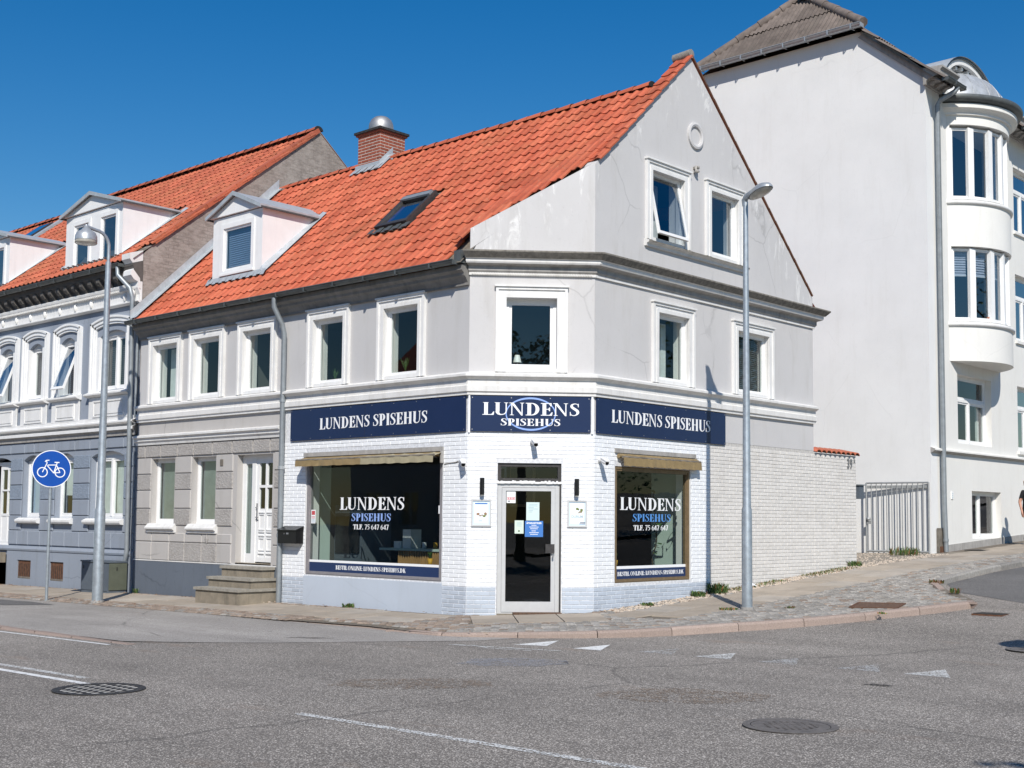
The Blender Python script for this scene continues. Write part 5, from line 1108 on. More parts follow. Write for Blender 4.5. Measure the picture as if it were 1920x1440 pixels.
# arched gable behind the dome
q = MB(FRT); R1, R2 = 1.72, 1.50; AC = 16.25; az = 11.86; nn = 24; asq = .70
def ap(r, y, k): t = math.pi * k / nn; return (AC - r * math.cos(t), y, az + r * asq * math.sin(t))
for ra_, rb2, ya, yb2, m_ in ((R1, R1 - .07, .0, .10, 'dark_gutter'), (R1 - .07, R2 - .02, .04, .14, 'white_trim'), (R2 - .02, R2 - .20, .24, .34, 'cornice_grey')):
    for k in range(nn):
        v = [ap(ra_, ya, k), ap(ra_, ya, k + 1), ap(rb2, ya, k + 1), ap(rb2, ya, k), ap(ra_, yb2, k), ap(ra_, yb2, k + 1), ap(rb2, yb2, k + 1), ap(rb2, yb2, k)]
        q.add(v, [(0, 1, 2, 3), (0, 4, 5, 1), (2, 6, 7, 3)], m_)
q.add([ap(R2 - .05, .36, k) for k in range(nn + 1)], [tuple(range(nn + 1))], 'cream_stucco')
for k in range(3, 22, 2):
    t = math.pi * k / nn; u = AC - (R2 - .11) * math.cos(t); zz = az + (R2 - .11) * asq * math.sin(t); q.box(u - .05, u + .05, .12, .24, zz - .035, zz + .035, 'white_trim')
q.build('arched_gable', W, 'arched gable head with a row of studs'); q = MB(FRT)
for k in range(nn):
    q.add([ap(R1 + .01, -.04, k), ap(R1 + .01, -.04, k + 1), ap(R1 + .01, 3.0, k + 1), ap(R1 + .01, 3.0, k)], [(0, 1, 2, 3)], 'zinc_pale', smooth=True)
q.build('arched_roof', W)
room(FRT, YS + .4, YE - .4, 1.0, 3.0, .31, 3.4, W, 'blind_dark'); room(FRT, YS + .4, YE - .4, 3.2, 5.6, .31, 3.4, W); room(FRT, YS + .4, YE - .4, 6.1, 8.5, .31, 3.4, W); room(FRT, YS + .4, YE - .4, 9.0, 11.5, .31, 3.4, W)

# ================================================================ garden wall, gate
GW = thing('garden_wall', 'pale painted brick garden wall with clay tile coping and number 39A', 'wall', None, (0, 9.2, .55))
q = MB(FRT); q.slab([(8.312, 0), (10.05, 0), (10.05, 2.90), (8.312, 2.90)], [], 0, .3, 'joint_beige'); gw_ = q.build('wall', GW)
gb = brick_list(FRT, 8.312, 10.048, lambda u: hz(0, u), 2.90, [], lambda u, z: 'beige_brick'); gb += brick_list(Fr((0, 10.05, 0), R_(180)), 0, .3, lambda u: .6, 2.9, [], lambda u, z: 'beige_brick')
lay_bricks(gb, gw_)
cm_ = MB(); k = 7
for r, m_ in ((.10, 'clay_tile_old'),):
    v = [];
    for x in (.07, -.36): v += [(x, -r * math.cos(math.pi * i / k), r * .55 * math.sin(math.pi * i / k) + (.0 if x > 0 else .09)) for i in range(k + 1)]
    cm_.add(v, [(i, i + 1, k + 2 + i, k + 1 + i) for i in range(k)], m_, smooth=True); v2 = [(a, b * .86, c - .016) for a, b, c in v]; cm_.add(v2, [(i, k + 1 + i, k + 2 + i, i + 1) for i in range(k)], 'rust', smooth=True); cm_.add(v[:k + 1] + v2[:k + 1], [(i, k + 1 + i, k + 2 + i, i + 1) for i in range(k)], m_)
cm_ = cm_.build('coping_tile', mesh_only=True)
for i in range(9): inst('coping_tile', cm_, Matrix.Translation((0, 8.42 + i * .198, 2.915)), GW)
sans('3', FRT, 9.71, 2.72, .20, -.016, 'house_number', GW, 'house_number', squeeze=.75); sans('9', FRT, 9.83, 2.72, .20, -.016, 'house_number', GW, 'house_number', squeeze=.75); sans('A', FRT, 9.97, 2.79, .09, -.016, 'house_number', GW, 'house_number', squeeze=.8)
G_ = thing('gate', 'galvanised bar gate standing open in front of the blank white wall', 'gate', None, (-.55, 13.1, .85))
pa, pb = Vector((-1.50, 13.45, 0)), Vector((-.04, 13.60, 0)); dd = pb - pa; GL_ = dd.length; FG = Fr(pa, math.atan2(dd.y, dd.x)); za, zb = .84, 2.46
q = MB(FG); q.tube([(0, 0, za - .05), (0, 0, zb)], .022, 'gate_steel', 8); q.tube([(GL_, 0, za), (GL_, 0, zb)], .022, 'gate_steel', 8); q.tube([(0, 0, zb), (GL_, 0, zb)], .020, 'gate_steel', 8); q.tube([(0, 0, za + .03), (GL_, 0, za + .03)], .024, 'gate_steel', 8); q.box(0, GL_, .012, .022, zb - .13, zb - .06, 'gate_steel'); q.build('gate_frame', G_)
bar = MB(); bar.tube([(0, 0, za + .03), (0, 0, zb - .0)], .0125, 'gate_steel', 8); bar = bar.build('gate_bar', mesh_only=True)
for k in range(1, 12): inst('gate_bar', bar, FG @ Matrix.Translation((GL_ * k / 12, 0, 0)), G_)
q = MB(FG); q.lathe([(.0, .03), (.05, .03), (.05, -.03), (0, -.03)], (.06, -.03, 1.62), 'gate_steel', 12); q.box(.02, .12, -.04, .02, 1.50, 1.58, 'gate_steel'); q.build('latch', G_)
BX = thing('letter_box', 'grey metal letter box on the post at the end of the brick wall', 'letter box', None, (-.1, 10.4, 2.1)); q = MB(); q.box(-.30, .02, 10.16, 10.36, 2.02, 2.30, 'cabinet_grey'); q.build('box', BX); q = MB(); q.box(-.34, .05, 10.13, 10.39, 2.30, 2.32, 'zinc'); q.build('lid', BX); q = MB(); q.box(-.26, -.22, 10.24, 10.28, .55, 2.02, 'cabinet_grey'); q.build('post', BX)
PK = MB(); PK.box(.02, .045, 13.88, 14.24, .86, 1.42, 'old_wood'); PK.box(.045, .06, 13.98, 14.2, .86, 1.0, 'rust'); PK.build('utility_box', None, 'old weathered rusty casing at the foot of the zinc downpipe', 'casing')
q = MB(FRT); q.box(14.72, 14.82, -.02, 0, 2.10, 2.28, 'white_paint')
for k in range(3): q.box(14.75, 14.79, -.024, -.02, 2.13 + k * .045, 2.15 + k * .045, 'ink_grey')
q.build('door_phone', None, 'small white intercom plate on the wall beside the zinc downpipe', 'intercom')
# ================================================================ signs and small things on the shop
def board(F, u0, u1, z0, z1, label, txt):
    q = MB(F); q.box(u0, u1, -.035, -.012, z0, z1, 'navy'); o = q.build('shop_sign', None, label, 'sign', 'navy signs round the corner')
    s = MB(F); n = max(2, int((u1 - u0) / .55))
    for k in range(n + 1):
        for z in (z0 + .03, z1 - .03): u = u0 + .03 + (u1 - u0 - .06) * k / n; s.lathe([(0, .0), (.008, 0)], (0, 0, 0), 'steel', 6) if False else s.box(u - .007, u + .007, -.038, -.034, z - .007, z + .007, 'steel')
    s.build('screws', o)
    for t, a, b, c, d, m in txt: lettering(F, t, a, b, c, d, -.036, m, o)
    return o
s1 = board(FL, -5.845, -1.40, 2.89, 3.45, 'long navy sign board left of the corner over the wide window', [('LUNDENS SPISEHUS', -5.02, -2.26, 3.065, 3.262, 'letter_white')])
q = MB(FL); q.box(-3.80, -3.796, -.0365, -.034, 2.89, 3.45, 'iron_dark'); q.build('joint', s1)
s2 = board(FCM, .03, 1.925, 2.89, 3.45, 'navy sign board with blue ring over the corner door', [('LUNDENS', .21, 1.745, 3.148, 3.345, 'letter_white'), ('SPISEHUS', .50, 1.445, 2.985, 3.095, 'letter_white')])
q = MB(FCM); v = []; n = 56
for k in range(n):
    a = 2 * math.pi * k / n; w_ = .016 + .012 * abs(math.sin(a)) ** 2
    for r in (0, 1): v.append((.977 + (.395 - r * w_) * math.cos(a), -.0375, 3.17 + (.262 - r * w_) * math.sin(a)))
q.add(v, [(2 * k, 2 * k + 1, (2 * k + 3) % (2 * n), (2 * k + 2) % (2 * n)) for k in range(n)], 'letter_paleblue'); q.build('ring', s2)
s3 = board(FRT, 1.46, 5.12, 2.885, 3.45, 'navy sign board right of the corner crossed by the lamp shadow', [('LUNDENS SPISEHUS', 1.82, 4.63, 3.08, 3.285, 'letter_white')])
q = MB(FCM); q.box(.0, .025, -.038, -.0, 2.87, 3.455, 'letter_white'); q.box(1.935, 1.965, -.038, .0, 2.87, 3.455, 'letter_white'); q.build('corner_strip', s2)
# awnings
def awning(F, u0, u1, zt, drop, out, label, cloth, case, uc):
    t = thing('awning', label, 'awning', 'rolled in awnings over the shop windows', tuple(F @ Vector(((u0 + u1) / 2, -.1, zt))))
    q = MB(F); q.box(uc[0], uc[1], -.035, 0, zt + .05, zt + .12, case); q.box(uc[1] - .03, uc[1], -.06, 0, zt - .14, zt + .05, case); q.build('case', t)
    n = 40; y0, y1 = -.05, -out
    top = []; fr = []; lo = []
    for k in range(n + 1):
        u = u0 + (u1 - u0) * k / n; s_ = .006 * math.sin(k * 1.7) + random.uniform(-.003, .003)
        top.append((u, y0, zt + .03 + s_)); fr.append((u, y1, zt - .03 + s_)); lo.append((u, y1 - .005 + s_ * .6, zt - .03 - drop + s_ * .7 + random.uniform(-.003, .003)))
    for k in range(n):
        m = cloth if k < n * .55 else 'awning_cloth_faded'
        cl.add([top[k], top[k + 1], fr[k + 1], fr[k], lo[k], lo[k + 1]], [(0, 3, 2, 1), (3, 4, 5, 2)], m) if False else None
    c2 = MB(F)
    for k in range(n):
        m = cloth if k < n * .5 else 'awning_cloth_faded'
        if F is FRT: m = cloth
        c2.add([top[k], top[k + 1], fr[k + 1], fr[k], lo[k], lo[k + 1]], [(0, 3, 2, 1), (3, 4, 5, 2)], m)
    c2.build('valance', t)
    r = MB(F); r.tube([(u0, -out + .02, zt - .02), (u1, -out + .02, zt - .02)], .02, 'old_wood', 8); r.tube([(uc[0] + .05, -.05, zt), (uc[1] - .05, -.05, zt)], .035, 'awning_cloth', 10); r.build('roller', t)
    a = MB(F)
    for u in (u0 + .15, u1 - .12): a.tube([(u, -.02, zt - .06), (u + .06, -out * .6, zt - .05), (u, -out + .02, zt - .02)], .012, 'iron_dark', 6)
    a.build('folding_arm', t)
awning(FL, -5.42, -1.90, 2.545, .10, .24, 'long stained brown awning rolled in over the wide window', 'awning_cloth', 'cornice_grey', (-5.45, -1.90))
awning(FRT, 2.04, 4.24, 2.555, .13, .12, 'short tan awning rolled in over the side window', 'awning_cloth', 'cornice_grey', (1.95, 4.20))
# black post box
t = thing('letter_box', 'black wall letter box left of the wide shop window', 'letter box', None, (-5.68, -.1, 1.05)); q = MB(FL); q.box(-5.97, -5.44, -.17, -.01, 1.06, 1.30, 'black_gloss'); q.add([(-5.98, -.19, 1.30), (-5.43, -.19, 1.30), (-5.43, -.01, 1.37), (-5.98, -.01, 1.37), (-5.98, -.19, 1.285), (-5.43, -.19, 1.285), (-5.43, -.01, 1.30), (-5.98, -.01, 1.30)], [(0, 1, 2, 3), (4, 5, 1, 0), (0, 3, 7, 4), (1, 5, 6, 2)], 'black_gloss'); q.build('box', t); q = MB(FL); q.box(-5.72, -5.66, -.176, -.17, 1.22, 1.25, 'steel'); q.box(-5.79, -5.78, -.175, -.17, 1.22, 1.245, 'steel'); q.build('lock', t)
# wall lamps, cameras, posters
def wall_lamp(u, lab):
    t = thing('wall_lamp', lab, 'wall lamp', 'black up and down lights by the corner door', tuple(FCM @ Vector((u, -.08, 2.0)))); q = MB(FCM); q.tube([(u, -.085, 1.90), (u, -.085, 2.16)], .037, 'black_gloss', 12, smooth=True); q.build('shade', t); q = MB(FCM); q.box(u - .025, u + .025, -.05, -.008, 1.98, 2.08, 'black_gloss'); q.build('bracket', t); q = MB(FCM); q.tube([(u, -.085, 1.885), (u, -.085, 1.90)], .030, 'lamp_glass', 12); q.build('lens', t)
wall_lamp(.225, 'black tube light left of the corner door'); wall_lamp(1.705, 'black tube light right of the corner door')
def cam(F, u, z, yaw, lab):
    P = Vector((u, -.02, z)); t = thing('security_camera', lab, 'camera', 'white cameras under the signs', tuple(F @ P)); M_ = F @ Matrix.Translation(P) @ Matrix.Rotation(R_(yaw), 4, 'Z')
    q = MB(M_); q.lathe([(0, .035), (.035, .035), (.045, .0), (.035, -.035), (0, -.035)], (0, -.02, 0), 'white_paint', 12); q.tube([(0, -.03, 0), (0, -.08, -.01)], .015, 'white_paint', 8); q.build('mount', t)
    q = MB(M_ @ Matrix.Translation((0, -.10, -.02)) @ Matrix.Rotation(R_(20), 4, 'X')); q.tube([(0, .05, 0), (0, -.12, 0)], .038, 'white_paint', 12); q.box(-.04, .04, -.15, .04, .03, .045, 'white_paint'); q.build('housing', t); q2 = MB(q.M); q2.tube([(0, -.118, 0), (0, -.123, 0)], .03, 'black_gloss', 12); q2.build('lens', t)
cam(FCM, 1.01, 2.74, 10, 'white camera under the sign over the corner door'); cam(FL, -1.50, 2.42, 55, 'white camera between the wide window and the corner'); cam(FRT, 1.56, 2.47, -20, 'white camera between the corner and the side window')
q = MB(FL); q.tube([(-1.52, -.02, 2.44), (-1.62, -.015, 2.41), (-1.78, -.012, 2.40), (-1.88, -.012, 2.385)], .009, 'cornice_grey', 5); q.build('cable', None, 'thin sagging cable beside the camera left of the corner', 'cable')
def poster(u0, u1, z0, z1, lab, kind):
    t = thing('poster_frame', lab, 'poster', 'framed menu posters by the door', tuple(FCM @ Vector(((u0 + u1) / 2, -.02, z0)))); q = MB(FCM); ring(q, u0, u1, z0, z1, .026, -.030, -.008, 'alu'); q.box(u0 + .026, u1 - .026, -.015, -.008, z0 + .026, z1 - .026, 'poster_pale' if kind else 'poster_pale'); q.build('frame', t)
    p = MB(FCM); c = (u0 + u1) / 2
    p.box(u0 + .048, u1 - .048, -.0165, -.015, z0 + .05, z1 - .05, 'poster_white')
    if kind == 0:
        p.box(u0 + .06, u1 - .06, -.018, -.0165, z1 - .078, z1 - .058, 'note_blue')
        blobs = [(c + math.cos(k * 2.4) * .06 + .01, (z0 + z1) / 2 - .03 + math.sin(k * 1.7) * .022, .018 + .008 * math.sin(k * 5)) for k in range(9)]; m = 'poster_food'
        for k in range(3): p.box(c - .04, c + .02, -.018, -.0165, z0 + .08 + k * .011, z0 + .084 + k * .011, 'ink_grey')
    else:
        blobs = [(c + .035 + math.cos(k * 2.4) * .035, (z0 + z1) / 2 + .045 + math.sin(k * 1.9) * .032, .018 + .006 * math.sin(k * 5)) for k in range(9)]; m = 'poster_green'
        p.box(u1 - .12, u1 - .03, -.018, -.0165, z0 + .05, z0 + .058, 'navy'); p.box(u1 - .11, u1 - .03, -.018, -.0165, z0 + .068, z0 + .078, 'navy')
    for i, (a, b, r) in enumerate(blobs): p.add([(a + r * math.cos(2 * math.pi * k / 8), -.0175 - i * .0003, b + r * .8 * math.sin(2 * math.pi * k / 8)) for k in range(8)], [tuple(range(8))], m if i % 3 else ('poster_green' if kind == 0 else 'curtain_beige'))
    pp_ = p.build('print', t)
    if kind: sans('DURUM', FCM, c, z0 + .165, .038, -.0168, 'ink_grey', t, squeeze=.98)
poster(.06, .375, 1.405, 1.83, 'framed menu poster with a sandwich left of the door', 0); poster(1.565, 1.875, 1.405, 1.83, 'framed menu poster with a green wrap right of the door', 1)
t = thing('door_mat', 'worn brown mat on the step of the corner door', 'mat', None, tuple(FCM @ Vector((1.1, -.1, .06)))); q = MB(FCM); q.box(.72, 1.47, -.22, .012, .05, .085, 'mat_brown'); q.build('mat', t)
q = MB(FCM); q.box(.47, 1.47, .0, .12, -.2, .06, 'step_stone'); q.build('threshold', H)
q = MB(); rr = random.Random(3)
for k in range(60): a = rr.uniform(-6.6, -6.1); b = rr.uniform(-.45, -.05); s_ = rr.uniform(.008, .03); z = hz(a, b); q.box(a, a + s_, b, b + s_ * 1.3, z, z + s_ * .8, 'rubble', M=None)
q.build('rubble', None, 'small heap of broken plaster beside the stone steps', 'rubble')
# stone steps
ST_ = thing('stone_steps', 'worn concrete steps with three treads up to the white flat door', 'steps', None, (-7.2, -.5, 0))
for x0, x1, y0, zt, z0 in ((-7.50, -6.20, -.34, .62, .42), (-7.50, -6.14, -.62, .43, .25), (-7.46, -6.08, -.92, .25, -.12)):
    q = MB(); q.box(x0 + .03, x1 - .03, y0 + .03, -.036, z0, zt - .05, 'step_stone'); q.build('riser', ST_)
    q = MB(); q.box(x0, x1, y0, -.037, zt - .05, zt, 'step_top'); q.build('tread', ST_)
# steps at the blue house door
t = thing('stone_steps', 'stone steps at the door of the blue house at the left edge', 'steps', None, (-17.4, -.4, -.1))
for k in range(3): q = MB(); q.box(-18.0, -16.75, -.35 - .3 * (2 - k), -.032, -.3, .16 + .24 * k, 'step_stone'); q.build('step', t)
# cabinets
def cabinet(x0, x1, y0, y1, zt, m, lab):
    z = hz(x0, y0) - .03; t = thing('utility_cabinet', lab, 'cabinet', None, ((x0 + x1) / 2, (y0 + y1) / 2, z)); q = MB(); q.box(x0, x1, y0, y1, z, zt, m); q.build('body', t); q = MB(); q.box(x0 - .02, x1 + .02, y0 - .02, y1, zt, zt + .03, m); q.build('lid', t)
    q = MB(); xm = (x0 + x1) / 2; q.box(x0 + .03, xm - .005, y0 - .012, y0, z + .08, zt - .03, m); q.build('door', t); q = MB(); q.box(xm + .005, x1 - .03, y0 - .012, y0, z + .08, zt - .03, m); q.build('door', t)
    q = MB(); q.box(x0 + .10, x0 + .13, y0 - .02, y0 - .012, zt - .14, zt - .07, 'iron_dark'); q.box(x1 - .3, x1 - .27, y0 - .02, y0 - .012, zt - .14, zt - .07, 'iron_dark'); q.build('lock', t)
cabinet(-12.30, -11.20, -.50, -.08, .56, 'cabinet_grey', 'wide dark grey utility cabinet against the blue house'); cabinet(-11.16, -10.98, -.52, -.12, .56, 'cabinet_green', 'narrow olive cabinet next to the downpipe') if False else None
q = MB(); q.box(-11.195, -11.18, -.49, -.09, .0, .545, 'cabinet_green'); q.box(-11.18, -11.172, -.33, -.31, .40, .47, 'iron_dark'); q.build('side_panel', bpy.data.objects['utility_cabinet'], 'olive green side panel')
# ================================================================ street lamps
def pole(x, y, z, h, r0, r1, parent, m='galvanised', step=1.5):
    q = MB(); q.tube([(x, y, z - .1), (x, y, z + step), (x, y, z + step + .06), (x, y, z + h * .6), (x, y, z + h)], [r0, r0 * .96, r0 * .80, (r0 * .72 + r1) / 2, r1], m, 16); q.build('pole', parent)
    q = MB(); q.box(x + .0, x + r0 + .004, y - .05, y + .05, z + .5, z + .95, m) if False else q.tube([(x, y, z - .02), (x, y, z + .03)], r0 * 1.25, 'cornice_grey', 14); q.build('base_collar', parent)
def lamp_flat(x, y, h, lab, lean=(0, 0)):
    z = hz(x, y); t = thing('street_lamp', lab, 'street lamp', None, (x, y, z)); pole(x, y, z, h, .082, .04, t)
    q = MB(Fr((x, y, z + h), R_(-24)) @ Matrix.Rotation(R_(-9), 4, 'Y') @ Matrix.Diagonal((.84, .84, .84, 1))); v = []; n = 20
    prof_ = [(0, .06), (.35, .12), (.7, .105), (.93, .05), (1, 0)]
    rows_ = []
    for s_, hh in ((1, -.0), (1, .03), (.86, .085), (.55, .125), (.15, .14)):
        rows_.append([(.16 + .33 * (1 + s_ * math.cos(2 * math.pi * k / n)) - .02 + .0, s_ * (.15 + .03 * math.cos(2 * math.pi * k / n)) * math.sin(2 * math.pi * k / n), hh) for k in range(n)])
    vs = [p for r in rows_ for p in r]; q.add(vs, [(j * n + k, j * n + (k + 1) % n, (j + 1) * n + (k + 1) % n, (j + 1) * n + k) for j in range(len(rows_) - 1) for k in range(n)] + [tuple((len(rows_) - 1) * n + k for k in range(n))], 'galv_light', smooth=True)
    q.tube([(-.02, 0, -.06), (-.02, 0, .05), (.04, 0, .09), (.3, 0, .11)], [.055, .058, .06, .05], 'galvanised', 12); q.build('lamp_head', t)
    g = MB(q.M); rw = []
    for s_, hh in ((.94, .0), (.85, -.035), (.5, -.06), (.1, -.065)): rw.append([(.16 + .33 * (1 + s_ * math.cos(2 * math.pi * k / n)) - .02, s_ * (.145 + .03 * math.cos(2 * math.pi * k / n)) * math.sin(2 * math.pi * k / n), hh) for k in range(n)])
    vs = [p for r in rw for p in r]; g.add(vs, [(j * n + k, (j + 1) * n + k, (j + 1) * n + (k + 1) % n, j * n + (k + 1) % n) for j in range(3) for k in range(n)] + [tuple(3 * n + n - 1 - k for k in range(n))], 'lamp_glass', smooth=True); g.build('lens', t)
lamp_flat(1.99, 2.70, 6.30, 'tall grey street lamp with flat head in front of the side window')
x, y = -9.17, -1.86; z = hz(x, y) - .04; t = thing('street_lamp', 'grey street lamp with gooseneck and bell head by the blue house', 'street lamp', None, (x, y, z)); pole(x, y, z, 6.4, .10, .052, t, step=1.7)
q = MB(); pts = [(x, y + .0, z + 6.38), (x, y - .0, z + 6.62)]
for k in range(9): a = math.pi / 2 * k / 8; pts.append((x, y - .26 * (1 - math.cos(a)), z + 6.68 + .28 * math.sin(a)))
pts.append((x, y - .48, z + 7.0)); q.tube(pts, .033, 'galvanised', 10); q.build('arm', t)
q = MB(); q.lathe([(.03, .30), (.05, .24), (.07, .235), (.09, .20), (.17, .15), (.20, .08), (.205, .0)], (x, y - .47, z + 6.73), 'galv_light', 20); q.lathe([(.20, 0), (.205, -.05), (.19, -.06)], (x, y - .47, z + 6.73), 'lamp_glass', 20); q.build('lamp_shade', t); q = MB(); q.lathe([(.19, -.055), (.12, -.075), (0, -.08)], (x, y - .47, z + 6.73), 'lamp_glass', 20); q.build('lens', t)
# disc sign outside the frame on the right, added for the shadow it casts
x, y = 9.5, -1.15; z = hz(x, y) - .1; t = thing('shadow_disc', 'unseen round disc on a pole beyond the right edge, added to shade the road', 'sign', None, (x, y, z)); q = MB(); q.tube([(x, y, z - .1), (x, y, z + 3.7)], .03, 'galvanised', 10); q.build('pole', t)
FX = Fr((x + .03, y - .03, z + 3.3), math.atan2(.72, .69)); n = 40
def disc2(mb, r, y0, y1, m): mb.add([(r * math.cos(2 * math.pi * k / n), yy, r * math.sin(2 * math.pi * k / n)) for yy in (y0, y1) for k in range(n)], [tuple(range(n)), tuple(range(2 * n - 1, n - 1, -1))] + [(k, n + k, n + (k + 1) % n, (k + 1) % n) for k in range(n)], m)
q = MB(FX); disc2(q, .40, -.006, .006, 'letter_white'); q.build('disc', t); q = MB(FX); disc2(q, .38, -.010, -.007, 'sign_blue'); q.build('face', t)
# bicycle sign
x, y = -10.67, -2.09; z = hz(x, y) - .03; t = thing('bicycle_sign', 'round blue cycle path sign with white bicycle on a thin pole', 'sign', None, (x, y, z)); q = MB(); q.tube([(x, y, z - .1), (x, y, z + 2.78)], .030, 'galvanised', 10); q.build('pole', t)
FS_ = Fr((x + .04, y - .01, 2.42), math.atan2(.31, .95) * 0 + R_(90 - 22)); n = 40; r = .36
def disc(mb, r, y0, y1, m): mb.add([(r * math.cos(2 * math.pi * k / n), yy, r * math.sin(2 * math.pi * k / n)) for yy in (y0, y1) for k in range(n)], [tuple(range(n)), tuple(range(2 * n - 1, n - 1, -1))] + [(k, n + k, n + (k + 1) % n, (k + 1) % n) for k in range(n)], m)
q = MB(FS_); disc(q, r, -.004, .004, 'letter_white'); q.build('disc', t); q = MB(FS_); disc(q, r - .016, -.0065, -.0045, 'sign_blue'); q.build('face', t)
q = MB(FS_)
for i, cx in enumerate((-.165, .155)): q.add([((.098 - .018 * s_) * math.cos(2 * math.pi * k / 28) + cx, -.008, (.098 - .018 * s_) * math.sin(2 * math.pi * k / 28) - .07) for k in range(28) for s_ in (0, 1)], [(2 * k, 2 * k + 1, (2 * k + 3) % 56, (2 * k + 2) % 56) for k in range(28)], 'letter_white')
def seg(a, b, w_=.017, d=0):
    ax, az = a; bx_, bz = b; l = math.hypot(bx_ - ax, bz - az); nx, nz = -(bz - az) / l * w_ / 2, (bx_ - ax) / l * w_ / 2; q.add([(ax + nx, -.0085 - d, az + nz), (ax - nx, -.0085 - d, az - nz), (bx_ - nx, -.0085 - d, bz - nz), (bx_ + nx, -.0085 - d, bz + nz)], [(0, 1, 2, 3)], 'letter_white')
for i, (a, b) in enumerate((((-.165, -.07), (-.085, .11)), ((-.085, .11), (-.10, .16)), ((-.105, .16), (-.045, .165)), ((-.075, .07), (.085, .075)), ((-.08, .06), (.04, -.08)), ((.04, -.08), (.10, .12)), ((.04, -.08), (.155, -.07)), ((.155, -.07), (.095, .06)), ((.05, .125), (.14, .125)), ((-.105, .16), (-.12, .13)))): seg(a, b, .020 if i == 8 else .017, i * .0002)
q.build('bicycle_symbol', t)
q = MB(FS_); q.box(-.05, .05, .004, .05, -.12, -.09, 'galvanised'); q.box(-.05, .05, .004, .05, .12, .15, 'galvanised'); q.build('clamp', t)
# ================================================================ inside the shop
t = thing('counter', 'slatted wood service counter seen through the wide window', 'counter', None, (-3.4, 1.2, 0)); q = MB(); q.box(-4.55, -2.6, 1.0, 1.5, .96, 1.0, 'mint_wall'); q.build('worktop', t); q = MB(); q.box(-4.1, -2.7, 1.05, 1.4, .02, .96, 'wood_slat'); q.build('body', t)
sm = MB(); sm.box(0, .035, -.03, 0, .05, .96, 'wood_slat'); sm = sm.build('slat', mesh_only=True)
for k in range(22): inst('slat', sm, Matrix.Translation((-4.08 + k * .062, 1.05, 0)), t)
t = thing('fridge', 'dark grey fridge behind the left end of the wide shop window', 'fridge', None, (-5.2, 2, 0)); q = MB(); q.box(-5.5, -4.75, .75, 1.45, .02, 1.75, 'cabinet_grey'); q.build('body', t); q = MB(); q.box(-5.45, -4.8, .72, .75, .9, 1.55, 'black_gloss'); q.build('door', t)
for k, (a, b, m) in enumerate(((-3.95, -3.35, 'poster_pale'), (-3.25, -2.65, 'curtain_beige'))):
    q = MB(); q.box(a, b, 3.0, 3.03, 1.75, 2.5, m); q.box(a + .04, b - .04, 2.985, 3.0, 1.8, 2.45, 'blind_dark'); q.build('menu_board', None, 'dim framed board hanging inside the shop, ' + ('left one of the pair' if k == 0 else 'right one of the pair'), 'menu board', 'menu boards inside the shop')
rr = random.Random(17)
for k, (lab, m) in enumerate((('white cup on the service counter beside the coffee machine', 'white_paint'), ('small yellow cup on the service counter', 'pot_yellow'), ('grey cup near the right end of the service counter', 'zinc'))):
    q = MB(); q.lathe([(0, 0), (.035, 0), (.042, .11), (.036, .11)], (-3.6 + k * .28, 1.2, 1.0), m, 12); q.build('cup', None, lab, 'cup')
t = thing('coffee_machine', 'white coffee machine standing on the wooden counter', 'coffee machine', None, (-3.95, 1.2, 1.0)); q = MB(); q.box(-4.05, -3.84, 1.1, 1.35, 1.0, 1.33, 'white_paint'); q.build('body', t); q = MB(); q.box(-4.28, -4.1, 1.1, 1.3, 1.0, 1.12, 'white_paint'); q.build('tray', t)
def plant(name, lab, x, y, z, pot, h, n, r, seed, cat='pot plant', lw=.02, group=None, droop=0):
    rr = random.Random(seed); t = thing(name, lab, cat, group, (x, y, z)); q = MB(); q.lathe([(r * .75, 0), (r, r * 1.9), (r * .85, r * 1.85)], (x, y, z), pot, 12); q.build('pot', t); q = MB()
    for k in range(n):
        a = rr.uniform(0, 6.28); l = rr.uniform(.5, 1) * h; s_ = rr.uniform(.1, .5); b = Vector((x, y, z + r * 1.8)); e_ = b + Vector((math.cos(a) * l * s_, math.sin(a) * l * s_, l * (1 - droop * rr.random()))); sd = Vector((-math.sin(a), math.cos(a), 0)) * lw; m_ = b.lerp(e_, .5) + Vector((0, 0, .1 * l))
        q.add([b, m_ - sd, e_, m_ + sd], [(0, 1, 2), (0, 2, 3)], 'leaf', rr.random() * .9 + .05)
    q.build('foliage', t); return t
plant('potted_plant', 'small green plant in a yellow pot in the wide shop window', -2.42, .22, .79, 'pot_yellow', .13, 26, .045, 1, group='yellow potted plants')
plant('potted_plant', 'small green plant in a yellow pot in the side shop window', *(FRT @ Vector((2.30, .25, .79))), 'pot_yellow', .13, 26, .045, 2, group='yellow potted plants')
rr = random.Random(5); t = thing('house_plant', 'tall climbing plant behind the lettering of the side window', 'plant', None, (-.6, 3.75, 0)); q = MB(); st = [Vector((-.55 + .05 * math.sin(k), 3.80 + .04 * math.cos(k * 2), .1 + k * .16)) for k in range(13)]; q.tube(st, .012, 'bark', 6); q.build('stem', t); q = MB(); lf_ = MB()
for k in range(46):
    p = st[rr.randrange(3, 13)] + Vector((rr.uniform(-.05, .05), rr.uniform(-.05, .05), rr.uniform(-.08, .08))); a = rr.uniform(0, 6.28); L = rr.uniform(.09, .17); d = Vector((math.cos(a), math.sin(a) - .4, rr.uniform(-.6, .1))).normalized(); sd = d.cross(Vector((0, 0, 1))).normalized() * L * .38
    lf_.add([p, p + d * L * .4 - sd, p + d * L, p + d * L * .4 + sd], [(0, 1, 2), (0, 2, 3)], 'leaf', rr.random() * .9 + .05)
lf_.build('foliage', t); q = MB(); q.lathe([(.10, 0), (.14, .25), (.12, .25)], (-.55, 3.8, .02), 'white_paint', 14); q.build('pot', t)
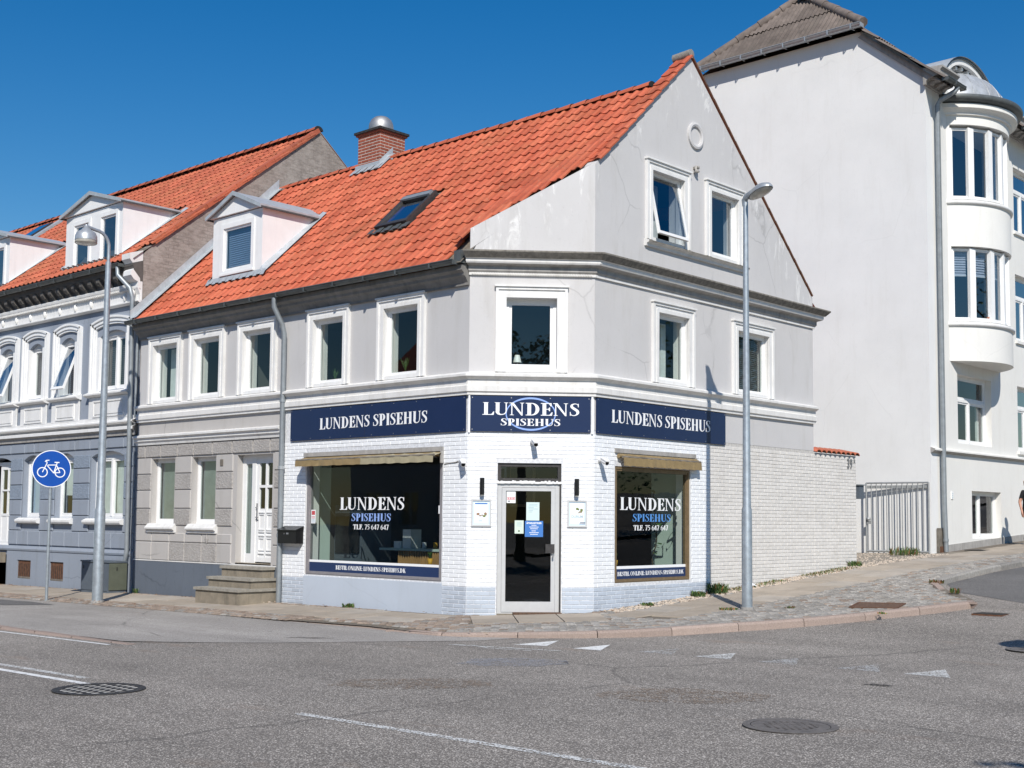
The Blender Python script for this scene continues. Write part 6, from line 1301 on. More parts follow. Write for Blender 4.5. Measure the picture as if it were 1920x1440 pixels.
plant('potted_plant', 'leafy plant on the sill of the fifth upper window from the left', -3.10, .24, 3.88, 'pot_terracotta', .26, 30, .05, 8, lw=.012); plant('potted_plant', 'red flowering plant on the sill of the fourth upper window', -4.95, .24, 3.88, 'pot_terracotta', .24, 14, .04, 9, lw=.008)
plant('cactus_pot', 'small cactus plants on the sill of the lower oriel window', .55, 15.75, 6.36, 'pot_terracotta', .30, 8, .06, 12, lw=.02); plant('potted_plant', 'flowering plant on the sill of the ground floor window under the oriel', -.3, 15.5, 3.52, 'white_paint', .3, 22, .06, 14, lw=.015); plant('potted_plant', 'second plant in the window under the oriel near the curtain', -.3, 16.4, 3.52, 'pot_terracotta', .2, 22, .06, 15, lw=.015)
for F, u in ((FCM, .78), (FRT, 3.42)):
    P = F @ Vector((u, .3, 3.9)); t = thing('table_lamp', 'small white table lamp on the sill of the window over the corner door' if F is FCM else 'small white lamp on the sill of the upper window right of the corner', 'lamp', None, tuple(P)); q = MB(); q.lathe([(.05, 0), (.05, .02), (.012, .03), (.012, .14)], tuple(P), 'galv_light', 12); q.build('base', t); q = MB(); q.lathe([(.07, .12), (.04, .24)], tuple(P), 'white_paint', 14); q.build('lamp_shade', t)
for a, b, m in ((-8.62, -8.3, 'curtain_beige'), (-2.78, -2.6, 'curtain_beige')):
    q = MB(FL); k = 14; v = []
    for i in range(k + 1): v += [(a + (b - a) * i / k, .36 + .02 * math.sin(i * 1.9), 3.86), (a + (b - a) * i / k, .36 + .02 * math.sin(i * 1.9), 5.0)]
    q.add(v, [(2 * i, 2 * i + 2, 2 * i + 3, 2 * i + 1) for i in range(k)], m, smooth=True); q.build('curtain', H)
q = MB(FL); q.box(-10.40, -9.75, .32, .325, 3.9, 4.98, 'curtain_white'); q.build('curtain', H)
q = MB(FRT); q.box(3.35, 3.8, .5, .52, 6.3, 7.4, 'curtain_white'); q.box(5.15, 5.5, .5, .52, 6.3, 7.2, 'curtain_white'); q.box(3.75, 3.9, .4, .42, 3.9, 4.95, 'curtain_white'); q.build('curtain', H)
# ================================================================ ground, road, pavement
def frange(a, b, s):
    out = []; x = a
    while x < b - 1e-6: out.append(x); x += s
    return out + [b]
ys = sorted(set([-300, -150, -80, -40, -25] + frange(-16, -6, 2) + [-1, 0, 1.43, 4, 5.86, 10.05, 13.7, 19.2] + [30, 45, 60, 400])); xs = sorted(set([-400, -200, -100, -60] + frange(-50, 50, 5) + [60, 100, 200, 400]))
q = MB(); v = [(x, y, hz(x, y) - .10) for y in ys for x in xs]; nx = len(xs)
q.add(v, [(j * nx + i, j * nx + i + 1, (j + 1) * nx + i + 1, (j + 1) * nx + i) for j in range(len(ys) - 1) for i in range(nx - 1)], 'asphalt'); q.build('road', kind='structure')
def sheet(name, poly, off, m, step=.6, parent=None, hf=None, **k):
    """flat patch laid on the slope: polygon cut into strips along y"""
    import bmesh
    bm = bmesh.new(); bm.faces.new([bm.verts.new((x, y, 0)) for x, y in poly])
    lo, hi = min(p[1] for p in poly), max(p[1] for p in poly)
    cuts = [c for c in GY + [(-.2, 0), (-2.4, 0)] if lo < c[0] < hi]
    for c, _ in cuts: bmesh.ops.bisect_plane(bm, geom=bm.verts[:] + bm.edges[:] + bm.faces[:], plane_co=(0, c, 0), plane_no=(0, 1, 0))
    if callable(off):
        for c in frange(-13, 3, .5): bmesh.ops.bisect_plane(bm, geom=bm.verts[:] + bm.edges[:] + bm.faces[:], plane_co=(c, 0, 0), plane_no=(1, 0, 0))
    bmesh.ops.triangulate(bm, faces=bm.faces[:])
    f_ = off if callable(off) else (lambda x, y: off)
    for w_ in bm.verts: w_.co.z = (hf or hz)(w_.co.x, w_.co.y) + f_(w_.co.x, w_.co.y)
    bmesh.ops.recalc_face_normals(bm, faces=bm.faces[:])
    if sum(f.normal.z for f in bm.faces) < 0: bmesh.ops.reverse_faces(bm, faces=bm.faces[:])
    me = bpy.data.meshes.new(name); bm.to_mesh(me); bm.free(); me.materials.append(MT[m])
    return link(bpy.data.objects.new(name, me), parent, **k)
# kerb line of the corner: from the left end round to the side street
KP = [(-6.0, -2.12), (-3.0, -2.02), (-1.35, -1.97), (-.46, -2.1), (.23, -2.14), (.65, -1.98), (1.02, -1.74), (1.37, -1.5), (1.88, -1.01), (2.32, -.45), (2.67, .28), (3.01, 1.07), (3.40, 1.82), (3.79, 2.63), (4.12, 3.55), (4.45, 4.35), (4.58, 4.80), (4.50, 5.15), (4.25, 5.5), (3.9, 5.95), (3.45, 6.5), (3.1, 7.0), (2.88, 7.6), (2.80, 8.6), (2.78, 10), (2.75, 14), (2.75, 20), (2.75, 28), (2.75, 40), (2.75, 58)]
pav = [(-60, -2.12)] + KP + [(0, 58), (0, 1.433), (-1.369, 0), (-60, 0)]
P_ = sheet('pavement', pav, -.022, 'sett_bed', hf=hp, kind='structure')
def inside(x, y, poly):
    c = False; j = len(poly) - 1
    for i in range(len(poly)):
        a, b = poly[i], poly[j]
        if (a[1] > y) != (b[1] > y) and x < (b[0] - a[0]) * (y - a[1]) / (b[1] - a[1]) + a[0]: c = not c
        j = i
    return c
# kerbstones
K_ = thing('kerb', 'reddish granite kerb curving round the street corner', 'kerb', None, (3.3, 0, 0)); K_['kind'] = 'structure'; del K_['category']; del K_['label']
def seglist(P, L):
    out = []; acc = 0; cur = [Vector((*P[0], 0))]; 
    for a, b in zip(P, P[1:]):
        A_, B_ = Vector((*a, 0)), Vector((*b, 0)); l = (B_ - A_).length; t = 0
        while acc + (l - t) >= L:
            t += L - acc; p = A_.lerp(B_, t / l); cur.append(p); out.append(cur); cur = [p]; acc = 0
        acc += l - t; cur.append(B_)
    out.append(cur); return out
def kerb(P, L, top=.0, bot=-.16, wd=.13, m='kerb_granite', parent=K_, gap=.012):
    for s_ in seglist(P, L):
        if (s_[0] - s_[-1]).length < .1: continue
        d0 = (s_[1] - s_[0]).normalized(); s_[0] = s_[0] + d0 * gap / 2; s_[-1] = s_[-1] - (s_[-1] - s_[-2]).normalized() * gap / 2
        n = len(s_); rows_ = []; j1 = random.uniform(-.004, .004)
        for i, p in enumerate(s_):
            d = (s_[min(i + 1, n - 1)] - s_[max(i - 1, 0)]).normalized(); nn_ = Vector((-d.y, d.x, 0)); tp = top(p) if callable(top) else top
            for o_, z_ in ((-.02, bot), (-.012, tp - .03 + j1), (.015, tp + j1), (wd - .012, tp + j1), (wd, tp - .03)): q_ = p + nn_ * o_; rows_.append((q_.x, q_.y, hp(q_.x, q_.y) + z_))
        mm_ = m
        if s_[0].y > 6.7: mm_ = 'sett'
        q = MB(); q.add(rows_, [(i * 5 + k, (i + 1) * 5 + k, (i + 1) * 5 + k + 1, i * 5 + k + 1) for i in range(n - 1) for k in range(4)], mm_); q.add(rows_[:5], [(0, 1, 2, 3, 4)], mm_); q.add(rows_[-5:], [(4, 3, 2, 1, 0)], mm_); q.build('kerbstone', parent)
KPd = []
for a, b in zip(KP, KP[1:]):
    n = max(1, int(math.hypot(b[0] - a[0], b[1] - a[1]) / .25)); KPd += [(a[0] + (b[0] - a[0]) * i / n, a[1] + (b[1] - a[1]) * i / n) for i in range(n)]
def ktop(p):   # the kerb sinks into a dropped crossing towards the left
    return -.04 + .045 * max(0, min(1, (p.x + 1.2) / 2.2)) if p.y < 0 else (.012 if p.y < 4.6 else .012 - .075 * max(0, min(1, (p.y - 4.6) / 1.2)) + .075 * max(0, min(1, (p.y - 6.2) / .5)))
kerb(KPd, 1.05, ktop)
# cycle track: pale asphalt strip beside the main street, ramping down to the road
def toff(x, y): return -.066 - .030 * max(0, min(1, (x + 5.5) / 4.5))
sheet('cycle_path', [(-60, -5.55), (-5, -5.55), (-2.0, -5.50), (-1.1, -4.8), (-.5, -4.25), (.2, -3.4), (1.1, -2.35), (1.25, -1.68), (.65, -1.9), (.23, -2.08), (-.46, -2.04), (-1.35, -1.92), (-3, -1.96), (-6, -2.06), (-60, -2.06)], toff, 'asphalt_track', kind='structure')
K2 = thing('kerb', 'x', 'x', None, (-6, -5.6, 0)); K2['kind'] = 'structure'; del K2['category']; del K2['label']
def ktop2(p): return .004 - .05 * max(0, min(1, (p.x + 6) / 4.4))
kerb([(x, -5.66) for x in frange(-60, -8, 1.0)] + [(x, -5.66) for x in frange(-7.5, -1.6, .5)], 1.0, ktop2, parent=K2)
sheet('road_patch', [(-60, -2.6), (-13.2, -2.6), (-10.6, -2.45), (-9.3, -2.62), (-9.9, -3.3), (-60, -3.9)], lambda x, y: toff(x, y) + .004, 'asphalt_dark', kind='structure')
sheet('side_road', [(2.86, 7.9), (3.5, 6.75), (5.6, 5.3), (9.0, 5.3), (9.0, 58), (2.86, 58)], -.096, 'asphalt_dark', kind='structure')
# slabs, setts
def quad_piece(x0, x1, y0, y1, ang=0, z=0, h=.02, b=.006, c=None):
    return (x0, x1, y0, y1)
def lay_slabs(rects, m, name='paving_slab'):
    for (x0, x1, y0, y1) in rects:
        j = random.uniform(-.004, .004); g = .009; b = .008; q = MB()
        cs = [(x0 + g, y0 + g), (x1 - g, y0 + g), (x1 - g, y1 - g), (x0 + g, y1 - g)]; ci = [(x0 + g + b, y0 + g + b), (x1 - g - b, y0 + g + b), (x1 - g - b, y1 - g - b), (x0 + g + b, y1 - g - b)]
        v = [(x, y, hp(x, y) - .02) for x, y in cs] + [(x, y, hp(x, y) + .0 + j) for x, y in ci]
        q.add(v, [(4, 5, 6, 7), (0, 1, 5, 4), (1, 2, 6, 5), (2, 3, 7, 6), (3, 0, 4, 7)], m if random.random() < .8 else 'slab_grey'); q.build(name, P_)
R1_ = []
for r, (ya, yb) in enumerate(((-.87, -.24), (-1.50, -.87))):
    x = -26 + r * .4
    while x < -1.35: R1_.append((x, min(x + .8, -1.3), ya, yb)); x += .8
lay_slabs(R1_, 'slab')
R2_ = []
for c, (xa, xb) in enumerate(((.50, 1.13), (1.13, 1.76))):
    y = 1.0 + c * .4
    while y < 34: R2_.append((xa, xb, y, y + .8)); y += .8
lay_slabs(R2_, 'slab')
# wedge slabs across the chamfered corner
for k in range(3):
    for j in range(2):
        q = MB(FCM); a = .05 + k * .66; b = -.30 - j * .62; 
        if k == 0 and j == 1: pass
        cs = [(a + .006, b - .61), (a + .65, b - .61), (a + .65, b), (a + .006, b)]; W4 = [FCM @ Vector((p[0], p[1], 0)) for p in cs]
        mb = MB(); v = [(p.x, p.y, hp(p.x, p.y) - .02) for p in W4] + [(p.x, p.y, hp(p.x, p.y) + .002) for p in W4]; mb.add(v, [(4, 5, 6, 7), (0, 1, 5, 4), (1, 2, 6, 5), (2, 3, 7, 6), (3, 0, 4, 7)], 'slab'); mb.build('paving_slab', P_)
slab_areas = [(-60, -1.3, -1.50, -.24), (.50, 1.76, 1.0, 34)]
def in_wedge(x, y):
    l = FCM.inverted() @ Vector((x, y, 0)); return .0 < l.x < 2.05 and -1.56 < l.y < -.28
setts = []; rs_ = random.Random(11); s_ = .125
ch_u = Vector((1.433, -1.369, 0)).normalized()   # outward normal of the chamfer is (+,-)
y = -2.7; row = 0
a0 = R_(12); ca, sa = math.cos(a0), math.sin(a0)
for i in range(-60, 160):
    for j in range(-60, 120):
        lx, ly = i * .135 + (j % 2) * .067, j * .115; x = ca * lx - sa * ly + .5; yy = sa * lx + ca * ly - 2
        if not (-3.2 < x < 5 and -2.7 < yy < 9.5): continue
        x += rs_.uniform(-.012, .012); yy += rs_.uniform(-.01, .01)
        if yy > 7.5 and x > 2.7: continue
        if not inside(x, yy, pav): continue
        if any(a < x < b and c < yy < d for a, b, c, d in slab_areas) or in_wedge(x, yy): continue
        if yy > 0 and x < .05: continue
        # keep clear of the kerb
        if min((x - k[0]) ** 2 + (yy - k[1]) ** 2 for k in KPd[::1]) < .21 ** 2: continue
        if x < .05 and (x - yy * (1.369 / 1.433) * 1 + 1.369 < .1): continue
        if x < .45 and yy > 1.6 and rs_.random() < .8: continue    # gravelly strip at the wall
        setts.append((x, yy))
for x in frange(-26, -3.2, .135):
    for r in range(5):
        y = -1.58 - r * .118; setts.append((x + (r % 2) * .06 + rs_.uniform(-.01, .01), y))
    setts.append((x, -.15))
for yy in frange(9.5, 30, .15):
    for r in range(6): setts.append((1.86 + r * .135 + rs_.uniform(-.01, .01), yy + (r % 2) * .07))
setts.sort(key=lambda p: (Vector((p[0], p[1], 0)) - CAM).length)
sm_ = {}
def sett_geo(mb, x, y, w_, l_, ang, m, rn=0, loc=False):
    c_, s2 = math.cos(ang), math.sin(ang); pts = []
    for (a, b, z) in ((-w_, -l_, -.02), (w_, -l_, -.02), (w_, l_, -.02), (-w_, l_, -.02), (-w_ * .8, -l_ * .78, .0), (w_ * .8, -l_ * .78, .0), (w_ * .8, l_ * .78, .0), (-w_ * .8, l_ * .78, .0)):
        X, Y_ = x + a * c_ - b * s2, y + a * s2 + b * c_; pts.append((X, Y_, z + (0 if loc else hp(X, Y_))))
    mb.add(pts, [(4, 5, 6, 7), (0, 1, 5, 4), (1, 2, 6, 5), (2, 3, 7, 6), (3, 0, 4, 7)], m, rn)
for m in ('sett', 'sett_red'): b = MB(); sett_geo(b, 0, 0, .06, .05, 0, m, loc=True); sm_[m] = b.build('paving_sett', mesh_only=True)
st_ = MB()
for i, (x, y) in enumerate(setts):
    m = 'sett_red' if (x < .2 and rs_.random() < .75) or rs_.random() < .12 else 'sett'; an = rs_.uniform(-.12, .12) + (a0 if x > -3.2 and y < 9.5 else 0)
    if i < 300:
        dy = (hp(x, y + .05) - hp(x, y - .05)) / .1
        inst('paving_sett', sm_[m], Matrix.Translation((x, y, hp(x, y) + rs_.uniform(-.004, .004))) @ Matrix.Rotation(math.atan(dy), 4, 'X') @ Matrix.Rotation(an, 4, 'Z'), P_)
    else: sett_geo(st_, x, y, rs_.uniform(.052, .062), rs_.uniform(.044, .053), an, m, rs_.random() * .98 + .01)
st_.build('paving_setts', P_, kind='stuff')
sheet('gravel_strip', [(-.02, 1.35), (.48, 1.0), (.48, 10.2), (.48, 14.3), (-.02, 14.3)], -.012, 'gravel_bed', kind='structure')
sheet('yard_ground', [(-12, 10.0), (-.02, 10.0), (-.02, 13.64), (-12, 13.64)], -.01, 'gravel_bed', kind='structure')
gr = MB(); rg = random.Random(4)
for k in range(2600):
    y = rg.uniform(1.5, 13.6); x = rg.uniform(.02, .46) if y < 10.1 or rg.random() < .3 else rg.uniform(-1.6, .46)
    s2 = rg.uniform(.006, .02); z = hp(x, y) - .012; gr.add([(x - s2, y - s2, z), (x + s2, y - s2, z), (x + s2, y + s2, z), (x - s2, y + s2, z), (x, y, z + s2 * 1.2)], [(0, 1, 4), (1, 2, 4), (2, 3, 4), (3, 0, 4)], 'rubble', rg.random() * .9 + .05)
gr.build('gravel', kind='stuff', cat='gravel', label='loose pale gravel and grit along the foot of the side street wall')
# road markings
def road_mark(poly, m, lab, cat='road marking', group=None, off=-.096, name='road_marking'):
    o = sheet(name, poly, off, m); o['label'] = lab; o['category'] = cat
    if group: o['group'] = group
TG = 'give way triangles across the side street mouth'
for (x, m, lab) in ((1.78, 'paint_fresh', 'bright white give way triangle nearest the corner kerb'), (2.62, 'paint_fresh', 'second bright give way triangle from the corner'), (3.50, 'paint_faint', 'very faint give way triangle third from the corner'), (4.28, 'paint_half', 'give way triangle with worn tail fourth from the corner'), (5.10, 'paint_faint', 'rubbed give way triangle fifth from the corner'), (6.05, 'paint_faint', 'rubbed give way triangle sixth from the corner'), (6.78, 'paint_half', 'rightmost give way triangle on the road')):
    f = x < 3
    road_mark([(x - (.02 if not f else -.05), -2.03 - (.36 if x < 2 else .22 if x < 3 else 0)), (x + .46, -2.03 - (.2 if f else 0)), (x + .08 if f else x + .12, -1.38 if not f else -1.56)], m, lab, group=TG)
road_mark([(1.20, -2.95), (2.75, -2.62), (2.77, -2.56), (1.22, -2.87)], 'paint_half', 'thin worn white stroke of the painted cycle sign near the corner')
road_mark([(1.45, -2.78), (1.9, -2.95), (2.5, -2.83), (2.5, -2.79), (1.9, -2.9), (1.5, -2.74)], 'paint_half', 'second thin worn stroke of the painted cycle sign near the corner')
road_mark([(-60, -5.95), (-1.75, -5.86), (-1.75, -5.80), (-60, -5.85)], 'paint_fresh', 'white edge line along the reddish kerb')
road_mark([(-2.36, -5.15), (-1.76, -5.02), (-1.76, -4.93), (-2.36, -5.05)], 'paint_fresh', 'short white dash at the end of the cycle path')
for x0, x1, y0, m, lab in ((-40, 1.25, -7.76, 'paint_half', 'upper one of the two white lines left of the grate'), (-40, 1.95, -7.98, 'paint_fresh', 'lower one of the two white lines ending at the grate'), (4.55, 8.6, -7.80, 'paint_half', 'worn white centre line at the bottom of the picture'), (8.6, 24, -7.8, 'paint_faint', 'faint end of the centre line at the bottom edge')):
    road_mark([(x0, y0 - .05), (x1, y0 - .05), (x1, y0 + .04), (x0, y0 + .04)], m, lab)
def blob(x, y, rx, ry, seed, n=18, ang=0):
    r = random.Random(seed); out = []
    for k in range(n): a = 2 * math.pi * k / n; s2 = r.uniform(.82, 1.1); px, py = rx * s2 * math.cos(a), ry * s2 * math.sin(a); out.append((x + px * math.cos(ang) - py * math.sin(ang), y + px * math.sin(ang) + py * math.cos(ang)))
    return out
road_mark(blob(3.2, -3.9, .6, .45, 1, ang=.7), 'water_mark', 'pale grey scuffed patch on the road before the door', 'stain', name='stain'); road_mark(blob(6.1, -4.9, .75, .5, 2, ang=.7), 'rust_mark', 'brown stain on the road in front of the round cover', 'stain', name='stain'); road_mark(blob(3.8, -5.9, .8, .45, 3, ang=.7), 'rust_mark', 'long brown stain in the middle of the road', 'stain', name='stain')
road_mark(blob(7.0, -3.05, .14, .08, 5, 14), 'oil_mark', 'small black tar spot near the rightmost triangle', 'stain', name='stain'); road_mark(blob(-.9, -3.6, .5, .10, 6, ang=.5), 'oil_mark', 'dark damp spot on the pale cycle path', 'stain', name='stain')
# covers and grates
def cover(x, y, r, lab, off=-.094, z_ang=0, ringm='iron'):
    z = hz(x, y) + off; t = thing('manhole_cover', lab, 'manhole cover', None, (x, y, z)); q = MB(); q.lathe([(r, 0), (r, .004), (r * .84, .004), (r * .84, .0)], (x, y, z), ringm, 36, smooth=False); q.build('frame', t)
    q = MB(); q.lathe([(r * .82, -.001), (r * .82, .003), (r * .6, .003), (r * .58, .001), (r * .4, .001), (r * .38, .003), (0, .003)], (x, y, z), ringm, 36, smooth=False); q.build('lid', t)
    q = MB(); rr = random.Random(3)
    for i in range(-7, 8):
        for j in range(-7, 8):
            a, b = i * r * .1, j * r * .1
            if a * a + b * b < (r * .55) ** 2 and (i + j) % 2: q.box(x + a - r * .03, x + a + r * .03, y + b - r * .03, y + b + r * .03, z + .003, z + .005, ringm)
    q.build('tread_pattern', t)
    q = MB(); q.lathe([(r * .84, .001), (r * .82, .001)], (x, y, z), 'rubber', 36); q.build('gap', t)
cover(7.66, -5.75, .345, 'large round iron cover in the road at the lower right'); cover(6.95, .98, .33, 'round cover at the right edge under the dark shadow'); cover(-1.95, -7.5, .33, 'round dark cover at the left edge of the road', ringm='iron_dark')
x, y = 2.12, -8.12; z = hz(x, y) - .094; t = thing('drain_grate', 'dark iron grate in the road at the end of the white line', 'grate', None, (x, y, z)); q = MB(); q.lathe([(.40, 0), (.40, .006), (.33, .006), (.33, 0)], (x, y, z), 'iron_dark', 30, smooth=False); q.build('frame', t); q = MB(); q.lathe([(.33, .001), (0, .001)], (x, y, z), 'road_paint', 30); q.build('bed', t)
bm_ = MB(); bm_.box(-.33, .33, -.014, .014, 0, .004, 'iron_dark'); bm_ = bm_.build('grate_bar', mesh_only=True)
for k in range(-3, 4):
    h = math.sqrt(max(.01, .33 ** 2 - (k * .09) ** 2)) / .33
    inst('grate_bar', bm_, Matrix.Translation((x + k * .09, y, z)) @ Matrix.Rotation(R_(90), 4, 'Z') @ Matrix.Diagonal((h, 1, 1, 1)), t); 
    if abs(k) < 3: inst('grate_bar', bm_, Matrix.Translation((x, y + k * .11, z + .0015)) @ Matrix.Diagonal((math.sqrt(max(.01, .33 ** 2 - (k * .11) ** 2)) / .33, 1, 1, 1)), t)
x, y = 3.55, 3.85; t = thing('pit_cover', 'square rusty plate set in the cobbled pavement', 'pit cover', None, (x, y, hz(x, y))); M_ = Matrix.Translation((x, y, hz(x, y) + .004)) @ Matrix.Rotation(math.atan(.068), 4, 'X') @ Matrix.Rotation(R_(14), 4, 'Z'); q = MB(M_); q.box(-.36, .36, -.30, .30, -.02, .006, 'mat_brown'); q.build('plate', t); q = MB(M_)
ring_ = [(-.36, .36, -.30, -.27), (-.36, .36, .27, .30), (-.36, -.33, -.27, .27), (.33, .36, -.27, .27)]
for a, b, c, d in ring_: q.box(a, b, c, d, .006, .012, 'rust')
q.build('rim', t)
x, y = 5.12, 4.25; z = hz(x, y) - .094; t = thing('drain_grate', 'rusty gully grate in the gutter at the tip of the kerb', 'grate', None, (x, y, z)); q = MB(); q.box(x - .22, x + .22, y - .18, y + .18, z - .02, z + .004, 'rust'); q.build('frame', t)
gb_ = MB(); gb_.box(-.2, .2, -.012, .012, .004, .012, 'iron_dark'); gb_ = gb_.build('grate_bar', mesh_only=True)
for k in range(7): inst('grate_bar', gb_, Matrix.Translation((x, y - .15 + k * .05, z)), t)
x, y = .55, 14.9; t = thing('pit_cover', 'flat dark cover in the pavement below the basement window', 'pit cover', None, (x, y, hz(x, y))); q = MB(); q.box(x - .2, x + .2, y - .3, y + .3, hz(x, y) - .01, hz(x, y) + .012, 'iron_dark'); q.build('plate', t)
# weeds
def weed(x, y, r, h, n, seed, lab, mats=('grass', 'leaf', 'dry_leaf'), z=None, dry=.1, group='weeds along the walls'):
    rr = random.Random(seed); q = MB(); z = hz(x, y) - .01 if z is None else z
    for k in range(n):
        a, rd = rr.uniform(0, 6.28), r * rr.random() ** .7; bx_, by = x + rd * math.cos(a) * 1.0, y + rd * math.sin(a); l = h * rr.uniform(.4, 1); t_ = rr.uniform(.1, .9); a2 = rr.uniform(0, 6.28); b = Vector((bx_, by, z)); e_ = b + Vector((math.cos(a2) * l * t_, math.sin(a2) * l * t_, l)); w_ = rr.uniform(.004, .014); sd = Vector((-math.sin(a2), math.cos(a2), 0)) * w_; mid = b.lerp(e_, .55) + Vector((0, 0, l * .15)); m = mats[2] if rr.random() < dry else mats[0] if rr.random() < .6 else mats[1]
        q.add([b - sd * .4, b + sd * .4, mid + sd, e_, mid - sd], [(0, 1, 2, 4), (4, 2, 3)], m, rr.random() * .95 + .02)
    o = q.build('weed', None, lab, 'weed', group)
weed(.20, 4.62, .17, .20, 240, 1, 'tallest green weed at the foot of the wall where the lamp shadow lands'); weed(.13, 4.10, .13, .11, 150, 2, 'green weed just right of the side window'); weed(.22, 2.55, .12, .06, 110, 3, 'low green weed under the side window'); weed(-4.05, -.10, .10, .09, 110, 4, 'bright green weed under the wide shop window'); weed(.12, 9.75, .16, .12, 140, 5, 'weed at the far end of the brick wall')
weed(-10.75, -.12, .05, .13, 30, 6, 'single small weed by the dark plinth near the blue house'); weed(-.35, 13.0, .35, .22, 170, 7, 'weeds growing under the open gate', dry=.2); weed(1.78, 2.52, .14, .05, 90, 8, 'dry weeds at the foot of the tall lamp', dry=.5); weed(2.5, 3.1, .1, .04, 50, 9, 'small weeds between the cobbles beside the tall lamp', dry=.3); weed(3.0, 7.15, .13, .09, 70, 10, 'dry tuft at the back corner of the kerb', dry=.5); weed(3.9, 5.85, .10, .10, 60, 11, 'second dry tuft along the back of the kerb', dry=.5); weed(4.05, 3.0, .07, .04, 30, 12, 'tiny weeds near the rusty plate', dry=.4)
q = MB(); rr = random.Random(21)
for k in range(1500):
    y = rr.uniform(5.0, 9.9); x = .06 + rr.random() ** 1.5 * .32
    if math.sin(y * 5) + math.sin(y * 2.3 + 1) < -.2: continue
    z = hz(x, y) - .01; a2 = rr.uniform(0, 6.28); l = rr.uniform(.015, .06); b = Vector((x, y, z)); e_ = b + Vector((math.cos(a2) * l * .6, math.sin(a2) * l * .6, l)); sd = Vector((-math.sin(a2), math.cos(a2), 0)) * .007
    q.add([b - sd, b + sd, e_], [(0, 1, 2)], 'grass' if rr.random() < .75 else 'dry_leaf', rr.random() * .95 + .02)
q.build('ground_cover', None, 'low mossy weeds along the foot of the long beige brick wall', 'ground cover', kind='stuff')
q = MB(); rr = random.Random(22)
for k in range(420):
    t_ = rr.random()
    if t_ < .3: x, y = rr.uniform(-18, -1.5), -rr.random() * .2 - .04
    elif t_ < .6: x, y = rr.uniform(.03, .45), rr.uniform(1.4, 9.5)
    else: x, y = rr.uniform(-20, 1.0), -2.1 + rr.uniform(-.15, .12)
    z = hz(x, y) + .001; a2 = rr.uniform(0, 6.28); l = rr.uniform(.01, .03); q.add([(x + l * math.cos(a2 + i * 1.57), y + l * .7 * math.sin(a2 + i * 1.57), z + rr.uniform(0, .012)) for i in range(4)], [(0, 1, 2, 3)], 'dry_leaf', rr.random() * .95)
q.build('leaf_litter', None, 'scattered dry leaves and grit along walls and gutter', 'litter', kind='stuff')
q = MB(); P0_ = Vector((.25, 5.65, hz(.25, 5.65))); q.add([P0_ + Vector(v) for v in ((-.05, -.08, 0), (.06, -.05, .03), (.05, .08, .01), (-.04, .06, .05), (0, 0, .07))], [(0, 1, 4), (1, 2, 4), (2, 3, 4), (3, 0, 4)], 'letter_white'); q.build('paper_scrap', None, 'crumpled white paper lying by the brick wall behind the lamp', 'litter')
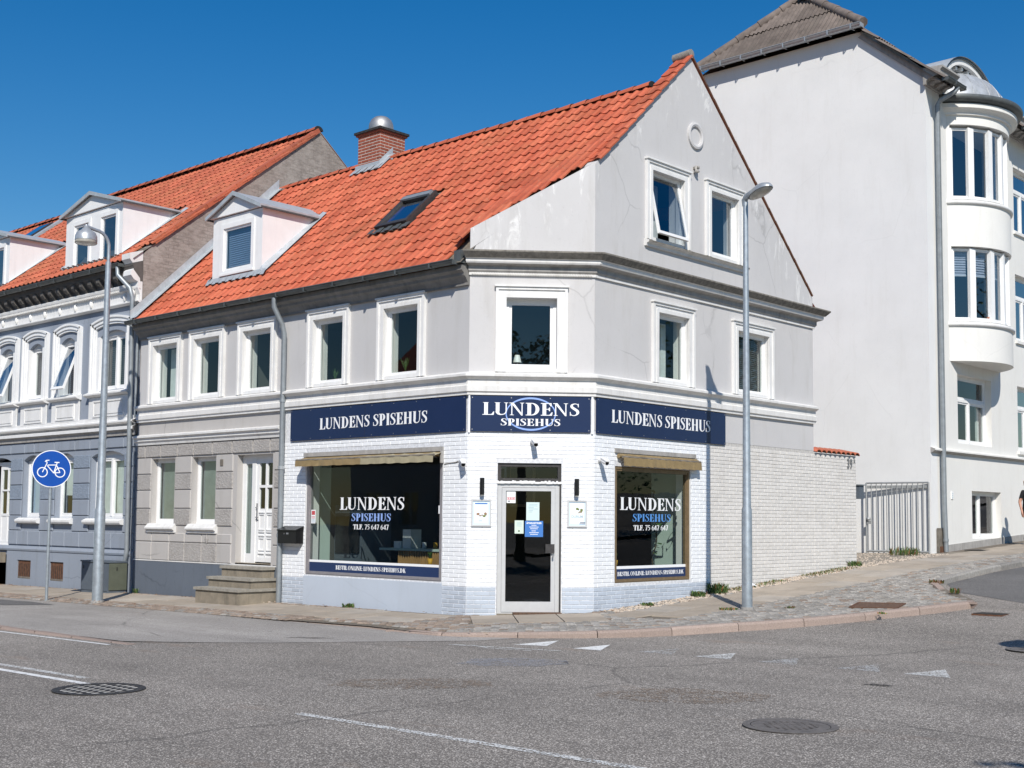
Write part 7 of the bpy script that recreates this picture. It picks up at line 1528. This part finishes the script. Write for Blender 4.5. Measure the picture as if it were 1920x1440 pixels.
# ================================================================ person at the right edge
def person():
    x, y = .86, 17.22; z = hz(x, y); t = thing('person', 'person in black t-shirt and black trousers walking at the right edge', 'person', None, (x, y, z))
    h = 1.62; J = {'pel': (0, 0, .92), 'waist': (0, .0, 1.05), 'chest': (0, .01, 1.25), 'neck': (0, 0, 1.40), 'nk2': (0, -.01, 1.46), 'hd': (0, -.02, 1.54), 'hd2': (0, -.02, 1.62)}
    J.update({'sL': (-.17, 0, 1.34), 'eL': (-.23, .05, 1.08), 'wL': (-.245, -.04, .85), 'hL': (-.25, -.06, .78), 'sR': (.17, 0, 1.34), 'eR': (.23, -.03, 1.08), 'wR': (.24, -.14, .88), 'hR': (.24, -.17, .81)})
    J.update({'pL': (-.09, 0, .88), 'kL': (-.10, -.10, .50), 'aL': (-.10, -.12, .10), 'tL': (-.10, -.26, .04), 'pR': (.09, 0, .88), 'kR': (.10, .04, .50), 'aR': (.10, .26, .14), 'tR': (.10, .16, .03)})
    Rr = {'pel': .14, 'waist': .12, 'chest': .145, 'neck': .065, 'nk2': .055, 'hd': .085, 'hd2': .07, 'sL': .062, 'eL': .042, 'wL': .028, 'hL': .03, 'sR': .062, 'eR': .042, 'wR': .028, 'hR': .03, 'pL': .10, 'kL': .062, 'aL': .042, 'tL': .035, 'pR': .10, 'kR': .062, 'aR': .042, 'tR': .035}
    E = [('pel', 'waist'), ('waist', 'chest'), ('chest', 'neck'), ('neck', 'nk2'), ('nk2', 'hd'), ('hd', 'hd2'), ('chest', 'sL'), ('sL', 'eL'), ('eL', 'wL'), ('wL', 'hL'), ('chest', 'sR'), ('sR', 'eR'), ('eR', 'wR'), ('wR', 'hR'), ('pel', 'pL'), ('pL', 'kL'), ('kL', 'aL'), ('aL', 'tL'), ('pel', 'pR'), ('pR', 'kR'), ('kR', 'aR'), ('aR', 'tR')]
    hands = []
    for sd in 'LR':
        b = J['h' + sd]
        for i, (dy, l) in enumerate(((-.024, .065), (-.008, .075), (.008, .072), (.024, .058))):
            J['f%s%d' % (sd, i)] = (b[0], b[1] + dy, b[2] - .02); J['g%s%d' % (sd, i)] = (b[0] + (.012 if sd == 'L' else -.012), b[1] + dy * 1.1 - .01, b[2] - .02 - l); Rr['f%s%d' % (sd, i)] = .010; Rr['g%s%d' % (sd, i)] = .008; E += [('h' + sd, 'f%s%d' % (sd, i)), ('f%s%d' % (sd, i), 'g%s%d' % (sd, i))]
    ks = list(J); s_ = h / 1.70; ang = R_(62)
    def W(p): p = Vector(p) * s_; return (x + p.x * math.cos(ang) - p.y * math.sin(ang), y + p.x * math.sin(ang) + p.y * math.cos(ang), z + p.z)
    me = bpy.data.meshes.new('body'); me.from_pydata([W(J[k]) for k in ks], [(ks.index(a), ks.index(b)) for a, b in E], []); o = bpy.data.objects.new('body', me); C.objects.link(o)
    o.modifiers.new('skin', 'SKIN'); 
    for i, k in enumerate(ks): me.skin_vertices[0].data[i].radius = (Rr[k] * s_, Rr[k] * s_)
    me.skin_vertices[0].data[0].use_root = True
    o.modifiers.new('sub', 'SUBSURF').levels = 2; o.modifiers['sub'].render_levels = 2
    dg = bpy.context.evaluated_depsgraph_get(); dg.update(); m2 = bpy.data.meshes.new_from_object(o.evaluated_get(dg)); bpy.data.objects.remove(o)
    m2.materials.clear(); [m2.materials.append(MT[k]) for k in ('skin', 'black_cloth', 'shoe', 'hair')]
    for p in m2.polygons:
        c = p.center; p.use_smooth = True; zz = (c.z - z) / s_; lx = ((c.x - x) * math.cos(ang) + (c.y - y) * math.sin(ang)) / s_; ly = (-(c.x - x) * math.sin(ang) + (c.y - y) * math.cos(ang)) / s_
        p.material_index = 0
        if zz < .10: p.material_index = 2
        elif zz < .98 and abs(lx) < .20: p.material_index = 1
        elif zz < 1.41 and (abs(lx) < .175 or zz > 1.17): p.material_index = 1
        elif zz > 1.60 or (zz > 1.50 and ly > .01): p.material_index = 3
    m2.name = 'body'; link(bpy.data.objects.new('body', m2), t)
    hq = MB(Matrix.Translation((x, y, z)) @ Matrix.Rotation(ang, 4, 'Z') @ Matrix.Diagonal((s_, s_, s_, 1)))
    hq.tube([(0, .03, 1.50), (0, .03, 1.60), (0, 0, 1.68)], [.08, .092, .06], 'hair', 14); hq.build('hair', t)
    fq = MB(hq.M); fq.add([(-.012, -.105, 1.55), (.012, -.105, 1.55), (0, -.125, 1.54), (0, -.10, 1.585)], [(0, 1, 2), (0, 2, 3), (2, 1, 3)], 'skin')
    for sx in (-.03, .03): fq.lathe([(0, .006), (.01, 0), (0, -.006)], (sx, -.098, 1.575), 'black_cloth', 8)
    fq.box(-.022, .022, -.102, -.09, 1.51, 1.516, 'note_red'); fq.build('face', t)
person()
# ================================================================ what stands behind the camera and across the streets (seen in glass), with one tree added for its shade
def street_house(x0, x1, y0, h, m, lab, F):
    t = thing('house', lab, 'house', 'houses on the far side of the main street', tuple(F @ Vector(((x0 + x1) / 2, y0, 0)))); q = MB(F); hl = []; n = int((x1 - x0) / 2.2)
    for k in range(n):
        a = x0 + .8 + k * 2.2
        for b in (1.2, 4.2): hl.append((a, a + 1.1, b, b + 1.5))
    q.slab([(x0, -.4), (x1, -.4), (x1, h), (x0, h)], [hole(*g) for g in hl], y0, y0 + .3, m); q.box(x0, x1, y0 + 7.7, y0 + 8, -.4, h, m)
    for u in (x0, x1 - .3): q.box(u, u + .3, y0 + .3, y0 + 7.7, -.4, h, m)
    q.build('wall', t); q = MB(F); q.add([(x0, y0 - .4, h - .2), (x1, y0 - .4, h - .2), (x1, y0 + 4, h + 3.2), (x0, y0 + 4, h + 3.2), (x1, y0 + 8.4, h - .2), (x0, y0 + 8.4, h - .2)], [(0, 1, 2, 3), (3, 2, 4, 5)], 'clay_tile_old'); q.add([(x1, y0, h), (x1, y0 + 4, h + 3), (x1, y0 + 8, h), (x0, y0, h), (x0, y0 + 4, h + 3), (x0, y0 + 8, h)], [(0, 2, 1), (3, 4, 5)], m); q.build('roof', t)
    for g in hl:
        q = MB(F); ring(q, g[0], g[1], g[2], g[3], .06, y0 + .1, y0 + .16, 'white_paint'); q.box((g[0] + g[1]) / 2 - .03, (g[0] + g[1]) / 2 + .03, y0 + .1, y0 + .16, g[2] + .06, g[3] - .06, 'white_paint'); w_ = q.build('window', t); q = MB(F); q.quad((g[0], y0 + .13, g[2]), (g[1], y0 + .13, g[2]), (g[1], y0 + .13, g[3]), (g[0], y0 + .13, g[3]), 'glass_sky'); q.build('pane', w_)
FO = Fr((0, -21.5, 0), math.pi)
for a, b, h, m, lab in ((-9.5, -1.5, 5.8, 'street_brick', 'brown brick house across the main street behind the camera'), (-1.2, 8, 6.4, 'cream_stucco', 'cream plastered house across the main street'), (8.3, 18, 5.8, 'street_brick', 'brown brick house across the main street farther left'), (18.3, 30, 6.6, 'grey_stucco_front', 'grey plastered house across the main street at the far left')): street_house(a, b, 0, h, m, lab, FO)
def tree(x, y, h, r, lab, seed, n=2600, cz=.62):
    rr = random.Random(seed); z = hz(x, y) - .1; t = thing('broadleaf_tree', lab, 'tree', None, (x, y, z)); q = MB(); q.tube([(x, y, z), (x + .1, y, z + h * .3), (x, y + .1, z + h * .7)], [.2, .15, .06], 'bark', 10)
    for k in range(9): a = k * 2.4; b = z + h * (.35 + .04 * k); q.tube([(x, y, b), (x + math.cos(a) * r * .4, y + math.sin(a) * r * .4, b + h * .12), (x + math.cos(a) * r * .8, y + math.sin(a) * r * .8, b + h * .2)], [.07, .045, .015], 'bark', 6)
    q.build('trunk', t); q = MB(); cl = [(Vector((rr.gauss(0, .45), rr.gauss(0, .45), rr.gauss(0, .38))) * r, rr.uniform(.25, .5) * r) for _ in range(26)]; c0 = Vector((x, y, z + h * cz))
    for k in range(n):
        c, cr = cl[k % 26]; d = Vector((rr.gauss(0, 1), rr.gauss(0, 1), rr.gauss(0, 1))).normalized() * cr * rr.random() ** .33; p = c0 + c + d; s2 = rr.uniform(.06, .13); u = Vector((rr.gauss(0, 1), rr.gauss(0, 1), rr.gauss(0, .6))).normalized() * s2; v_ = u.orthogonal().normalized() * s2 * .7; q.add([p - u, p - v_, p + u, p + v_], [(0, 1, 2, 3)], 'leaf', rr.random() * .95 + .02)
    q.build('crown', t)
tree(15.5, 13.0, 9, 2.8, 'broad green tree across the side street opposite the gable', 1); tree(16.5, 21.0, 10, 3.0, 'green tree farther up the side street', 2); tree(15.5, 29.0, 9, 2.8, 'green tree highest up the side street', 3); tree(17.0, -14.2, 9.0, 2.2, 'unseen leafy tree beside the camera, added to shade the lower right corner', 4)  # last tree is unseen, added only for its shade on the road
q = MB(); q.box(10.2, 13, 4, 58, -.2, hz(12, 58), 'slab_grey') if False else None
sheet('pavement', [(10.5, 4.5), (13, 4.5), (13, 58), (10.5, 58)], .0, 'slab_grey', kind='structure'); sheet('pavement', [(-60, -21.4), (40, -21.4), (40, -16.5), (-60, -16.5)], .02, 'slab_grey', kind='structure')
